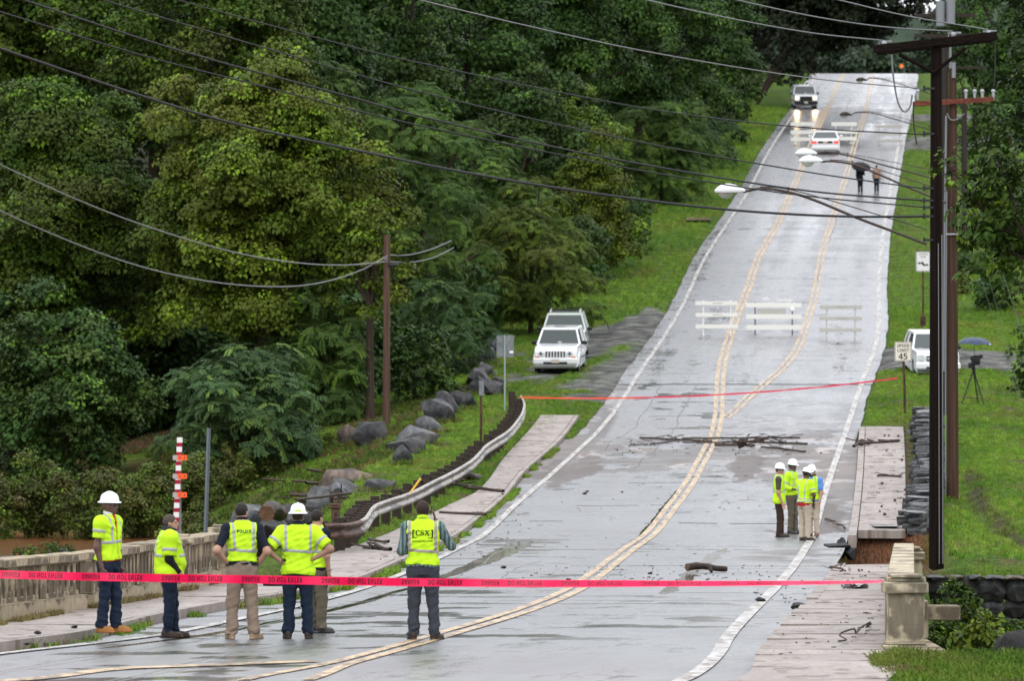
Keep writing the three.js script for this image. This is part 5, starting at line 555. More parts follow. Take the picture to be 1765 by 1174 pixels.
person({ p: onRoad(729, 1103), turn: 3.12, H: 1.86, w: 1.1, label: 'man with shaved head in striped shirt and grey trousers, phoning', skin: SKIN.dark, trousers: GREYT, shoes: BOOTBR, arms: { L: { e: [0.035, -0.17, -0.01], w: [-0.075, -0.155, 0.11], curl: 0.7 }, R: { e: [0.085, -0.135, 0.04], w: [-0.03, 0.055, 0.055], curl: 0.9, f: [-0.25, 0.9, 0.05] } }, feet: { L: [0.07, 0.0, 0.3], R: [-0.085, 0.0, 0.55] }, shirt: { t: 1.9, m: STRIPED, hem: 0.52 }, shirtName: 'striped_shirt', vest: { hem: 0.535, band: 0.635, brace: 0.094, splay: 0.0, cutW: 1.1, sm: mat(0.32, 0.27, 0.25, 0.5), text: [['CSX', fontB, 0.07, 0.745, BLACK], ['[', fontS, 0.09, 0.738, BLACK, -0.125], [']', fontS, 0.09, 0.738, BLACK, 0.125], ['..', fontS, 0.05, 0.727, BLACK, -0.09], ['..', fontS, 0.05, 0.727, BLACK, 0.09], ['SAFETY IS A WAY OF LIFE', fontS, 0.017, 0.7, BLACK]] }, collar: { m: HIVIS, r: 0.98 }, hair: mat(0.03, 0.018, 0.014, 0.7), headYaw: -0.12, waist: 0.555, ease: 0.018 });
// the four hard-hatted people farther on
const C4 = { cell: 0.02 };
person({ ...C4, p: onRoad(1342, 926), turn: 1.5, H: 1.78, label: 'hard-hatted man in brown trousers, leftmost of the huddle of four', group: 'huddle of four in hard hats', skin: SKIN.light, trousers: BROWN, shoes: BOOTBR, arms: { L: HANG, R: { e: [0.015, -0.185, 0.0], w: [0.01, -0.33, 0.055], curl: 0.4 } }, feet: { L: [0.05, 0.03, 0.1], R: [-0.045, 0.0, 0.1] }, shirt: { t: 0.8, m: cloth(0.07, 0.058, 0.045), hem: 0.5 }, vest: { hem: 0.465, band: 0.635, brace: 0.06, e: 0.014 }, hat: 'cap', strap: true, headPitch: 0.12, hair: HAIRG });
person({ ...C4, p: onRoad(1364, 920), turn: 1.05, H: 1.82, label: 'bearded man in hard hat and long yellow sleeves, rearmost of the huddle', group: 'huddle of four in hard hats', skin: SKIN.dark, trousers: OLIVE, shoes: BOOTBK, arms: { L: HANG, R: { e: [0.04, -0.17, -0.02], w: [-0.04, -0.2, 0.12], curl: 0.6 } }, feet: { L: [0.05, 0.03, 0.1], R: [-0.045, 0.0, 0.1] }, vest: { hem: 0.53, t: 1.55, band: 0.67, brace: 0.06 }, collar: { m: GREYB, r: 1.1, th: 1.6 }, hat: 'cap', strap: true, headPitch: 0.15, hair: HAIRD, goatee: HAIRD });
person({ ...C4, p: onRoad(1386, 932), turn: 2.35, H: 1.72, w: 1.04, label: 'man in khaki trousers with red shirt hem showing, back turned in the huddle', group: 'huddle of four in hard hats', skin: SKIN.dark, trousers: LIGHTK, shoes: BOOTBR, arms: { L: { e: [0.03, -0.165, 0.05], w: [-0.03, -0.17, 0.15], curl: 0.6 }, R: { e: [0.05, -0.16, 0.0], w: [-0.015, -0.28, 0.06], curl: 0.6 } }, feet: { L: [0.05, 0.0, 0.15], R: [-0.06, 0.0, 0.25] }, shirt: { t: 0.9, m: REDC, hem: 0.475 }, vest: { hem: 0.53, t: 0.86, band: 0.585, band2: 0.55, brace: 0.055, e: 0.012 }, hat: 'cap', strap: true, headPitch: 0.35, hair: HAIRD, lean: [0, 0.04] });
person({ ...C4, p: onRoad(1402, 925), turn: -0.55, H: 1.74, label: 'man looking down in hard hat and blue shirt tail, rightmost of the huddle', group: 'huddle of four in hard hats', skin: SKIN.light, trousers: LIGHTK, shoes: BOOTRED, arms: { L: { e: [0.03, -0.18, 0.0], w: [0.02, -0.31, 0.06], curl: 0.5 }, R: { e: [0.02, -0.16, 0.05], w: [-0.05, -0.19, 0.14], curl: 0.6 } }, feet: { L: [0.05, 0.0, 0.3], R: [-0.05, 0.02, 0.2] }, shirt: { t: 0.8, m: BLUEC, hem: 0.485 }, vest: { hem: 0.52, open: true, band: 0.62, brace: 0.06 }, collar: { m: BLACK, r: 1.05, th: 1.4 }, hat: 'cap', headPitch: 0.5, hair: HAIRD, lean: [0, 0.05] });
// two walkers far up the road
const walk = (px, row, o) => person({ cell: 0.032, p: onRoad(px, row), turn: 3.1, feet: { L: [0.045, 0.03, 0.1], R: [-0.05, -0.04, 0.1] }, ...o });
const W1 = walk(1482, 333, { H: 1.78, label: 'person in black carrying a dark umbrella up the wet road', skin: SKIN.light, trousers: BLACK, shoes: BOOTBK, shirt: { t: 1.9, m: BLACK, hem: 0.46 }, arms: { L: HANG, R: { e: [0.02, -0.16, 0.02], w: [0.0, -0.07, 0.13], curl: 0.9 } }, hair: HAIRD });
walk(1510, 332, { H: 1.72, label: 'person in tan top and dark jeans walking beside the umbrella', skin: SKIN.light, trousers: JEAN, shoes: BOOTBK, shirt: { t: 1.5, m: cloth(0.30, 0.2, 0.14), hem: 0.5 }, arms: { L: HANG, R: HANG }, hair: HAIRG });
function umbrella(p, R, label, m, tiltX, tiltZ, len) { const o = thing('umbrella', label, 'umbrella', p); o.rotation.set(tiltX, 0, tiltZ); const prof = []; for (let i = 0; i <= 8; i++) { const t = i / 8; prof.push(new THREE.Vector2(Math.max(0.004, R * Math.sin(t * 1.25) / Math.sin(1.25)), R * 0.62 * (Math.cos(t * 1.25) - 1))); } const g = new THREE.LatheGeometry(prof, 32), q = g.attributes.position; for (let i = 0; i < q.count; i++) { const a = Math.atan2(q.getZ(i), q.getX(i)), rad = Math.hypot(q.getX(i), q.getZ(i)), sc = Math.abs(Math.sin(a * 4)); q.setY(i, q.getY(i) + 0.05 * sc * rad / R); } g.computeVertexNormals(); part('canopy', g.translate(0, len, 0), m, o); for (let k = 0; k < 8; k++) { const a = k * Math.PI / 4; part('rib', bar(V(0, len - 0.02, 0), V(Math.cos(a) * R * 0.98, len - R * 0.42, Math.sin(a) * R * 0.98), 0.006, 0.005, 4), wireMat, o); } part('shaft', cyl(0.009, 0.009, len + 0.07, 0, 0, 0, 6), wireMat, o); part('handle', tube([V(0, 0, 0), V(0, -0.06, 0), V(0.03, -0.09, 0), V(0.06, -0.06, 0)], 0.012, 5), wireMat, o); return o; }
const umbMat = pmat(0.01, 0.011, 0.015, 0.6, { specularIntensity: 0.25, side: THREE.DoubleSide });
umbrella(W1.position.clone().add(V(0.0, 1.22, -0.15)), 0.6, 'dark open umbrella carried over the person in black', umbMat, 0.5, -0.1, 0.66);
{ const p = onRoad(729, 1103), o = thing('mobile_phone', 'dark mobile phone held to the ear of the phoning man', 'phone', p.clone().add(V(0.115, 1.72, -0.02))); part('case', RZ(box(0.012, 0.13, 0.065, 0, 0, 0, 0.004), -0.12), BOOTBK, o); part('screen', RZ(box(0.002, 0.11, 0.056, -0.0085, 0, 0), -0.12), mat(0.01, 0.01, 0.012, 0.1), o); }
// ---------------------------------------------------------------- vehicles: local +z is the front, wheels on y = 0
const paintW = pmat(0.72, 0.73, 0.74, 0.28, { clearcoat: 0.8, clearcoatRoughness: 0.1 }), glassM = pmat(0.035, 0.045, 0.042, 0.06, { ior: 1.52 }), tyreM = mat(0.018, 0.018, 0.019, 0.75), rimM = mat(0.4, 0.41, 0.42, 0.35, { metalness: 0.7 }), trimM = mat(0.02, 0.02, 0.022, 0.5), chromeM = mat(0.6, 0.61, 0.62, 0.2, { metalness: 0.9 }), lampM = pmat(0.6, 0.63, 0.65, 0.1, { clearcoat: 1 }), amberM = mat(0.6, 0.16, 0.02, 0.3), redM = mat(0.4, 0.012, 0.012, 0.25), plateM = mat(0.5, 0.46, 0.38, 0.5), interiorM = mat(0.12, 0.12, 0.12, 0.8);
function hull(sections, m, cap = true) { // loft through rings of equal size; every ring is a list of [x,y,z]
  const P = [], I = [], n = sections[0].length; sections.forEach((s) => s.forEach((p) => P.push(...p))); for (let j = 0; j < sections.length - 1; j++) for (let i = 0; i < n; i++) { const a = j * n + i, b = j * n + (i + 1) % n; I.push(a, b, b + n, a, b + n, a + n); }
  if (cap) for (const [j, f] of [[0, 1], [sections.length - 1, 0]]) for (let i = 1; i < n - 1; i++) { const o = j * n; f ? I.push(o, o + i + 1, o + i) : I.push(o, o + i, o + i + 1); }
  let g = new THREE.BufferGeometry(); g.setAttribute('position', new THREE.Float32BufferAttribute(P, 3)); g.setIndex(I); g = g.toNonIndexed(); g.computeVertexNormals(); return g; }
function car(p, turn, pitch, c, label) {
  const o = thing(c.name, label, c.cat, p, turn); o.rotation.order = 'YXZ'; o.rotation.x = pitch; const { L, W, H, wb, r, belt, gc } = c, hw = W / 2, paint = c.paint ?? paintW, zf = L / 2, zr = -L / 2, hood = c.hood, zwF = wb / 2 + (c.shift ?? 0), zwR = -wb / 2 + (c.shift ?? 0);
  // body side outline with wheel arches, rounded along its edges
  const s = new THREE.Shape(), ar = r + 0.07; s.moveTo(zr + 0.06, gc); s.lineTo(zwR - ar, gc); s.absarc(zwR, r * 0.95, ar, Math.PI, 0, true); s.lineTo(zwF - ar, gc); s.absarc(zwF, r * 0.95, ar, Math.PI, 0, true); s.lineTo(zf - 0.1, gc); s.quadraticCurveTo(zf, gc + 0.05, zf, gc + 0.25); s.lineTo(zf - 0.05, hood - 0.18); s.quadraticCurveTo(zf - 0.1, hood - 0.03, zf - 0.3, hood); s.lineTo(c.ws, belt); if (c.boot !== undefined) { s.lineTo(c.rw, belt); s.quadraticCurveTo(zr + 0.3, c.boot + 0.02, zr + 0.12, c.boot); s.quadraticCurveTo(zr, c.boot - 0.06, zr, c.boot - 0.25); } else { s.lineTo(zr + 0.1, belt); s.quadraticCurveTo(zr, belt - 0.1, zr, belt - 0.4); } s.lineTo(zr, gc + 0.2); s.quadraticCurveTo(zr, gc, zr + 0.06, gc);
  const b = 0.07, body = new THREE.ExtrudeGeometry(s, { depth: W - 2 * b, bevelEnabled: true, bevelSize: 0.05, bevelThickness: b, bevelSegments: 3, curveSegments: 10 }); body.rotateY(-Math.PI / 2); body.translate(hw - b, 0, 0); const q = body.attributes.position; for (let i = 0; i < q.count; i++) { const z = q.getZ(i), y = q.getY(i), k = 1 - 0.07 * Math.pow(Math.abs(z) / zf, 4) - 0.05 * sst(gc + 0.45, belt + 0.05, y) * 0.9; q.setX(i, q.getX(i) * k); } body.computeVertexNormals(); part('body', body, paint, o);
  // cabin: glass block, pillars and roof in paint
  const ring = (z0, z1, y, w) => [[-w, y, z1], [w, y, z1], [w, y, z0], [-w, y, z0]], yT = H - 0.06, wB = hw * 0.93, wT = hw * (c.tumble ?? 0.76), zt0 = c.roofR, zt1 = c.roofF, zb0 = c.rw, zb1 = c.ws;
  part('cabin_interior', hull([ring(zb0 + 0.12, zb1 - 0.12, belt - 0.02, wB - 0.1), ring(zt0 + 0.1, zt1 - 0.1, yT - 0.02, wT - 0.08)]), interiorM, o);
  const quad = (a, b2, d, e) => { let g = new THREE.BufferGeometry(); const mid = [a, b2, d, e].reduce((u, v) => u.map((x, i) => x + v[i] / 4), [0, 0, 0]), sh = (v) => v.map((x, i) => mid[i] + (x - mid[i]) * 0.985); const [A, B2, D, E] = [a, b2, d, e].map(sh); g.setAttribute('position', new THREE.Float32BufferAttribute([...A, ...B2, ...D, ...A, ...D, ...E], 3)); g.computeVertexNormals(); return g; };
  const ip = (a, b2, t) => a.map((v, i) => lerp(v, b2[i], t)), BL = [-wB, belt, zb1], BR = [wB, belt, zb1], TL = [-wT, yT, zt1], TR = [wT, yT, zt1], bL = [-wB, belt, zb0], bR = [wB, belt, zb0], tL = [-wT, yT, zt0], tR = [wT, yT, zt0]; glassM.side = THREE.DoubleSide;
  part('windscreen', quad(BL, BR, TR, TL), glassM, o); part('rear_window', quad(bR, bL, tL, tR), glassM, o);
  const ns = c.sideN ?? 3; for (const [B0, B1, T0, T1] of [[BR, bR, TR, tR], [bL, BL, tL, TL]]) for (let i = 0; i < ns; i++) { const g0 = i / ns, g1 = (i + 1) / ns; part('side_window', quad(ip(ip(B0, B1, g0), ip(T0, T1, g0), 0.04), ip(ip(B0, B1, g1), ip(T0, T1, g1), 0.04), ip(ip(B0, B1, g1), ip(T0, T1, g1), 0.92), ip(ip(B0, B1, g0), ip(T0, T1, g0), 0.92)), glassM, o); }
  const pv = (a) => V(...a); for (const [a, e] of [[BL, TL], [BR, TR], [bL, tL], [bR, tR]]) part('pillar', bar(pv(a), pv(e), 0.05, 0.045, 6), paint, o); for (const [A0, A1, C0, C1] of [[BR, bR, TR, tR], [BL, bL, TL, tL]]) for (let i = 1; i < ns; i++) part('pillar', bar(pv(ip(A0, A1, i / ns)), pv(ip(C0, C1, i / ns)), 0.04, 0.035, 6), i === ns - 1 ? paint : trimM, o);
  const rg = new RoundedBoxGeometry(wT * 2 + 0.08, 0.11, zt1 - zt0 + 0.1, 3, 0.05); const rp = rg.attributes.position; for (let i = 0; i < rp.count; i++) rp.setY(i, rp.getY(i) + 0.03 * (1 - Math.pow(rp.getX(i) / wT, 2))); rg.computeVertexNormals(); part('roof', T(rg, 0, H - 0.055, (zt0 + zt1) / 2), paint, o);
  if (c.rails) for (const x of [-1, 1]) { part('roof_rail', [tube([V(x * wT * 0.88, H - 0.01, zt0 + 0.15), V(x * wT * 0.88, H + 0.08, zt0 + 0.3), V(x * wT * 0.88, H + 0.08, zt1 - 0.4), V(x * wT * 0.88, H + 0.0, zt1 - 0.25)], 0.025, 6)], chromeM, o); } if (c.rails) for (const z of [zt1 - 0.5, zt0 + 0.5]) part('roof_bar', bar(V(-wT * 0.88, H + 0.07, z), V(wT * 0.88, H + 0.07, z), 0.02), trimM, o);
  if (c.sunroof) part('roof_vent', box(0.45, 0.02, 0.16, 0, H + 0.035, zt1 - 0.4, 0.008), trimM, o);
  // wheels
  for (const [z, nm] of [[zwF, 0], [zwR, 1]]) for (const x of [-1, 1]) { const t = new THREE.LatheGeometry([[r * 0.62, -0.11], [r * 0.94, -0.115], [r, -0.08], [r, 0.08], [r * 0.94, 0.115], [r * 0.62, 0.11]].map(([a, b2]) => new THREE.Vector2(a, b2)), 24).rotateZ(Math.PI / 2).translate(x * (hw - 0.14), r, z); const wm = part('wheel', t, tyreM, o); part('rim', [new THREE.CylinderGeometry(r * 0.63, r * 0.63, 0.19, 20).rotateZ(Math.PI / 2).translate(x * (hw - 0.13), r, z)], rimM, wm); }
  for (const x of [-1, 1]) { part('mirror', [T(new THREE.SphereGeometry(0.1, 10, 8).scale(1.15, 0.85, 0.6), x * (hw + 0.1), belt + 0.07, zb1 - 0.28), bar(V(x * (hw - 0.08), belt + 0.02, zb1 - 0.25), V(x * (hw + 0.06), belt + 0.04, zb1 - 0.27), 0.025)], c.mirror ?? trimM, o); }
  // face
  const F = zf + 0.055, zB = zr - 0.055; if (c.face === 'slots') { part('grille', box(0.86, 0.28, 0.03, 0, hood - 0.24, F - 0.01, 0.02), paint, o); for (let i = 0; i < 7; i++) part('grille_slot', box(0.058, 0.23, 0.02, -0.36 + i * 0.12, hood - 0.24, F + 0.012, 0.006), trimM, o); for (const x of [-1, 1]) { const hl = part('headlight', RZ(new THREE.CylinderGeometry(0.115, 0.115, 0.06, 20).rotateX(Math.PI / 2), 0).translate(x * 0.58, hood - 0.22, F - 0.01), lampM, o); part('lamp_bulb', T(new THREE.SphereGeometry(0.05, 10, 8), x * 0.58, hood - 0.22, F + 0.015), trimM, hl); part('turn_signal', box(0.17, 0.055, 0.05, x * 0.74, hood - 0.36, F - 0.035, 0.015), amberM, o); part('wheel_flare', T(new THREE.TorusGeometry(r + 0.09, 0.035, 6, 16, Math.PI).rotateY(Math.PI / 2), x * (hw - 0.02), r, zwF), paint, o); } }
  else { part('grille', box(W * 0.52, c.lit ? 0.36 : 0.2, 0.03, 0, hood - 0.24, F + 0.0, 0.02), trimM, o); if (c.face === 'bowtie') { part('grille_bar', box(W * 0.5, 0.05, 0.02, 0, hood - 0.24, F + 0.02), paint, o); part('badge', box(0.16, 0.05, 0.02, 0, hood - 0.24, F + 0.035), mat(0.5, 0.35, 0.1, 0.4), o); }
    for (const x of [-1, 1]) part('headlight', box(0.26, c.lit ? 0.22 : 0.26, 0.08, x * (hw - 0.24), hood - 0.2, F - 0.02, 0.03), c.lit ?? lampM, o); }
  part('front_bumper', box(W * 0.98, 0.26, 0.16, 0, gc + 0.24, F - 0.02, 0.06), c.bumper ?? paint, o); part('air_intake', box(W * 0.52, 0.09, 0.02, 0, gc + 0.17, F + 0.062, 0.01), trimM, o); part('skid_strip', box(W * 0.9, 0.05, 0.05, 0, gc + 0.06, F + 0.03, 0.015), c.skid ?? mat(0.3, 0.3, 0.3, 0.5), o); part('number_plate', box(0.31, 0.16, 0.012, 0, gc + 0.25, F + 0.068), plateM, o); part('tax_disc', box(0.14, 0.06, 0.02, 0.05, belt + 0.1, zb1 + 0.06), plateM, o);
  for (const x of [-1, 1]) part('wiper', bar(V(x * 0.1 + 0.2, belt + 0.02, zb1 + 0.03), V(x * 0.1 - 0.35, belt + 0.07, zb1 - 0.02), 0.01), trimM, o);
  if (c.tail) { for (const x of [-1, 1]) part('tail_light', box(0.34, 0.17, 0.06, x * (hw - 0.24), c.boot - 0.17, zB, 0.02), c.tail, o); part('rear_panel', box(W * 0.5, 0.15, 0.03, 0, c.boot - 0.17, zB), trimM, o); part('rear_plate', box(0.31, 0.15, 0.02, 0, c.boot - 0.17, zB - 0.02), plateM, o); part('rear_bumper', box(W * 0.96, 0.26, 0.18, 0, gc + 0.2, zB, 0.06), paint, o); }
  for (const x of [-1, 1]) { for (const z of [c.ws - 0.15, (c.ws + zb0) / 2 - 0.05, zb0 + 0.5]) part('door_seam', box(0.012, belt - gc - 0.2, 0.014, x * (hw * 0.985), (belt + gc) / 2 + 0.02, z), trimM, o); for (const z of [0.0, -1.0]) part('door_handle', box(0.03, 0.03, 0.16, x * (hw * 0.975), belt - 0.13, z, 0.01), trimM, o); part('side_moulding', box(0.02, 0.06, L * 0.4, x * (hw + 0.0), gc + 0.32, -0.1, 0.008), trimM, o); }
  part('underside', box(W * 0.86, 0.12, L * 0.9, 0, gc + 0.02, 0), trimM, o); return o; }
const pitchAt = (d) => Math.atan((hRoad(d + 2) - hRoad(d - 2)) / 4);
const JEEP = { name: 'parked_car', cat: 'car', L: 4.37, W: 1.84, H: 1.78, wb: 2.65, r: 0.37, belt: 1.12, gc: 0.3, hood: 1.06, ws: 0.72, rw: -2.05, roofF: 0.25, roofR: -1.9, tumble: 0.74, face: 'slots', sunroof: true };
const onG2 = (px, d, dy = 0) => { const x = (px - IMW / 2) * d / FPX; return V(x, hRoad(d) + dy, -d); };
car(onG2(966, 230.2, -0.02), -0.10, pitchAt(231), JEEP, 'white boxy parked car with a seven-slot grille on the gravel pull-off');
car(onG2(974, 238.6, 0.12), -0.05, pitchAt(240), { ...JEEP, W: 1.9, H: 1.82, hood: 1.05, face: 'plain', sunroof: false, rails: true, paint: pmat(0.44, 0.5, 0.45, 0.25, { clearcoat: 0.8 }) }, 'pale greenish parked car with roof rails behind the slot-grilled one');
const crossover = car(onG2(1603, 229.5, -0.1), 0.05, pitchAt(229), { name: 'parked_car', cat: 'car', L: 4.77, W: 1.84, H: 1.72, wb: 2.86, r: 0.36, belt: 1.06, gc: 0.24, hood: 1.02, ws: 1.05, rw: -2.1, roofF: 0.3, roofR: -1.85, tumble: 0.74, face: 'bowtie', bumper: paintW, skid: trimM }, 'white rounded parked car behind the speed limit sign and poles'); for (const x of [-1, 1]) { part('fog_lamp_bezel', T(new THREE.SphereGeometry(0.11, 10, 8).scale(1.4, 0.9, 0.4), x * 0.66, 0.44, 2.42), trimM, crossover); part('hood_mark', box(0.28, 0.012, 0.22, x * 0.3 - 0.25, 1.035, 1.55), mat(0.1, 0.15, 0.35, 0.4), crossover); }
// oncoming vehicle with its headlights on, far up the hill
const headOn = new THREE.MeshStandardMaterial({ color: 0xffe2b0, emissive: new THREE.Color(1, 0.72, 0.36), emissiveIntensity: 2.5 });
{ const d = 467, p = onG2(1385, d); const o = car(p, 0.02, pitchAt(467), { name: 'oncoming_car', cat: 'car', L: 4.7, W: 1.95, H: 1.84, wb: 2.8, r: 0.39, belt: 1.14, gc: 0.3, hood: 1.1, ws: 0.75, rw: -2.15, roofF: 0.25, roofR: -1.95, tumble: 0.8, face: 'plain', lit: headOn, bumper: trimM, paint: pmat(0.5, 0.51, 0.53, 0.3, { clearcoat: 0.6 }), skid: trimM }, 'silver oncoming car with glowing headlights near the hilltop');
  for (const x of [-1, 1]) { const l = new THREE.SpotLight(0xffd9a0, 12, 0, 0.5, 0.6, 2); l.shadow.radius = 6; l.castShadow = true; l.position.set(x * 0.73, 0.88, 2.42); l.target.position.set(x * 0.73, 0.1, 18); o.add(l, l.target); } }
const brake = new THREE.MeshStandardMaterial({ color: 0xb01010, emissive: new THREE.Color(1, 0.05, 0.05), emissiveIntensity: 0.9, roughness: 0.3 });
car(onG2(1422, 392.5), Math.PI - 0.06, -pitchAt(392), { name: 'sedan_car', cat: 'car', L: 5.38, W: 1.98, H: 1.47, wb: 2.91, r: 0.34, belt: 0.98, gc: 0.22, hood: 0.94, ws: 0.95, rw: -1.55, boot: 0.98, roofF: 0.3, roofR: -0.75, tumble: 0.7, face: 'plain', tail: brake, mirror: paintW }, 'white saloon car seen from behind with red brake lights beyond the lamps');
// ---------------------------------------------------------------- camera on a tripod under an umbrella
{ const d = 210, S = FPX / d, b = at(1676, 692, d); b.y = gh(b.x, d); const o = thing('tripod', 'black tripod with spread legs standing on the lawn', 'tripod', b); const hy = (692 - 632) / S; for (const [px, z] of [[1655, 0.35], [1694, 0.3], [1687, -0.5]]) part('leg', [bar(V((px - 1676) / S, 0, z), V(0.02, hy, 0), 0.022, 0.03, 6)], trimM, o); part('spreader', [bar(V((1664 - 1676) / S, 0.25, 0.2), V(0.22, 0.25, 0.2), 0.012), bar(V(0.22, 0.25, 0.2), V(0.12, 0.25, -0.3), 0.012)], trimM, o); part('head', [cyl(0.07, 0.06, 0.16, 0.02, hy, 0), bar(V(0.05, hy + 0.05, 0), V(0.12, hy - 0.4, 0.25), 0.018)], trimM, o);
  const c = thing('video_camera', 'black shoulder video camera mounted on the tripod', 'camera', b.clone().add(V(0.1, hy + 0.16, 0))); part('body', [box(0.3, 0.28, 0.5, 0, 0.16, 0, 0.03), box(0.24, 0.2, 0.2, -0.16, 0.0, 0.1, 0.03)], trimM, c); part('lens', RX(new THREE.CylinderGeometry(0.08, 0.07, 0.3, 14), Math.PI / 2).translate(0.05, 0.2, 0.38), trimM, c); part('viewfinder', box(0.14, 0.12, 0.16, 0.18, 0.34, 0.1, 0.02), trimM, c); part('cover', T(new THREE.SphereGeometry(0.2, 10, 8).scale(1, 0.6, 1.2), 0, 0.26, -0.05), BLACK, c);
  const u = umbrella(b.clone().add(V(0.04, hy + 0.1, -0.1)), 0.62, 'navy blue open umbrella sheltering the video camera', pmat(0.008, 0.025, 0.07, 0.5, { side: THREE.DoubleSide }), 0.05, -0.03, 1.1); part('print', box(0.16, 0.06, 0.01, 0.5, 0.88, 0.33).rotateY(0), mat(0.5, 0.55, 0.6, 0.6), u); }
// ---------------------------------------------------------------- leaves
function leafGeo(list) { // list of [x,y,z, length, width, direction yaw, droop, roll]
  const P = [], N = []; for (const [x, y, z, L, W, yaw, dr, roll] of list) { const f = V(Math.cos(yaw) * Math.cos(dr), -Math.sin(dr), Math.sin(yaw) * Math.cos(dr)), s0 = V(-Math.sin(yaw), 0, Math.cos(yaw)), up0 = f.clone().cross(s0).negate(), s = s0.clone().multiplyScalar(Math.cos(roll)).addScaledVector(up0, Math.sin(roll));
    const a = V(x, y, z), m = a.clone().addScaledVector(f, L * 0.45), b = a.clone().addScaledVector(f, L).add(V(0, -L * 0.12, 0)), l = m.clone().addScaledVector(s, W).add(V(0, L * 0.06, 0)), r = m.clone().addScaledVector(s, -W).add(V(0, L * 0.06, 0));
    for (const v of [a, l, b, a, b, r]) P.push(v.x, v.y, v.z); }
  const g = new THREE.BufferGeometry(); g.setAttribute('position', new THREE.Float32BufferAttribute(P, 3)); g.computeVertexNormals(); g.setAttribute('uv', new THREE.Float32BufferAttribute(new Float32Array(P.length / 3 * 2), 2)); return g; }
function broadSpray() { const l = []; for (let k = 0; k < 15; k++) { const a = rr(0, 6.28), q = Math.sqrt(rnd()) * 0.42; l.push([Math.cos(a) * q, rr(-0.12, 0.12) - q * 0.15, Math.sin(a) * q, rr(0.2, 0.3), rr(0.08, 0.12), a + rr(-0.9, 0.9), rr(-0.1, 0.9), rr(-0.6, 0.6)]); } return leafGeo(l); }
function frondSpray() { const l = []; for (let f = 0; f < 3; f++) { const a = f * 2.1 + rr(-0.5, 0.5), L = rr(0.55, 0.8); for (let k = 1; k <= 7; k++) { const t = k / 7.5, q = t * L, y = 0.12 * t - 0.32 * t * t * L; for (const s of [-1, 1]) l.push([Math.cos(a) * q, y, Math.sin(a) * q, rr(0.17, 0.22) * (1 - 0.35 * Math.abs(t - 0.45)), 0.034, a + s * rr(0.9, 1.15), 0.25 + rr(-0.1, 0.25), s * 0.25]); } } return leafGeo(l); }
function clusterSpray() { const l = []; for (let k = 0; k < 11; k++) { const a = rr(0, 6.28), q = Math.sqrt(rnd()) * 0.45; l.push([Math.cos(a) * q, rr(-0.2, 0.2), Math.sin(a) * q, rr(0.3, 0.42), rr(0.13, 0.19), a + rr(-1, 1), rr(-0.2, 0.9), rr(-0.7, 0.7)]); } return leafGeo(l); }
const SPRAYS = { broad: [broadSpray(), broadSpray(), broadSpray()], frond: [frondSpray(), frondSpray(), frondSpray()], cluster: [clusterSpray(), clusterSpray()] };
const leafMat = new THREE.MeshPhysicalMaterial({ color: 0xffffff, roughness: 0.5, specularIntensity: 0.35, transmission: 0.22, thickness: 0, side: THREE.DoubleSide, ior: 1.4 });
const bark = mat(0.07, 0.055, 0.042, 0.9, { map: rep(woodTex, 2, 1), bumpMap: rep(woodTex, 2, 1), bumpScale: 0.02 }), barkPale = mat(0.2, 0.17, 0.14, 0.85, { map: rep(woodTex, 2, 1) });
const KIND = { // leaf colour, second colour, bright tips, share of tips, spray, size
  maple: [[0.066, 0.112, 0.009], [0.092, 0.102, 0.012], [0.17, 0.27, 0.015], 0.16, 'broad', 0.6], brownish: [[0.041, 0.087, 0.008], [0.071, 0.087, 0.012], [0.138, 0.240, 0.014], 0.1, 'broad', 0.62],
  dark: [[0.032, 0.074, 0.014], [0.055, 0.091, 0.017], [0.114, 0.211, 0.024], 0.1, 'broad', 0.66], ailanthus: [[0.043, 0.086, 0.030], [0.062, 0.113, 0.032], [0.135, 0.216, 0.041], 0.12, 'frond', 0.75],
  feather: [[0.057, 0.111, 0.023], [0.081, 0.135, 0.024], [0.135, 0.230, 0.030], 0.12, 'frond', 0.75], olive: [[0.066, 0.108, 0.013], [0.088, 0.104, 0.014], [0.13, 0.2, 0.018], 0.14, 'frond', 0.75], light: [[0.078, 0.149, 0.015], [0.115, 0.162, 0.015], [0.176, 0.284, 0.020], 0.14, 'broad', 0.72],
  forest: [[0.027, 0.064, 0.011], [0.045, 0.090, 0.015], [0.075, 0.152, 0.018], 0.1, 'broad', 0.95], black: [[0.009, 0.016, 0.005], [0.014, 0.022, 0.006], [0.02, 0.035, 0.008], 0.05, 'broad', 1.1], hazeTint: [[0.035, 0.06, 0.032], [0.042, 0.07, 0.032], [0.07, 0.11, 0.045], 0.1, 'cluster', 1.5], shrub: [[0.059, 0.091, 0.012], [0.095, 0.087, 0.021], [0.112, 0.203, 0.015], 0.16, 'broad', 0.42], near: [[0.03, 0.065, 0.008], [0.055, 0.095, 0.010], [0.16, 0.25, 0.014], 0.12, 'broad', 0.5] };  // far crowns beyond the crest have distance haze mixed into their leaf colour
const _m = new THREE.Matrix4(), _q = new THREE.Quaternion(), _q2 = new THREE.Quaternion(), _up = V(0, 1, 0);
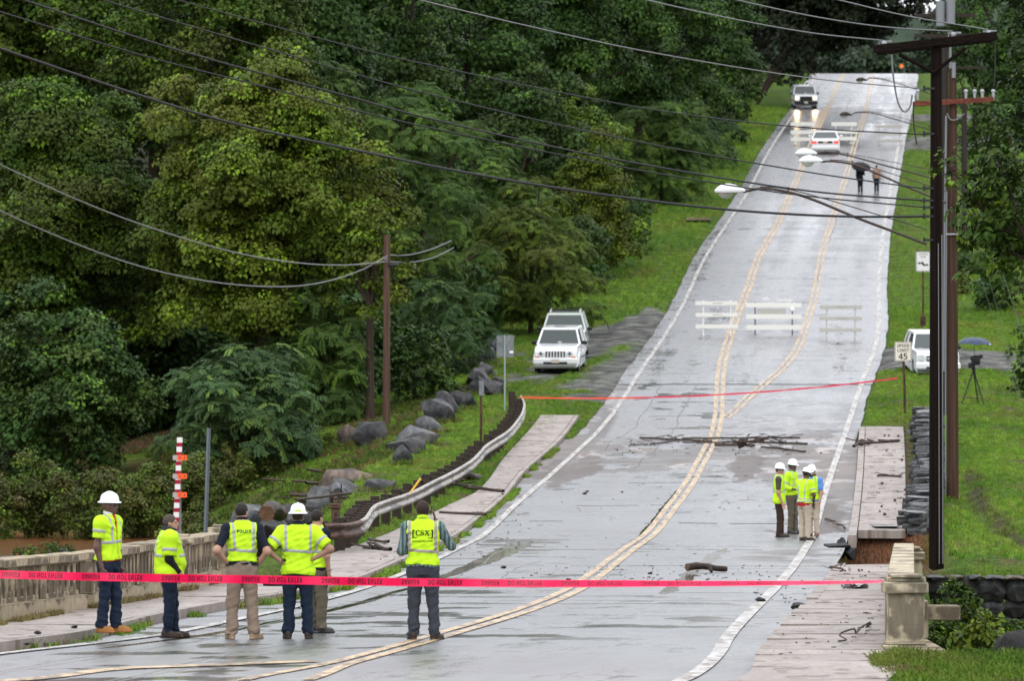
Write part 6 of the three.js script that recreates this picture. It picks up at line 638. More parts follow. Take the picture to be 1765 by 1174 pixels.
function crownMesh(clumps, kind, per, size) { // clumps: [centre, radius, flatten]
  const [c0, c1, c2, tipShare, sp] = KIND[kind]; const M = [], C = [];
  for (const [c, r, fl, out] of clumps) { const hue = rnd(), bri = rr(0.78, 1.22), n = Math.round(per * r * r * rr(0.8, 1.2)), brightClump = rnd() < 0.4 ? 1.9 : 0.6;
    for (let i = 0; i < n; i++) { const u = rr(-0.55, 1), a = rr(0, 6.283), w = Math.sqrt(1 - u * u), dir = V(w * Math.cos(a), u, w * Math.sin(a)).addScaledVector(out, 0.45).normalize(); const q = Math.pow(rnd(), 0.45) * 1.06, lump = 1 + 0.35 * (vnoise3(dir.x * 2.2 + c.x, dir.y * 2.2 + c.y, dir.z * 2.2 + c.z) - 0.5);
      const p = c.clone().add(V(dir.x * r * q * lump, dir.y * r * q * fl * lump, dir.z * r * q * lump)); const nrm = V(dir.x * 0.7 + rr(-0.4, 0.4), dir.y * 0.4 + 0.75, dir.z * 0.7 + rr(-0.4, 0.4)).normalize(); _q.setFromUnitVectors(_up, nrm).multiply(_q2.setFromAxisAngle(_up, rr(0, 6.283))); const s = size * rr(0.7, 1.25);
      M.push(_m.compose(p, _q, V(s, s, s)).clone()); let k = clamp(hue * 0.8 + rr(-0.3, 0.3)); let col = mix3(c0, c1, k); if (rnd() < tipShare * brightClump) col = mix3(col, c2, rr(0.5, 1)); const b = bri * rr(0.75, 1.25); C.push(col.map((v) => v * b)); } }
  return [M, C]; }
function putCrown(o, clumps, kind, per, size, org, name = 'crown') { const [M, C] = crownMesh(clumps, kind, per, size), sp = SPRAYS[KIND[kind][4]], n = sp.length; const groups = sp.map(() => []); M.forEach((m, i) => groups[i % n].push(i));
  // one mesh per spray shape would split the crown, so the shapes are taken in turn by whole crowns
  const g = sp[Math.floor(rnd() * n)], im = new THREE.InstancedMesh(g, leafMat, M.length); M.forEach((m, i) => { im.setMatrixAt(i, m); im.setColorAt(i, new THREE.Color().setRGB(...C[i])); }); im.name = name; im.userData.kind = 'stuff'; im.castShadow = im.receiveShadow = true; o.add(im); return im; }
let sprayCount = 0;
function tree(px, top, bot, hw, d, kind, label, o2 = {}) {
  if (o2.low) { const x0 = (px - IMW / 2) * d / FPX; bot = rowOf(gh(x0, d) - 0.3, d); }
  const S = FPX / d, cx = (px - IMW / 2) / S, ct = EYE - (top - HOR) / S, cb = EYE - (bot - HOR) / S, rx = hw / S, ry = (ct - cb) / 2, cy = (ct + cb) / 2; const bx = o2.trunkX !== undefined ? (o2.trunkX - IMW / 2) / S : cx, gy = gh(bx, d), o = thing(o2.name ?? 'tree', label, o2.cat ?? 'tree', V(bx, gy, -d), 0, o2.group);
  const R = Math.max(rx, 0.3), n = o2.n ?? Math.round(lerp(26, 60, clamp((R - 2) / 5)) * clamp(ry / R, 0.6, 1.6) * 1.2), clumps = [], rz = o2.rz ?? Math.min(R, 6), loc = V(cx - bx, cy - gy, 0);
  for (let i = 0; i < n; i++) { const sprK = KIND[kind][4], y = 1 - 2 * (i + 0.5) / n, a = i * 2.39996 + rr(-0.4, 0.4), w = Math.sqrt(1 - y * y), q = rnd() < 0.22 ? rr(0.98, 1.2) : rr(0.6, 0.95), taper = 1 - 0.22 * Math.max(0, y); const cr = Math.pow(R * R * Math.min(ry, R * 1.3), 1 / 3) * rr(0.17, 0.37) * (o2.cr ?? 1); if (d > 228 && w * Math.sin(a) < -0.5) continue; const q0 = 1 + 0.6 * (vnoise3(w * Math.cos(a) * 1.7 + px * 0.37, y * 1.7 + 5, w * Math.sin(a) * 1.7) - 0.5), p = V(w * Math.cos(a) * (rx - cr * 0.45) * q * q0 * taper, y * (ry - cr * 0.5) * Math.max(q, 0.8), w * Math.sin(a) * (rz - cr * 0.55) * q * taper); clumps.push([p.clone().add(loc), cr, sprK === 'frond' ? rr(0.34, 0.6) : rr(0.5, 0.8), p.clone().divide(V(rx, ry, rz)).normalize()]); }
  const size = (o2.size ?? 1) * KIND[kind][5] * 1.0, per = (o2.dens ?? 1) * 21 / (size * size); for (const c of clumps.filter((_, i) => i % 3 === 0)) clumps.push([c[0].clone().lerp(loc, 0.5), c[1] * 1.1, 0.75, c[3]]); const im = putCrown(o, clumps, kind, per, size, null); sprayCount += im.count;
  // trunk and limbs
  const th = Math.max(ct - gy, 1), r0 = o2.r ?? Math.max(0.05, 0.022 * th), fork = V(loc.x * 0.6, Math.max(0.25 * th, (cb - gy) + ry * 0.45), 0), gs = [bar(V(0, -0.5, 0), fork, r0, r0 * 0.62, 9)];
  const pick = clumps.filter((_, i) => i % Math.ceil(clumps.length / 10) === 0); for (const [c, cr] of pick) { const st = V(0, 0, 0).lerp(fork, rr(0.8, 1)); const mid = st.clone().lerp(c, 0.5).add(V(0, cr * 0.3, 0)); const tb = new THREE.TubeGeometry(new THREE.CatmullRomCurve3([st, mid, c]), 5, r0 * 0.26, 5); gs.push(tb); }
  if (ry > 3) gs.push(bar(fork, loc.clone().add(V(0, ry * 0.7, 0)), r0 * 0.6, r0 * 0.15, 7));
  part('trunk', gs, o2.bark ?? bark, o); return o; }
const bush = (px, top, bot, hw, d, kind, label, o2 = {}) => tree(px, top, bot, hw, d, kind, label, { name: 'bush', cat: 'bush', n: 14, cr: 1.25, r: 0.04, ...o2 });
// trees on the creek's far bank, nearest first
tree(455, 85, 590, 235, 214, 'maple', 'big yellow-green tree, brightest crown of the bank, spreading behind the short pole', { n: 84, cr: 0.86 });
tree(638, 330, 560, 72, 210, 'maple', 'small bright yellow-green crown right behind the short pole top', { n: 22 });
tree(110, 140, 640, 200, 220, 'brownish', 'brownish-green tree at the picture edge below the thickest cable', { n: 66 });
tree(340, -190, 260, 240, 236, 'brownish', 'dull green tree rising above the big yellow-green crown', { n: 50 });
tree(40, -220, 240, 190, 242, 'brownish', 'tall brown-tinged tree filling the upper picture corner', { n: 46 });
tree(120, 505, 830, 165, 203, 'dark', 'low dark green tree over the creek behind the hard hats', { n: 44 });
tree(418, 575, 850, 150, 199, 'ailanthus', 'feathery blue-green tree above the flood gauge post', { n: 44, size: 1.05 });
tree(560, 480, 800, 100, 211, 'feather', 'fine-leaved tree between the flood gauge and the short pole', { n: 48 });
tree(-40, 470, 850, 110, 207, 'dark', 'shadowy tree cut by the picture edge over the creek', { n: 30 });
tree(690, 110, 520, 140, 246, 'feather', 'pale feathery tree behind the bright crown and the slack wires', { low: true, n: 56 });
tree(575, 100, 330, 95, 240, 'feather', 'rounded pale green treetop between the bright crown and dark wood', { n: 34 });
tree(770, 470, 735, 90, 232, 'ailanthus', 'blue-green feathery tree hanging over the boulders', { low: true, n: 40 });
tree(715, 560, 740, 70, 218, 'dark', 'dark thicket tree behind the short pole beside the boulders', { low: true, n: 24 });
tree(915, 320, 590, 128, 257, 'olive', 'olive-green spreading tree next to the parked cars', { low: true, n: 52, rz: 5 });
tree(850, 220, 470, 120, 268, 'feather', 'layered green tree behind the olive-green one', { low: true, n: 46 });
tree(1000, 360, 460, 62, 284, 'dark', 'dark low tree leaning over the verge above the parked cars', { low: true, n: 26 });
tree(985, 165, 330, 110, 302, 'light', 'light green rounded tree under the middle wires', { low: true, n: 40 });
tree(1020, 235, 385, 92, 294, 'maple', 'yellowish tree in front of the light green rounded one', { low: true, n: 36 });
tree(1075, 320, 400, 60, 312, 'dark', 'small dark tree tip reaching over the grass verge', { low: true, n: 18 });
tree(1140, 160, 320, 105, 342, 'feather', 'mid-green tree group where the verge narrows', { low: true, n: 40, size: 1.2 });
tree(1215, 190, 290, 60, 372, 'ailanthus', 'grey-green tree touching the verge near the far barricades', { low: true, n: 26, size: 1.3 });
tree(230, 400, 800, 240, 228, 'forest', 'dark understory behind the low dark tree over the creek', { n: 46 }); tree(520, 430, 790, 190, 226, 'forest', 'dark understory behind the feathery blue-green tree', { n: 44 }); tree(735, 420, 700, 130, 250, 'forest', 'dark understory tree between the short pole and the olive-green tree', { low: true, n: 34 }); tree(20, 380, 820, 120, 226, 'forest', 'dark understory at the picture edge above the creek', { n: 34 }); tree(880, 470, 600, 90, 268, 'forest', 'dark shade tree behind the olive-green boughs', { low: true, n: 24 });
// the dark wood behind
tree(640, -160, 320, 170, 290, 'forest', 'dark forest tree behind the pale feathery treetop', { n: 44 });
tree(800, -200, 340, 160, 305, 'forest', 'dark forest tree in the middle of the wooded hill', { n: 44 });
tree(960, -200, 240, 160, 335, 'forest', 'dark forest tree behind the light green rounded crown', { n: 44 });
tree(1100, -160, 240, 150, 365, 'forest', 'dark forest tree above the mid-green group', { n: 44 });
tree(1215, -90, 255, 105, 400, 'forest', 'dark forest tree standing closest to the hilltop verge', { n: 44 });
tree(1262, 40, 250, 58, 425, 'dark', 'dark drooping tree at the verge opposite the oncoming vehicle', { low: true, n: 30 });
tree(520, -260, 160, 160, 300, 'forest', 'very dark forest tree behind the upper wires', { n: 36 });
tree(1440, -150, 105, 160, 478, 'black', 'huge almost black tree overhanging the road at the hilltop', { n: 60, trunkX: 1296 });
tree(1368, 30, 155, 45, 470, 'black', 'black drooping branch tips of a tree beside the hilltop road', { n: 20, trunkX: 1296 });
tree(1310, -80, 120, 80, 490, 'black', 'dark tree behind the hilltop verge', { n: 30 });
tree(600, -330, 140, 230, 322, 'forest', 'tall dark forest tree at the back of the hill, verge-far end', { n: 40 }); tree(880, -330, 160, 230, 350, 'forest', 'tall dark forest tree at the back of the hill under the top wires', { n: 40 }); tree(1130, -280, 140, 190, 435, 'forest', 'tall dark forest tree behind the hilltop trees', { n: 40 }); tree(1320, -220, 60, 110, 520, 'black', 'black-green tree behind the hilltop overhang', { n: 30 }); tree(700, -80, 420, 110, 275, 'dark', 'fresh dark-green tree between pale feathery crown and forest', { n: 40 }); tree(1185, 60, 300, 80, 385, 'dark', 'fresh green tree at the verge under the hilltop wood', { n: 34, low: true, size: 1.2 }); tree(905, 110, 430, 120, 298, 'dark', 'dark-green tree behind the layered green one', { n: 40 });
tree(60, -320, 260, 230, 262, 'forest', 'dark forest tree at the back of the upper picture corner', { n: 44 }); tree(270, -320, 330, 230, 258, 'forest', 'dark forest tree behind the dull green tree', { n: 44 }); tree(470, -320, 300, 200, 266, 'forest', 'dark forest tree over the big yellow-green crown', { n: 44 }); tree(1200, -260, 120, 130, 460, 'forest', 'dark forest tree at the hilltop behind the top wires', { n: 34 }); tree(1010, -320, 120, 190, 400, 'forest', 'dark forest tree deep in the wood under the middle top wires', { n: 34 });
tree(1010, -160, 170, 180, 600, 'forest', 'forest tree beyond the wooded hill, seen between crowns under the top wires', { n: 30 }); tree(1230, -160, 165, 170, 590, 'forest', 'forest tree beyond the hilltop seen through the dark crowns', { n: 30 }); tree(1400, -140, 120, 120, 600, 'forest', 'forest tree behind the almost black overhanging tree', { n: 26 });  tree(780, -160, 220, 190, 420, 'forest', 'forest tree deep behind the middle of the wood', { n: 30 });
// over the crest
tree(1490, 66, 150, 70, 640, 'hazeTint', 'haze-tinted blue-green treeline crown beyond the road crest', { n: 26 }); tree(1400, 78, 150, 60, 650, 'hazeTint', 'haze-tinted low tree beyond the crest left of the orange sign', { n: 22 }); tree(1570, 75, 150, 70, 660, 'hazeTint', 'haze-tinted tree directly behind the orange sign', { n: 24 }); tree(1620, 26, 160, 50, 610, 'hazeTint', 'pale haze-tinted tree behind the grey transformers', { n: 26 }); tree(1340, 60, 160, 70, 655, 'hazeTint', 'haze-tinted tree between the black overhang and the verge', { n: 22 });
tree(1680, -60, 220, 62, 420, 'forest', 'dark green tree behind the cross-arm tip', { n: 40 }); tree(1760, -100, 260, 90, 400, 'forest', 'broad dark tree at the upper picture edge beside the poles', { n: 44 }); tree(1700, 160, 300, 50, 372, 'dark', 'dark rounded tree behind the rust-red cross-arm', { n: 26, size: 1.3 }); tree(1770, 250, 480, 80, 300, 'forest', 'shadowed tree above the bare brown bank', { n: 36 });
bush(1672, 428, 500, 38, 296, 'dark', 'dark bush on the bare brown bank', { size: 1.1 }); bush(1725, 465, 535, 52, 272, 'dark', 'low hedge-like bush under the brown bank beyond the lawn', { size: 1.1 }); bush(1766, 560, 690, 26, 205, 'dark', 'dark bush at the picture edge beside the tripod lawn'); bush(1655, 470, 520, 22, 284, 'shrub', 'small brownish bush between the poles at the bank foot', { size: 1.5 });
// undergrowth along the water
const UNDER = [[-20, 790, 945, 70, 189, 'brownish bush at the water below the picture edge'], [70, 780, 940, 75, 191, 'brown-green bush at the water behind the white-hatted man'], [165, 790, 945, 70, 188, 'olive bush overhanging the brown water by the railing'], [250, 800, 940, 65, 190, 'scrubby bush next to the flood gauge post'], [335, 775, 930, 62, 193, 'dense bush behind the flood gauge and grey post'], [415, 770, 890, 60, 196, 'bush at the foot of the feathery blue-green tree'], [490, 755, 850, 58, 199, 'low bush between the feathery tree and the bank'], [560, 745, 815, 50, 202, 'low dark bush on the bank beside the grey boulders'], [345, 880, 945, 42, 178, 'low weedy bush by the water behind the railing end'], [300, 905, 955, 34, 172, 'small weed clump at the water behind the bareheaded man']];
for (const [px, t, b, hw, d, l] of UNDER) bush(px, t, b, hw, d, 'shrub', l, { n: 18, rz: 2 });
// close to the camera, at the picture's edge
KIND.neardark = [[0.014, 0.030, 0.006], [0.022, 0.042, 0.007], [0.06, 0.1, 0.01], 0.06, 'broad', 0.5]; tree(1800, -160, 340, 72, 111, 'neardark', 'near dark leafy tree hanging into the upper picture corner', { n: 46, trunkX: 1900, rz: 1.2, cr: 0.8, r: 0.14 }); tree(1722, 235, 500, 82, 113, 'near', 'leafy green boughs reaching in front of the pole tops', { n: 44, trunkX: 1900, rz: 0.9, cr: 0.78, r: 0.1, dens: 0.8 }); bush(1628, 245, 330, 24, 114, 'near', 'bright twig of leaves crossing the dark pole', { n: 7, trunkX: 1900, dens: 0.5, r: 0.03, name: 'branch', cat: 'branch' });
// by the creek wall
bush(1650, 1000, 1125, 55, 105, 'near', 'ivy and weeds covering the low stone wall beside the balustrade', { n: 18, rz: 0.5, size: 0.6 });
bush(1620, 1060, 1150, 40, 82, 'near', 'low dark weeds between the balustrade stub and the yellow-green shrub', { n: 14, rz: 0.5, size: 0.6 }); bush(1745, 1060, 1130, 40, 90, 'near', 'light green weeds under the low stone wall', { n: 12, rz: 0.5, size: 0.55 });
KIND.droop = [[0.075, 0.12, 0.008], [0.10, 0.13, 0.01], [0.2, 0.24, 0.012], 0.15, 'broad', 0.5]; bush(1690, 1045, 1150, 42, 75, 'droop', 'yellow-green drooping shrub beside the black boulder', { n: 20, rz: 0.5, size: 0.62, dens: 0.7 });
console.log('sprays', sprayCount);
// ---------------------------------------------------------------- boulders
function rockGeo(w, h, d, sd) { let s = sd % 2147483647 || 1; const R = () => { s = (s * 48271 + 11) % 2147483647; return s / 2147483647; }; for (let k = 0; k < 5; k++) R(); const pts = []; // broken, flat-faced stone
  for (let k = 0; k < 22; k++) { const y = 2 * R() - 1, a = R() * 6.283, q = Math.sqrt(1 - y * y), e = 0.42 + 0.16 * R(); pts.push(V(q * Math.cos(a) * e, Math.max(y, -0.8) * e, q * Math.sin(a) * e)); }
  let g = new ConvexGeometry(pts); g.computeBoundingBox(); const c = g.boundingBox.getCenter(V(0, 0, 0)), z = g.boundingBox.getSize(V(0, 0, 0)); g.translate(-c.x, -c.y, -c.z); g.scale(w / z.x, h / z.y, d / z.z);
  // split the faces and roughen them a little
  const p = g.attributes.position, P = []; const sub = (a, b, e, n) => { if (n === 0) { P.push(a, b, e); return; } const m1 = a.clone().lerp(b, 0.5), m2 = b.clone().lerp(e, 0.5), m3 = e.clone().lerp(a, 0.5); sub(a, m1, m3, n - 1); sub(m1, b, m2, n - 1); sub(m3, m2, e, n - 1); sub(m1, m2, m3, n - 1); };
  for (let i = 0; i < p.count; i += 3) sub(...[0, 1, 2].map((k) => V(p.getX(i + k), p.getY(i + k), p.getZ(i + k))), 2);
  const f = 3 / Math.max(w, h), F = new Float32Array(P.length * 3); P.forEach((v, i) => { const n = 1 + 0.13 * (vnoise3(v.x * f + sd % 97, v.y * f, v.z * f) - 0.5) + 0.07 * (vnoise3(v.x * f * 3, v.y * f * 3 + sd % 31, v.z * f * 3) - 0.5); F.set([v.x * n, v.y * n, v.z * n], 3 * i); });
  g = new THREE.BufferGeometry(); g.setAttribute('position', new THREE.BufferAttribute(F, 3)); g = toCreasedNormals(g, 0.5); return uvBox(g, 0.7); }
const rockTex = dataTex(256, 256, (u, v) => { const n = tnoise(u, v, 5, 5, 5), m = tnoise(u + 0.2, v + 0.7, 12, 5, 4), g = 0.25 + 1.1 * n * (0.6 + 0.7 * m), s = sst(0.5, 0.65, m); return [g, lerp(g, g * 0.93, s), lerp(g, g * 0.85, s)]; }, true);
const rockDark = mat(0.075, 0.076, 0.08, 0.5, { map: rockTex, bumpMap: grainBump, bumpScale: 0.03 }), rockBrown = mat(0.19, 0.145, 0.12, 0.6, { map: rockTex, bumpMap: grainBump, bumpScale: 0.03 }), rockGrey = mat(0.15, 0.153, 0.16, 0.5, { map: rockTex, bumpMap: grainBump, bumpScale: 0.03 }), rockBlack = mat(0.04, 0.037, 0.036, 0.5, { map: rockTex, bumpMap: grainBump, bumpScale: 0.03 });
let rk = 5; function rock(px, row, d, wpx, hpx, m, label) { d = Math.min(d + 14, hit(px, row + hpx * 0.42, 112)); const S = FPX / d, w = wpx / S * 1.08, h = hpx / S * 1.12, b = at(px, row + hpx / 2, d), o = part('boulder', rockGeo(w, h * 1.45, Math.min(w, 1.3), rk++ * 7919), m, scene); o.position.copy(b).add(V(0, h * 0.3, 0)); o.rotation.y = rr(-0.25, 0.25); tag(o, label, 'boulder', 'boulders lining the grass bank'); return o; }
rock(603, 752, 214, 40, 32, rockBrown, 'brownish boulder at the thicket, leftmost by the trees'); rock(641, 750, 213, 58, 36, rockDark, 'dark rounded boulder directly behind the short pole'); rock(718, 752, 203, 76, 34, rockGrey, 'large grey boulder with a rusty patch beside the short pole'); rock(700, 770, 200, 66, 30, rockDark, 'dark flat boulder below the large rusty-patched one'); rock(694, 788, 196, 36, 34, rockDark, 'small pointed dark boulder beside the timber block'); rock(742, 735, 207, 54, 28, rockGrey, 'pale-topped boulder between the dark ones'); rock(756, 712, 213, 56, 38, rockDark, 'dark rugged boulder halfway along the row'); rock(768, 700, 216, 44, 40, rockDark, 'dark upright boulder leaning on its neighbour midway'); rock(790, 690, 221, 44, 26, rockBlack, 'low black boulder behind the marker sign'); rock(805, 694, 219, 36, 30, rockDark, 'small dark boulder just before the marker sign'); rock(836, 668, 226, 62, 30, rockDark, 'wide dark boulder under the square stacked block'); rock(826, 655, 229, 46, 34, rockBlack, 'jagged black boulder under the square block'); rock(838, 640, 232, 32, 26, rockGrey, 'square grey block stacked on other boulders'); rock(856, 664, 227, 26, 24, rockBlack, 'small black boulder beside the pale sign post'); rock(838, 614, 239, 34, 34, rockDark, 'dark boulder near the far end of the row'); rock(848, 597, 244, 34, 36, rockDark, 'farthest dark boulder behind the grey sign back'); rock(800, 632, 236, 50, 22, rockBlack, 'low black boulder under the hanging blue-green branches');
rock(600, 828, 178, 104, 32, rockBrown, 'broad flat tan boulder below the timber block'); rock(560, 868, 158, 56, 46, rockGrey, 'grey slab-sided boulder beside the iron post'); rock(600, 846, 172, 60, 34, rockGrey, 'pale grey boulder under the driftwood heap'); rock(440, 892, 142, 84, 36, rockGrey, 'grey-topped boulder below the log end'); rock(470, 920, 136, 100, 56, rockBlack, 'big black boulder between the police vest and the akimbo man'); rock(418, 926, 138, 58, 50, rockBlack, 'black boulder half hidden by the police vest'); rock(510, 896, 142, 60, 40, rockDark, 'dark boulder behind the yellow-stickered hard hat'); rock(654, 838, 172, 56, 22, rockGrey, 'low grey boulder beside the driftwood heap');
{ const o = part('boulder', rockGeo(0.75, 0.55, 0.6, 4242, 4), rockBlack, scene); const p = at(1758, 1120, 73); o.position.copy(p); tag(o, 'black rounded boulder in the grass at the picture corner', 'boulder'); }
rock(1590, 905, 140, 40, 26, rockGrey, 'dark round boulder at the end of the slate wall');
// ---------------------------------------------------------------- stone walls
{ const o = thing('stone_wall', 'low dry-laid wall of dark wet slates along the broken pavement', 'stone wall'); const base = [1, 2, 3, 4, 5, 6].map((k) => { const g = new THREE.BoxGeometry(1, 1, 1, 3, 1, 3), p = g.attributes.position; for (let i = 0; i < p.count; i++) { const x = p.getX(i), y = p.getY(i), z = p.getZ(i); p.setXYZ(i, x + 0.28 * (vnoise3(x * 2 + k * 7, y, z * 2) - 0.5), y + 0.35 * (vnoise3(x * 2, y * 2 + k * 3, z * 2 + 4) - 0.5), z + 0.28 * (vnoise3(x * 2 + 3, y, z * 2 + k * 5) - 0.5)); } const q = g.toNonIndexed(); q.computeVertexNormals(); return uvBox(q, 0.7); }); const slate = mat(0.10, 0.105, 0.115, 0.35, { map: rockTex, bumpMap: grainBump, bumpScale: 0.02 }), ms = [rockDark, rockGrey, slate, slate, rockGrey];
  for (let d = 142; d < 203; d += 1.25) { const x0 = interp([[136, 9.3], [142, 9.72], [160, 11.3], [203, 14.3]], d); for (const [lv, dx] of [[0, 0], [1, 0.03], [2, 0.0], [3, 0.04]]) { const m = part('stone', base[Math.floor(rnd() * 6)], ms[Math.floor(rnd() * 5)], o); m.position.set(x0 + dx + 0.42 + rr(-0.06, 0.06), hRoad(d) + 0.08 + lv * 0.135 + rr(-0.02, 0.02), -d - rr(0, 0.5)); m.scale.set(rr(0.42, 0.6), rr(0.12, 0.16), rr(0.9, 1.5)); m.rotation.set(rr(-0.05, 0.05), rr(-0.3, 0.3) - 0.3, rr(-0.08, 0.08)); } } }
{ const o = thing('stone_wall', 'low wall of big dark boulders under weeds at the creek edge', 'stone wall'); const base = [1, 2, 3, 4].map((k) => rockGeo(1, 1, 1, 577 * k, 3)), d = 112, S = FPX / d; for (const [row, h, n0, off] of [[1019, 40, 46, 0], [1052, 30, 38, 18], [1078, 28, 40, 4], [1100, 28, 42, 20]]) for (let px = 1592 - off; px < 1840; px += n0) { const m = part('stone', base[Math.floor(rnd() * 4)], [rockDark, rockBlack, rockDark][Math.floor(rnd() * 3)], o), p = at(px + n0 / 2, row, d); m.position.copy(p); m.scale.set(n0 / S * rr(1.15, 1.35), h / S * rr(1.2, 1.4), 0.6); m.rotation.y = rr(-0.15, 0.15); } for (let px = 1592; px < 1840; px += 34) { const m = part('cap_stone', base[Math.floor(rnd() * 4)], rnd() < 0.5 ? rockBrown : rockDark, o); m.position.copy(at(px + 17, 996, d)); m.scale.set(38 / S, 11 / S, 0.75); } }
{ const o = thing('stone_wall', 'mossy ledge wall in the grass behind the boulder wall', 'stone wall'); const base = [1, 2, 3].map((k) => rockGeo(1, 1, 1, 313 * k, 2)), d = 121, S = FPX / d; for (let px = 1668; px < 1840; px += 40) { const m = part('stone', base[Math.floor(rnd() * 3)], rockDark, o); m.position.copy(at(px, 979, d)); m.scale.set(46 / S, 22 / S, 0.6); const c = part('cap_stone', base[Math.floor(rnd() * 3)], rockGrey, o); c.position.copy(at(px + 10, 967, d)); c.scale.set(44 / S, 6 / S, 0.7); } }
{ // weeds and grass grown up round the boulders
  const M = [], C = [], q = new THREE.Quaternion(), e = new THREE.Euler(); for (const o of scene.children.filter((c) => c.name.startsWith('boulder'))) { const d = -o.position.z; if (d < 125 || o.position.x > 5) continue; o.geometry.computeBoundingBox(); const w = o.geometry.boundingBox.getSize(V(0, 0, 0)).x; for (let i = 0; i < 46; i++) { const x = o.position.x + rr(-0.62, 0.62) * w, dd = d - rr(0.1, 0.8); M.push(new THREE.Matrix4().compose(V(x, gh(x, dd) - 0.02, -dd), q.setFromEuler(e.set(rr(-0.3, 0.3), rr(0, 6.28), rr(-0.3, 0.3))), V(rr(0.12, 0.26), rr(0.12, 0.32), rr(0.12, 0.26)))); C.push(mix3([0.075, 0.14, 0.015], [0.13, 0.13, 0.04], rnd()).map((v) => v * rr(0.8, 1.4))); } }
  const g = scene.getObjectByName('grass'), im = new THREE.InstancedMesh(g.geometry, g.material, M.length); M.forEach((m, i) => { im.setMatrixAt(i, m); im.setColorAt(i, new THREE.Color().setRGB(...C[i])); }); im.name = 'weeds'; taken['weeds'] = 0; tag(im, 'tall grass and weeds grown up between the boulders', 'weeds', null, 'stuff'); scene.add(im); }
// ---------------------------------------------------------------- timber, logs, branches
const barkWet = mat(0.05, 0.034, 0.026, 0.55, { map: rep(woodTex, 2, 2), bumpMap: woodTex, bumpScale: 0.015 }), woodEnd = mat(0.2, 0.12, 0.07, 0.7, { map: woodTex }), twigM = mat(0.05, 0.035, 0.027, 0.6);
{ const d = 193, S = FPX / d, p = at(650, 811, d), o = thing('timber_block', 'dark squared timber block lying among the boulders', 'timber', p); part('timber', RY(box(56 / S, 27 / S, 0.5, 0, 13 / S, 0, 0.02), -0.2), barkWet, o); part('sawn_face', RY(box(54 / S, 0.01, 0.47, 0, 27.2 / S, 0), -0.2), woodEnd, o); }
function log(a, b, r0, r1, label, end = true, bend = 0.04) { const L = a.distanceTo(b), o = thing('log', label, 'log', a), q = b.clone().sub(a), pts = [0, 0.25, 0.5, 0.75, 1].map((t) => q.clone().multiplyScalar(t).add(V(0, bend * L * Math.sin(t * 5), bend * L * Math.sin(t * 7)))); const g = new THREE.TubeGeometry(new THREE.CatmullRomCurve3(pts), 24, 1, 12, false), p = g.attributes.position, c = new THREE.CatmullRomCurve3(pts); for (let i = 0; i < p.count; i++) { const t = Math.floor(i / 13) / 24, ce = c.getPointAt(t), v = V(p.getX(i), p.getY(i), p.getZ(i)).sub(ce), r = lerp(r0, r1, t) * (1 + 0.22 * (vnoise3(v.x * 3 + t * 9, v.y * 3, v.z * 3 + t * 4) - 0.5)); p.setXYZ(i, ce.x + v.x * r, ce.y + v.y * r, ce.z + v.z * r); } g.computeVertexNormals(); part('bark', g, barkWet, o); if (end) for (const [t, r] of [[0, r0], [1, r1]]) { const ce = c.getPointAt(t), tn = c.getTangentAt(t); const e = new THREE.CylinderGeometry(r * 0.97, r * 0.97, 0.02, 14).applyQuaternion(new THREE.Quaternion().setFromUnitVectors(_up, tn)).translate(ce.x, ce.y, ce.z); part('cut_end', e, woodEnd, o); } return o; }
{ const p = at(1184, 981, 108), q = at(1251, 980, 108.5); p.y = hRoad(108) + 0.11; q.y = hRoad(108) + 0.09; const o = log(p, q, 0.075, 0.05, 'single knobbly log lying across the near traffic lane', true, 0.03); part('stub', bar(V(0.42, 0, 0), V(0.46, -0.08, 0.1), 0.05, 0.03), barkWet, o); }
{ const p = at(455, 884, 141), o = log(p.clone().add(V(0.1, 0, 0.6)), p.clone().add(V(0.35, 0.05, -1.6)), 0.2, 0.2, 'sawn log end lying on the black boulders'); }
log(onRoad(788, 836, 0.14), onRoad(826, 826, 0.14).add(V(0, 0, 0.6)), 0.13, 0.13, 'short dark log lying under the guardrail');
function crooked(a, b, r, wob, seg = 9) { const q = b.clone().sub(a), L = q.length(), pts = []; for (let i = 0; i <= seg; i++) { const t = i / seg; pts.push(a.clone().addScaledVector(q, t).add(V(rr(-1, 1) * wob * L, Math.abs(rr(-1, 1)) * wob * L * 0.5, rr(-1, 1) * wob * L))); } return new THREE.TubeGeometry(new THREE.CatmullRomCurve3(pts), seg * 3, r, 6); }
function branch(a, b, r, label, twigs = 4, wob = 0.02) { const o = thing('fallen_branch', label, 'branch', a), q = b.clone().sub(a); part('limb', crooked(V(0, 0, 0), q, r, wob), twigM, o); for (let i = 0; i < twigs; i++) { const s = q.clone().multiplyScalar(rr(0.15, 0.9)); part('twig', crooked(s, s.clone().add(V(rr(-0.6, 0.6), rr(0.02, 0.15), rr(-1.4, 1.4))), r * 0.45, 0.06, 5), twigM, o); } return o; }
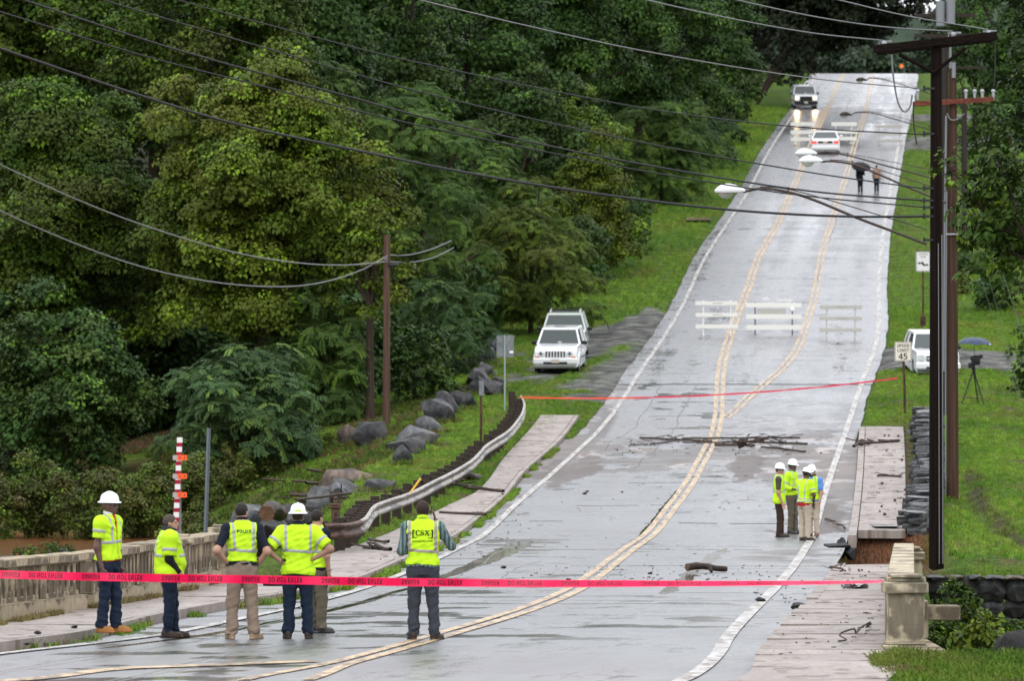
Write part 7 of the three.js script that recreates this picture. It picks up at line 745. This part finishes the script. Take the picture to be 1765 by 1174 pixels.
branch(onRoad(1103, 757, 0.042), onRoad(1225, 763, 0.042), 0.034, 'long dark branch of the flood debris line, verge-side piece', 3, 0.008); branch(onRoad(1174, 758, 0.042), onRoad(1380, 757, 0.042), 0.031, 'longest thin branch stretched across both lanes', 7, 0.008); branch(onRoad(1178, 765, 0.035), onRoad(1300, 764, 0.035), 0.025, 'branch crossing the yellow lines in the debris line', 4, 0.01); branch(onRoad(1232, 769, 0.049), onRoad(1300, 771, 0.049), 0.043, 'thick short branch just past the yellow lines', 3, 0.02); branch(onRoad(1290, 764, 0.042), onRoad(1392, 767, 0.035), 0.037, 'twiggy branch at the far lane end of the debris line', 6, 0.01); branch(onRoad(1312, 773, 0.049), onRoad(1388, 781, 0.042), 0.034, 'lowest straight branch of the debris line', 2, 0.008); branch(onRoad(1083, 770, 0.028), onRoad(1115, 767, 0.028), 0.019, 'reddish short stick left of the debris line', 1, 0.02); branch(onRoad(1122, 768, 0.035), onRoad(1160, 763, 0.035), 0.028, 'slanting stick beside the reddish short one', 1, 0.02);
{ const p = onRoad(1280, 775, 0.22), o = thing('root_clump', 'round clump of dark roots in the debris line', 'root clump', p); part('root_ball', rockGeo(0.36, 0.4, 0.4, 99, 3), barkWet, o); for (let i = 0; i < 9; i++) part('root', crooked(V(0, 0, 0), V(rr(-0.7, 0.9), rr(-0.15, 0.2), rr(-0.5, 0.5)), 0.025, 0.1, 4), twigM, o); }
branch(onRoad(1420, 900, 0.084), onRoad(1461, 917, 0.070), 0.028, 'forked dark stick beside the kerb near the huddle', 1, 0.02); const toPave = (px, row) => { const p = onRoad(px, row); return p.add(V(0, 0.15, 0)); }; branch(toPave(807, 850), toPave(868, 856), 0.05, 'straight stick lying across the pavement by the guardrail', 1, 0.006); branch(toPave(772, 842), toPave(812, 850), 0.05, 'knotty stick between the guardrail and the pavement', 3, 0.03); branch(toPave(757, 893), toPave(838, 897), 0.035, 'thin stick on the pavement beside the phoning man', 2, 0.012); branch(toPave(627, 955), toPave(672, 960), 0.045, 'broken reddish bark piece on the pavement', 3, 0.02); branch(toPave(632, 941), toPave(666, 948), 0.03, 'small stick on the pavement near the bark piece', 1, 0.02); branch(toPave(1488, 772), toPave(1548, 768), 0.05, 'twiggy dark debris on the far broken pavement', 3, 0.03); branch(toPave(1470, 778), toPave(1500, 770), 0.05, 'dark twigs over the kerb at the far pavement', 5, 0.05); branch(toPave(1512, 828), toPave(1552, 830), 0.03, 'thin stick midway along the broken pavement', 2, 0.02); branch(toPave(1436, 1004), toPave(1450, 990), 0.012, 'brown wrack twig on the kerb beside the black bag', 1, 0.03);
branch(toPave(1466, 1128), toPave(1500, 1098), 0.012, 'curved dead stem arching over the nearest slabs', 1, 0.04);
{ const p = at(618, 872, 160), o = thing('driftwood_heap', 'heap of tangled driftwood on the boulders by the iron post', 'driftwood'); o.position.copy(p); for (let i = 0; i < 34; i++) { const a = V(rr(-0.55, 0.45), rr(0, 0.35), rr(-0.4, 0.4)); part('stick', crooked(a, a.clone().add(V(rr(-0.5, 0.6), rr(-0.1, 0.3), rr(-0.4, 0.4))), rr(0.012, 0.03), 0.04, 4), i % 3 ? twigM : barkWet, o); } }
branch(at(512, 862, 150), at(606, 850, 152), 0.035, 'long thin pole of driftwood resting across the boulders', 1, 0.01); branch(at(648, 848, 160), at(700, 849, 162), 0.03, 'dark stick beyond the driftwood heap', 2, 0.02);
{ const d = 148, a = at(705, 853, d), b = at(731, 817, d), o = thing('tool', 'yellow-handled tool with a black grip leaning on the guardrail', 'tool', a), q = b.clone().sub(a); part('handle', bar(V(0, 0, 0), q.clone().multiplyScalar(0.8), 0.026), mat(0.75, 0.42, 0.03, 0.4), o); part('grip', bar(q.clone().multiplyScalar(0.8), q, 0.034, 0.03), trimM, o); part('head', bar(V(0, 0, 0), q.clone().multiplyScalar(-0.35), 0.03, 0.02), trimM, o); }
// ---------------------------------------------------------------- bags, grate, crumbled asphalt, small litter
function crumple(w, h, d, sd, m, name, label, cat, p, turn = 0) { const g = new THREE.IcosahedronGeometry(0.5, 5), q = g.attributes.position; for (let i = 0; i < q.count; i++) { const x = q.getX(i), y = q.getY(i), z = q.getZ(i); const n = 1 + 0.7 * Math.abs(vnoise3(x * 4 + sd, y * 4, z * 4) - 0.5) - 0.35 * Math.abs(vnoise3(x * 9, y * 9 + sd, z * 9) - 0.5); q.setXYZ(i, x * n * w, Math.max(y * n * h * (1 - 0.8 * Math.exp(-Math.pow((x - 0.05) / 0.16, 2))), -h * 0.25), z * n * d); } g.computeVertexNormals(); const o = part(name, g, m, scene); o.position.copy(p); o.rotation.y = turn; tag(o, label, cat); return o; }
const plastic = pmat(0.012, 0.013, 0.016, 0.22, { clearcoat: 0.7, clearcoatRoughness: 0.2 }); crumple(0.42, 0.26, 0.5, 3, plastic, 'plastic_bag', 'crumpled shiny black plastic bag on the broken pavement', 'plastic bag', toPave(1473, 1026), 0.1); crumple(0.38, 0.18, 0.5, 9, BLACK, 'dark_cloth', 'crumpled dark cloth on the pavement behind the akimbo man', 'cloth', toPave(474, 1022).add(V(0, 0, 0)), 0.2);
{ const d = 148, x = interp(RK, d) + 0.62, o = thing('drain_grate', 'grey metal drain cover set in the undermined slab', 'drain cover', V(x, hRoad(144) + 0.135, -144)); for (let i = 0; i < 2; i++) part('plate', box(0.62, 0.02, 1.5, -0.05, 0.0, -i * 2.1 + 1.0), mat(0.16, 0.17, 0.18, 0.35, { metalness: 0.4, map: stainTex }), o); }
{ const o = thing('asphalt_chunk', 'broken slab of black asphalt hanging over the washed-out hole', 'asphalt', V(interp(RK, 131) - 0.25, hRoad(131) - 0.02, -131)); const m = mat(0.018, 0.018, 0.02, 0.7, { map: rockTex, bumpMap: grainBump, bumpScale: 0.03 }); part('slab', RZ(box(0.5, 0.07, 2.2, 0.05, 0.03, 0, 0.02), 0.05), m, o); part('broken_face', rockGeo(0.3, 0.3, 1.2, 55, 3).translate(0.3, -0.12, 0.8), m, o); part('broken_face', rockGeo(0.3, 0.5, 1.2, 56, 3).translate(0.36, -0.1, -3.5), m, o); }
for (const [px, row, s, l] of [[1008, 852, 0.07, 'small dark lump on the road beyond the pavement stick'], [1012, 848, 0.05, 'tiny dark lump beside the small dark lump on the road'], [867, 853, 0.05, 'little black lump on the pavement edge'], [1072, 849, 0.045, 'tiny dark pebble near the yellow lines'], [868, 980, 0.06, 'dark pebble before the tape on the far lane'], [47, 1113, 0.04, 'small stone on the pavement nearest the railing'], [128, 1083, 0.05, 'dark stone on the pavement before the white-hatted man'], [66, 1094, 0.05, 'flat stone on the pavement by the railing'], [1310, 1038, 0.09, 'broken asphalt bit at the near kerb'], [1375, 1050, 0.12, 'thin dark asphalt flake at the near kerb edge'], [1120, 990, 0.05, 'dark crumb beside the knobbly log'], [980, 1001, 0.05, 'pale scrap on the yellow lines at the tape']]) { const o = part('stone_bit', rockGeo(s * 2, s, s * 2, rk++ * 331, 2), l.startsWith('pale') ? rockBrown : rockBlack, scene); o.position.copy(px < 200 || px === 867 ? onPave(px, row) : onRoad(px, row)).add(V(0, s * 0.4, 0)); tag(o, l, 'stone'); }
{ // litter and wrack too fine to count
  const gs = []; const add = (px0, px1, r0, r1, n, s0, s1, lift) => { for (let i = 0; i < n; i++) { const p = onRoad(rr(px0, px1), rr(r0, r1), lift + 0.01); if (p.x > interp(RK, -p.z) - 0.1 && lift < 0.05) continue; const g = rnd() < 0.55 ? box(rr(s0, s1) * 2.2, 0.012, 0.02) : T(new THREE.TetrahedronGeometry(rr(s0, s1) * 0.5), 0, 0, 0); g.rotateY(rr(0, 6.28)); gs.push(g.translate(p.x, p.y, p.z)); } };
  add(1060, 1420, 752, 785, 90, 0.036, 0.120, 0); add(900, 1330, 975, 1003, 120, 0.012, 0.042, 0); add(1120, 1400, 800, 880, 52, 0.018, 0.060, 0); add(820, 1200, 830, 960, 45, 0.012, 0.036, 0); add(1300, 1400, 990, 1040, 45, 0.012, 0.042, 0); add(780, 900, 880, 960, 40, 0.02, 0.06, 0); add(650, 760, 940, 1000, 24, 0.02, 0.05, 0.14); add(1500, 1560, 745, 900, 70, 0.04, 0.14, 0.14); add(1440, 1520, 960, 1030, 40, 0.02, 0.07, 0.14); add(1330, 1520, 1050, 1160, 40, 0.015, 0.04, 0.13);
  const o = part('debris', gs, mat(0.055, 0.036, 0.026, 0.7), scene); tag(o, 'fine dark flood litter scattered over road and pavement', 'litter', null, 'stuff'); }
{ const gs = []; const bank = (px0, px1, r0, r1, d0, d1, n) => { for (let i = 0; i < n; i++) { const d = rr(d0, d1), p = at(rr(px0, px1), 900, d); p.y = Math.max(-1.25, gh(p.x, d)) + 0.04; gs.push(crooked(V(0, 0, 0), V(rr(-0.8, 0.8), rr(0, 0.12), rr(-0.8, 0.8)), rr(0.02, 0.06), 0.05, 3).translate(p.x, p.y, p.z)); } }; bank(380, 560, 0, 0, 160, 195, 60); tag(part('driftwood', gs, twigM, scene), 'scattered driftwood on the bare brown bank', 'driftwood', null, 'stuff'); }
{ // mud bank with torn plastic sheeting at the water's near edge
  const d0 = 150, g = new THREE.PlaneGeometry(26, 16, 60, 30); g.rotateX(-Math.PI / 2); const p = g.attributes.position; for (let i = 0; i < p.count; i++) { const x = p.getX(i), z = p.getZ(i); p.setY(i, 0.3 * (fbm(x * 0.5 + 3, z * 0.5, 4) - 0.5) + 0.3 - 0.03 * z * z * 0.12); } g.computeVertexNormals(); const m = struct('mud_bank', uvBox(g, 0.5), mat(0.075, 0.055, 0.042, 0.5, { map: rockTex })); m.position.set(-20.4, -1.42, -d0 - 6); tag(m, 'muddy strip of bank at the near edge of the brown water');
  crumple(1.9, 0.34, 2.4, 21, plastic, 'plastic_sheet', 'torn black plastic sheeting on the mud behind the railing', 'plastic sheet', at(70, 968, 150)); crumple(1.5, 0.3, 1.8, 33, rockGrey, 'plastic_sheet', 'grey muddy sheeting on the mud beside the white-hatted man', 'plastic sheet', at(135, 955, 152)); crumple(1.6, 0.26, 1.4, 37, rockDark, 'plastic_sheet', 'dark sheeting on the mud at the picture edge', 'plastic sheet', at(15, 975, 149)); }
for (const [px, t, b, hw, l] of [[50, 938, 965, 34, 'weeds growing on the mud behind the railing, leftmost clump'], [92, 930, 962, 26, 'taller weeds on the mud behind the railing'], [118, 938, 958, 14, 'small weed sprig on the mud by the white-hatted man']]) bush(px, t, b, hw, 148, 'near', l, { n: 9, size: 0.5, rz: 0.4, name: 'weeds', cat: 'weeds', dens: 0.5 });
{ const d = 560, o = thing('traffic_cone', 'tiny orange warning sign at the road crest', 'warning sign', at(1553, 120, d)); part('panel', T(RZ(roundedSheet(0.36, 0.36, 0.03, 0.02), Math.PI / 4), 0, 0.35, 0.02), mat(0.9, 0.2, 0.02, 0.4), o); part('stand', [cyl(0.03, 0.03, 1.5, 0, -1.4, 0)], trimM, o); o.name = 'warning_sign'; }
{ const p = onG2(1203, 330), o = part('manhole_slab', box(1.4, 0.14, 1.6, 0, 0.06, 0, 0.02), concrete, scene); o.position.set(p.x, gh(p.x, 330) + 0.06, -330); tag(o, 'flat concrete slab lying in the grass verge', 'concrete slab'); }
renderer.render(scene, camera);
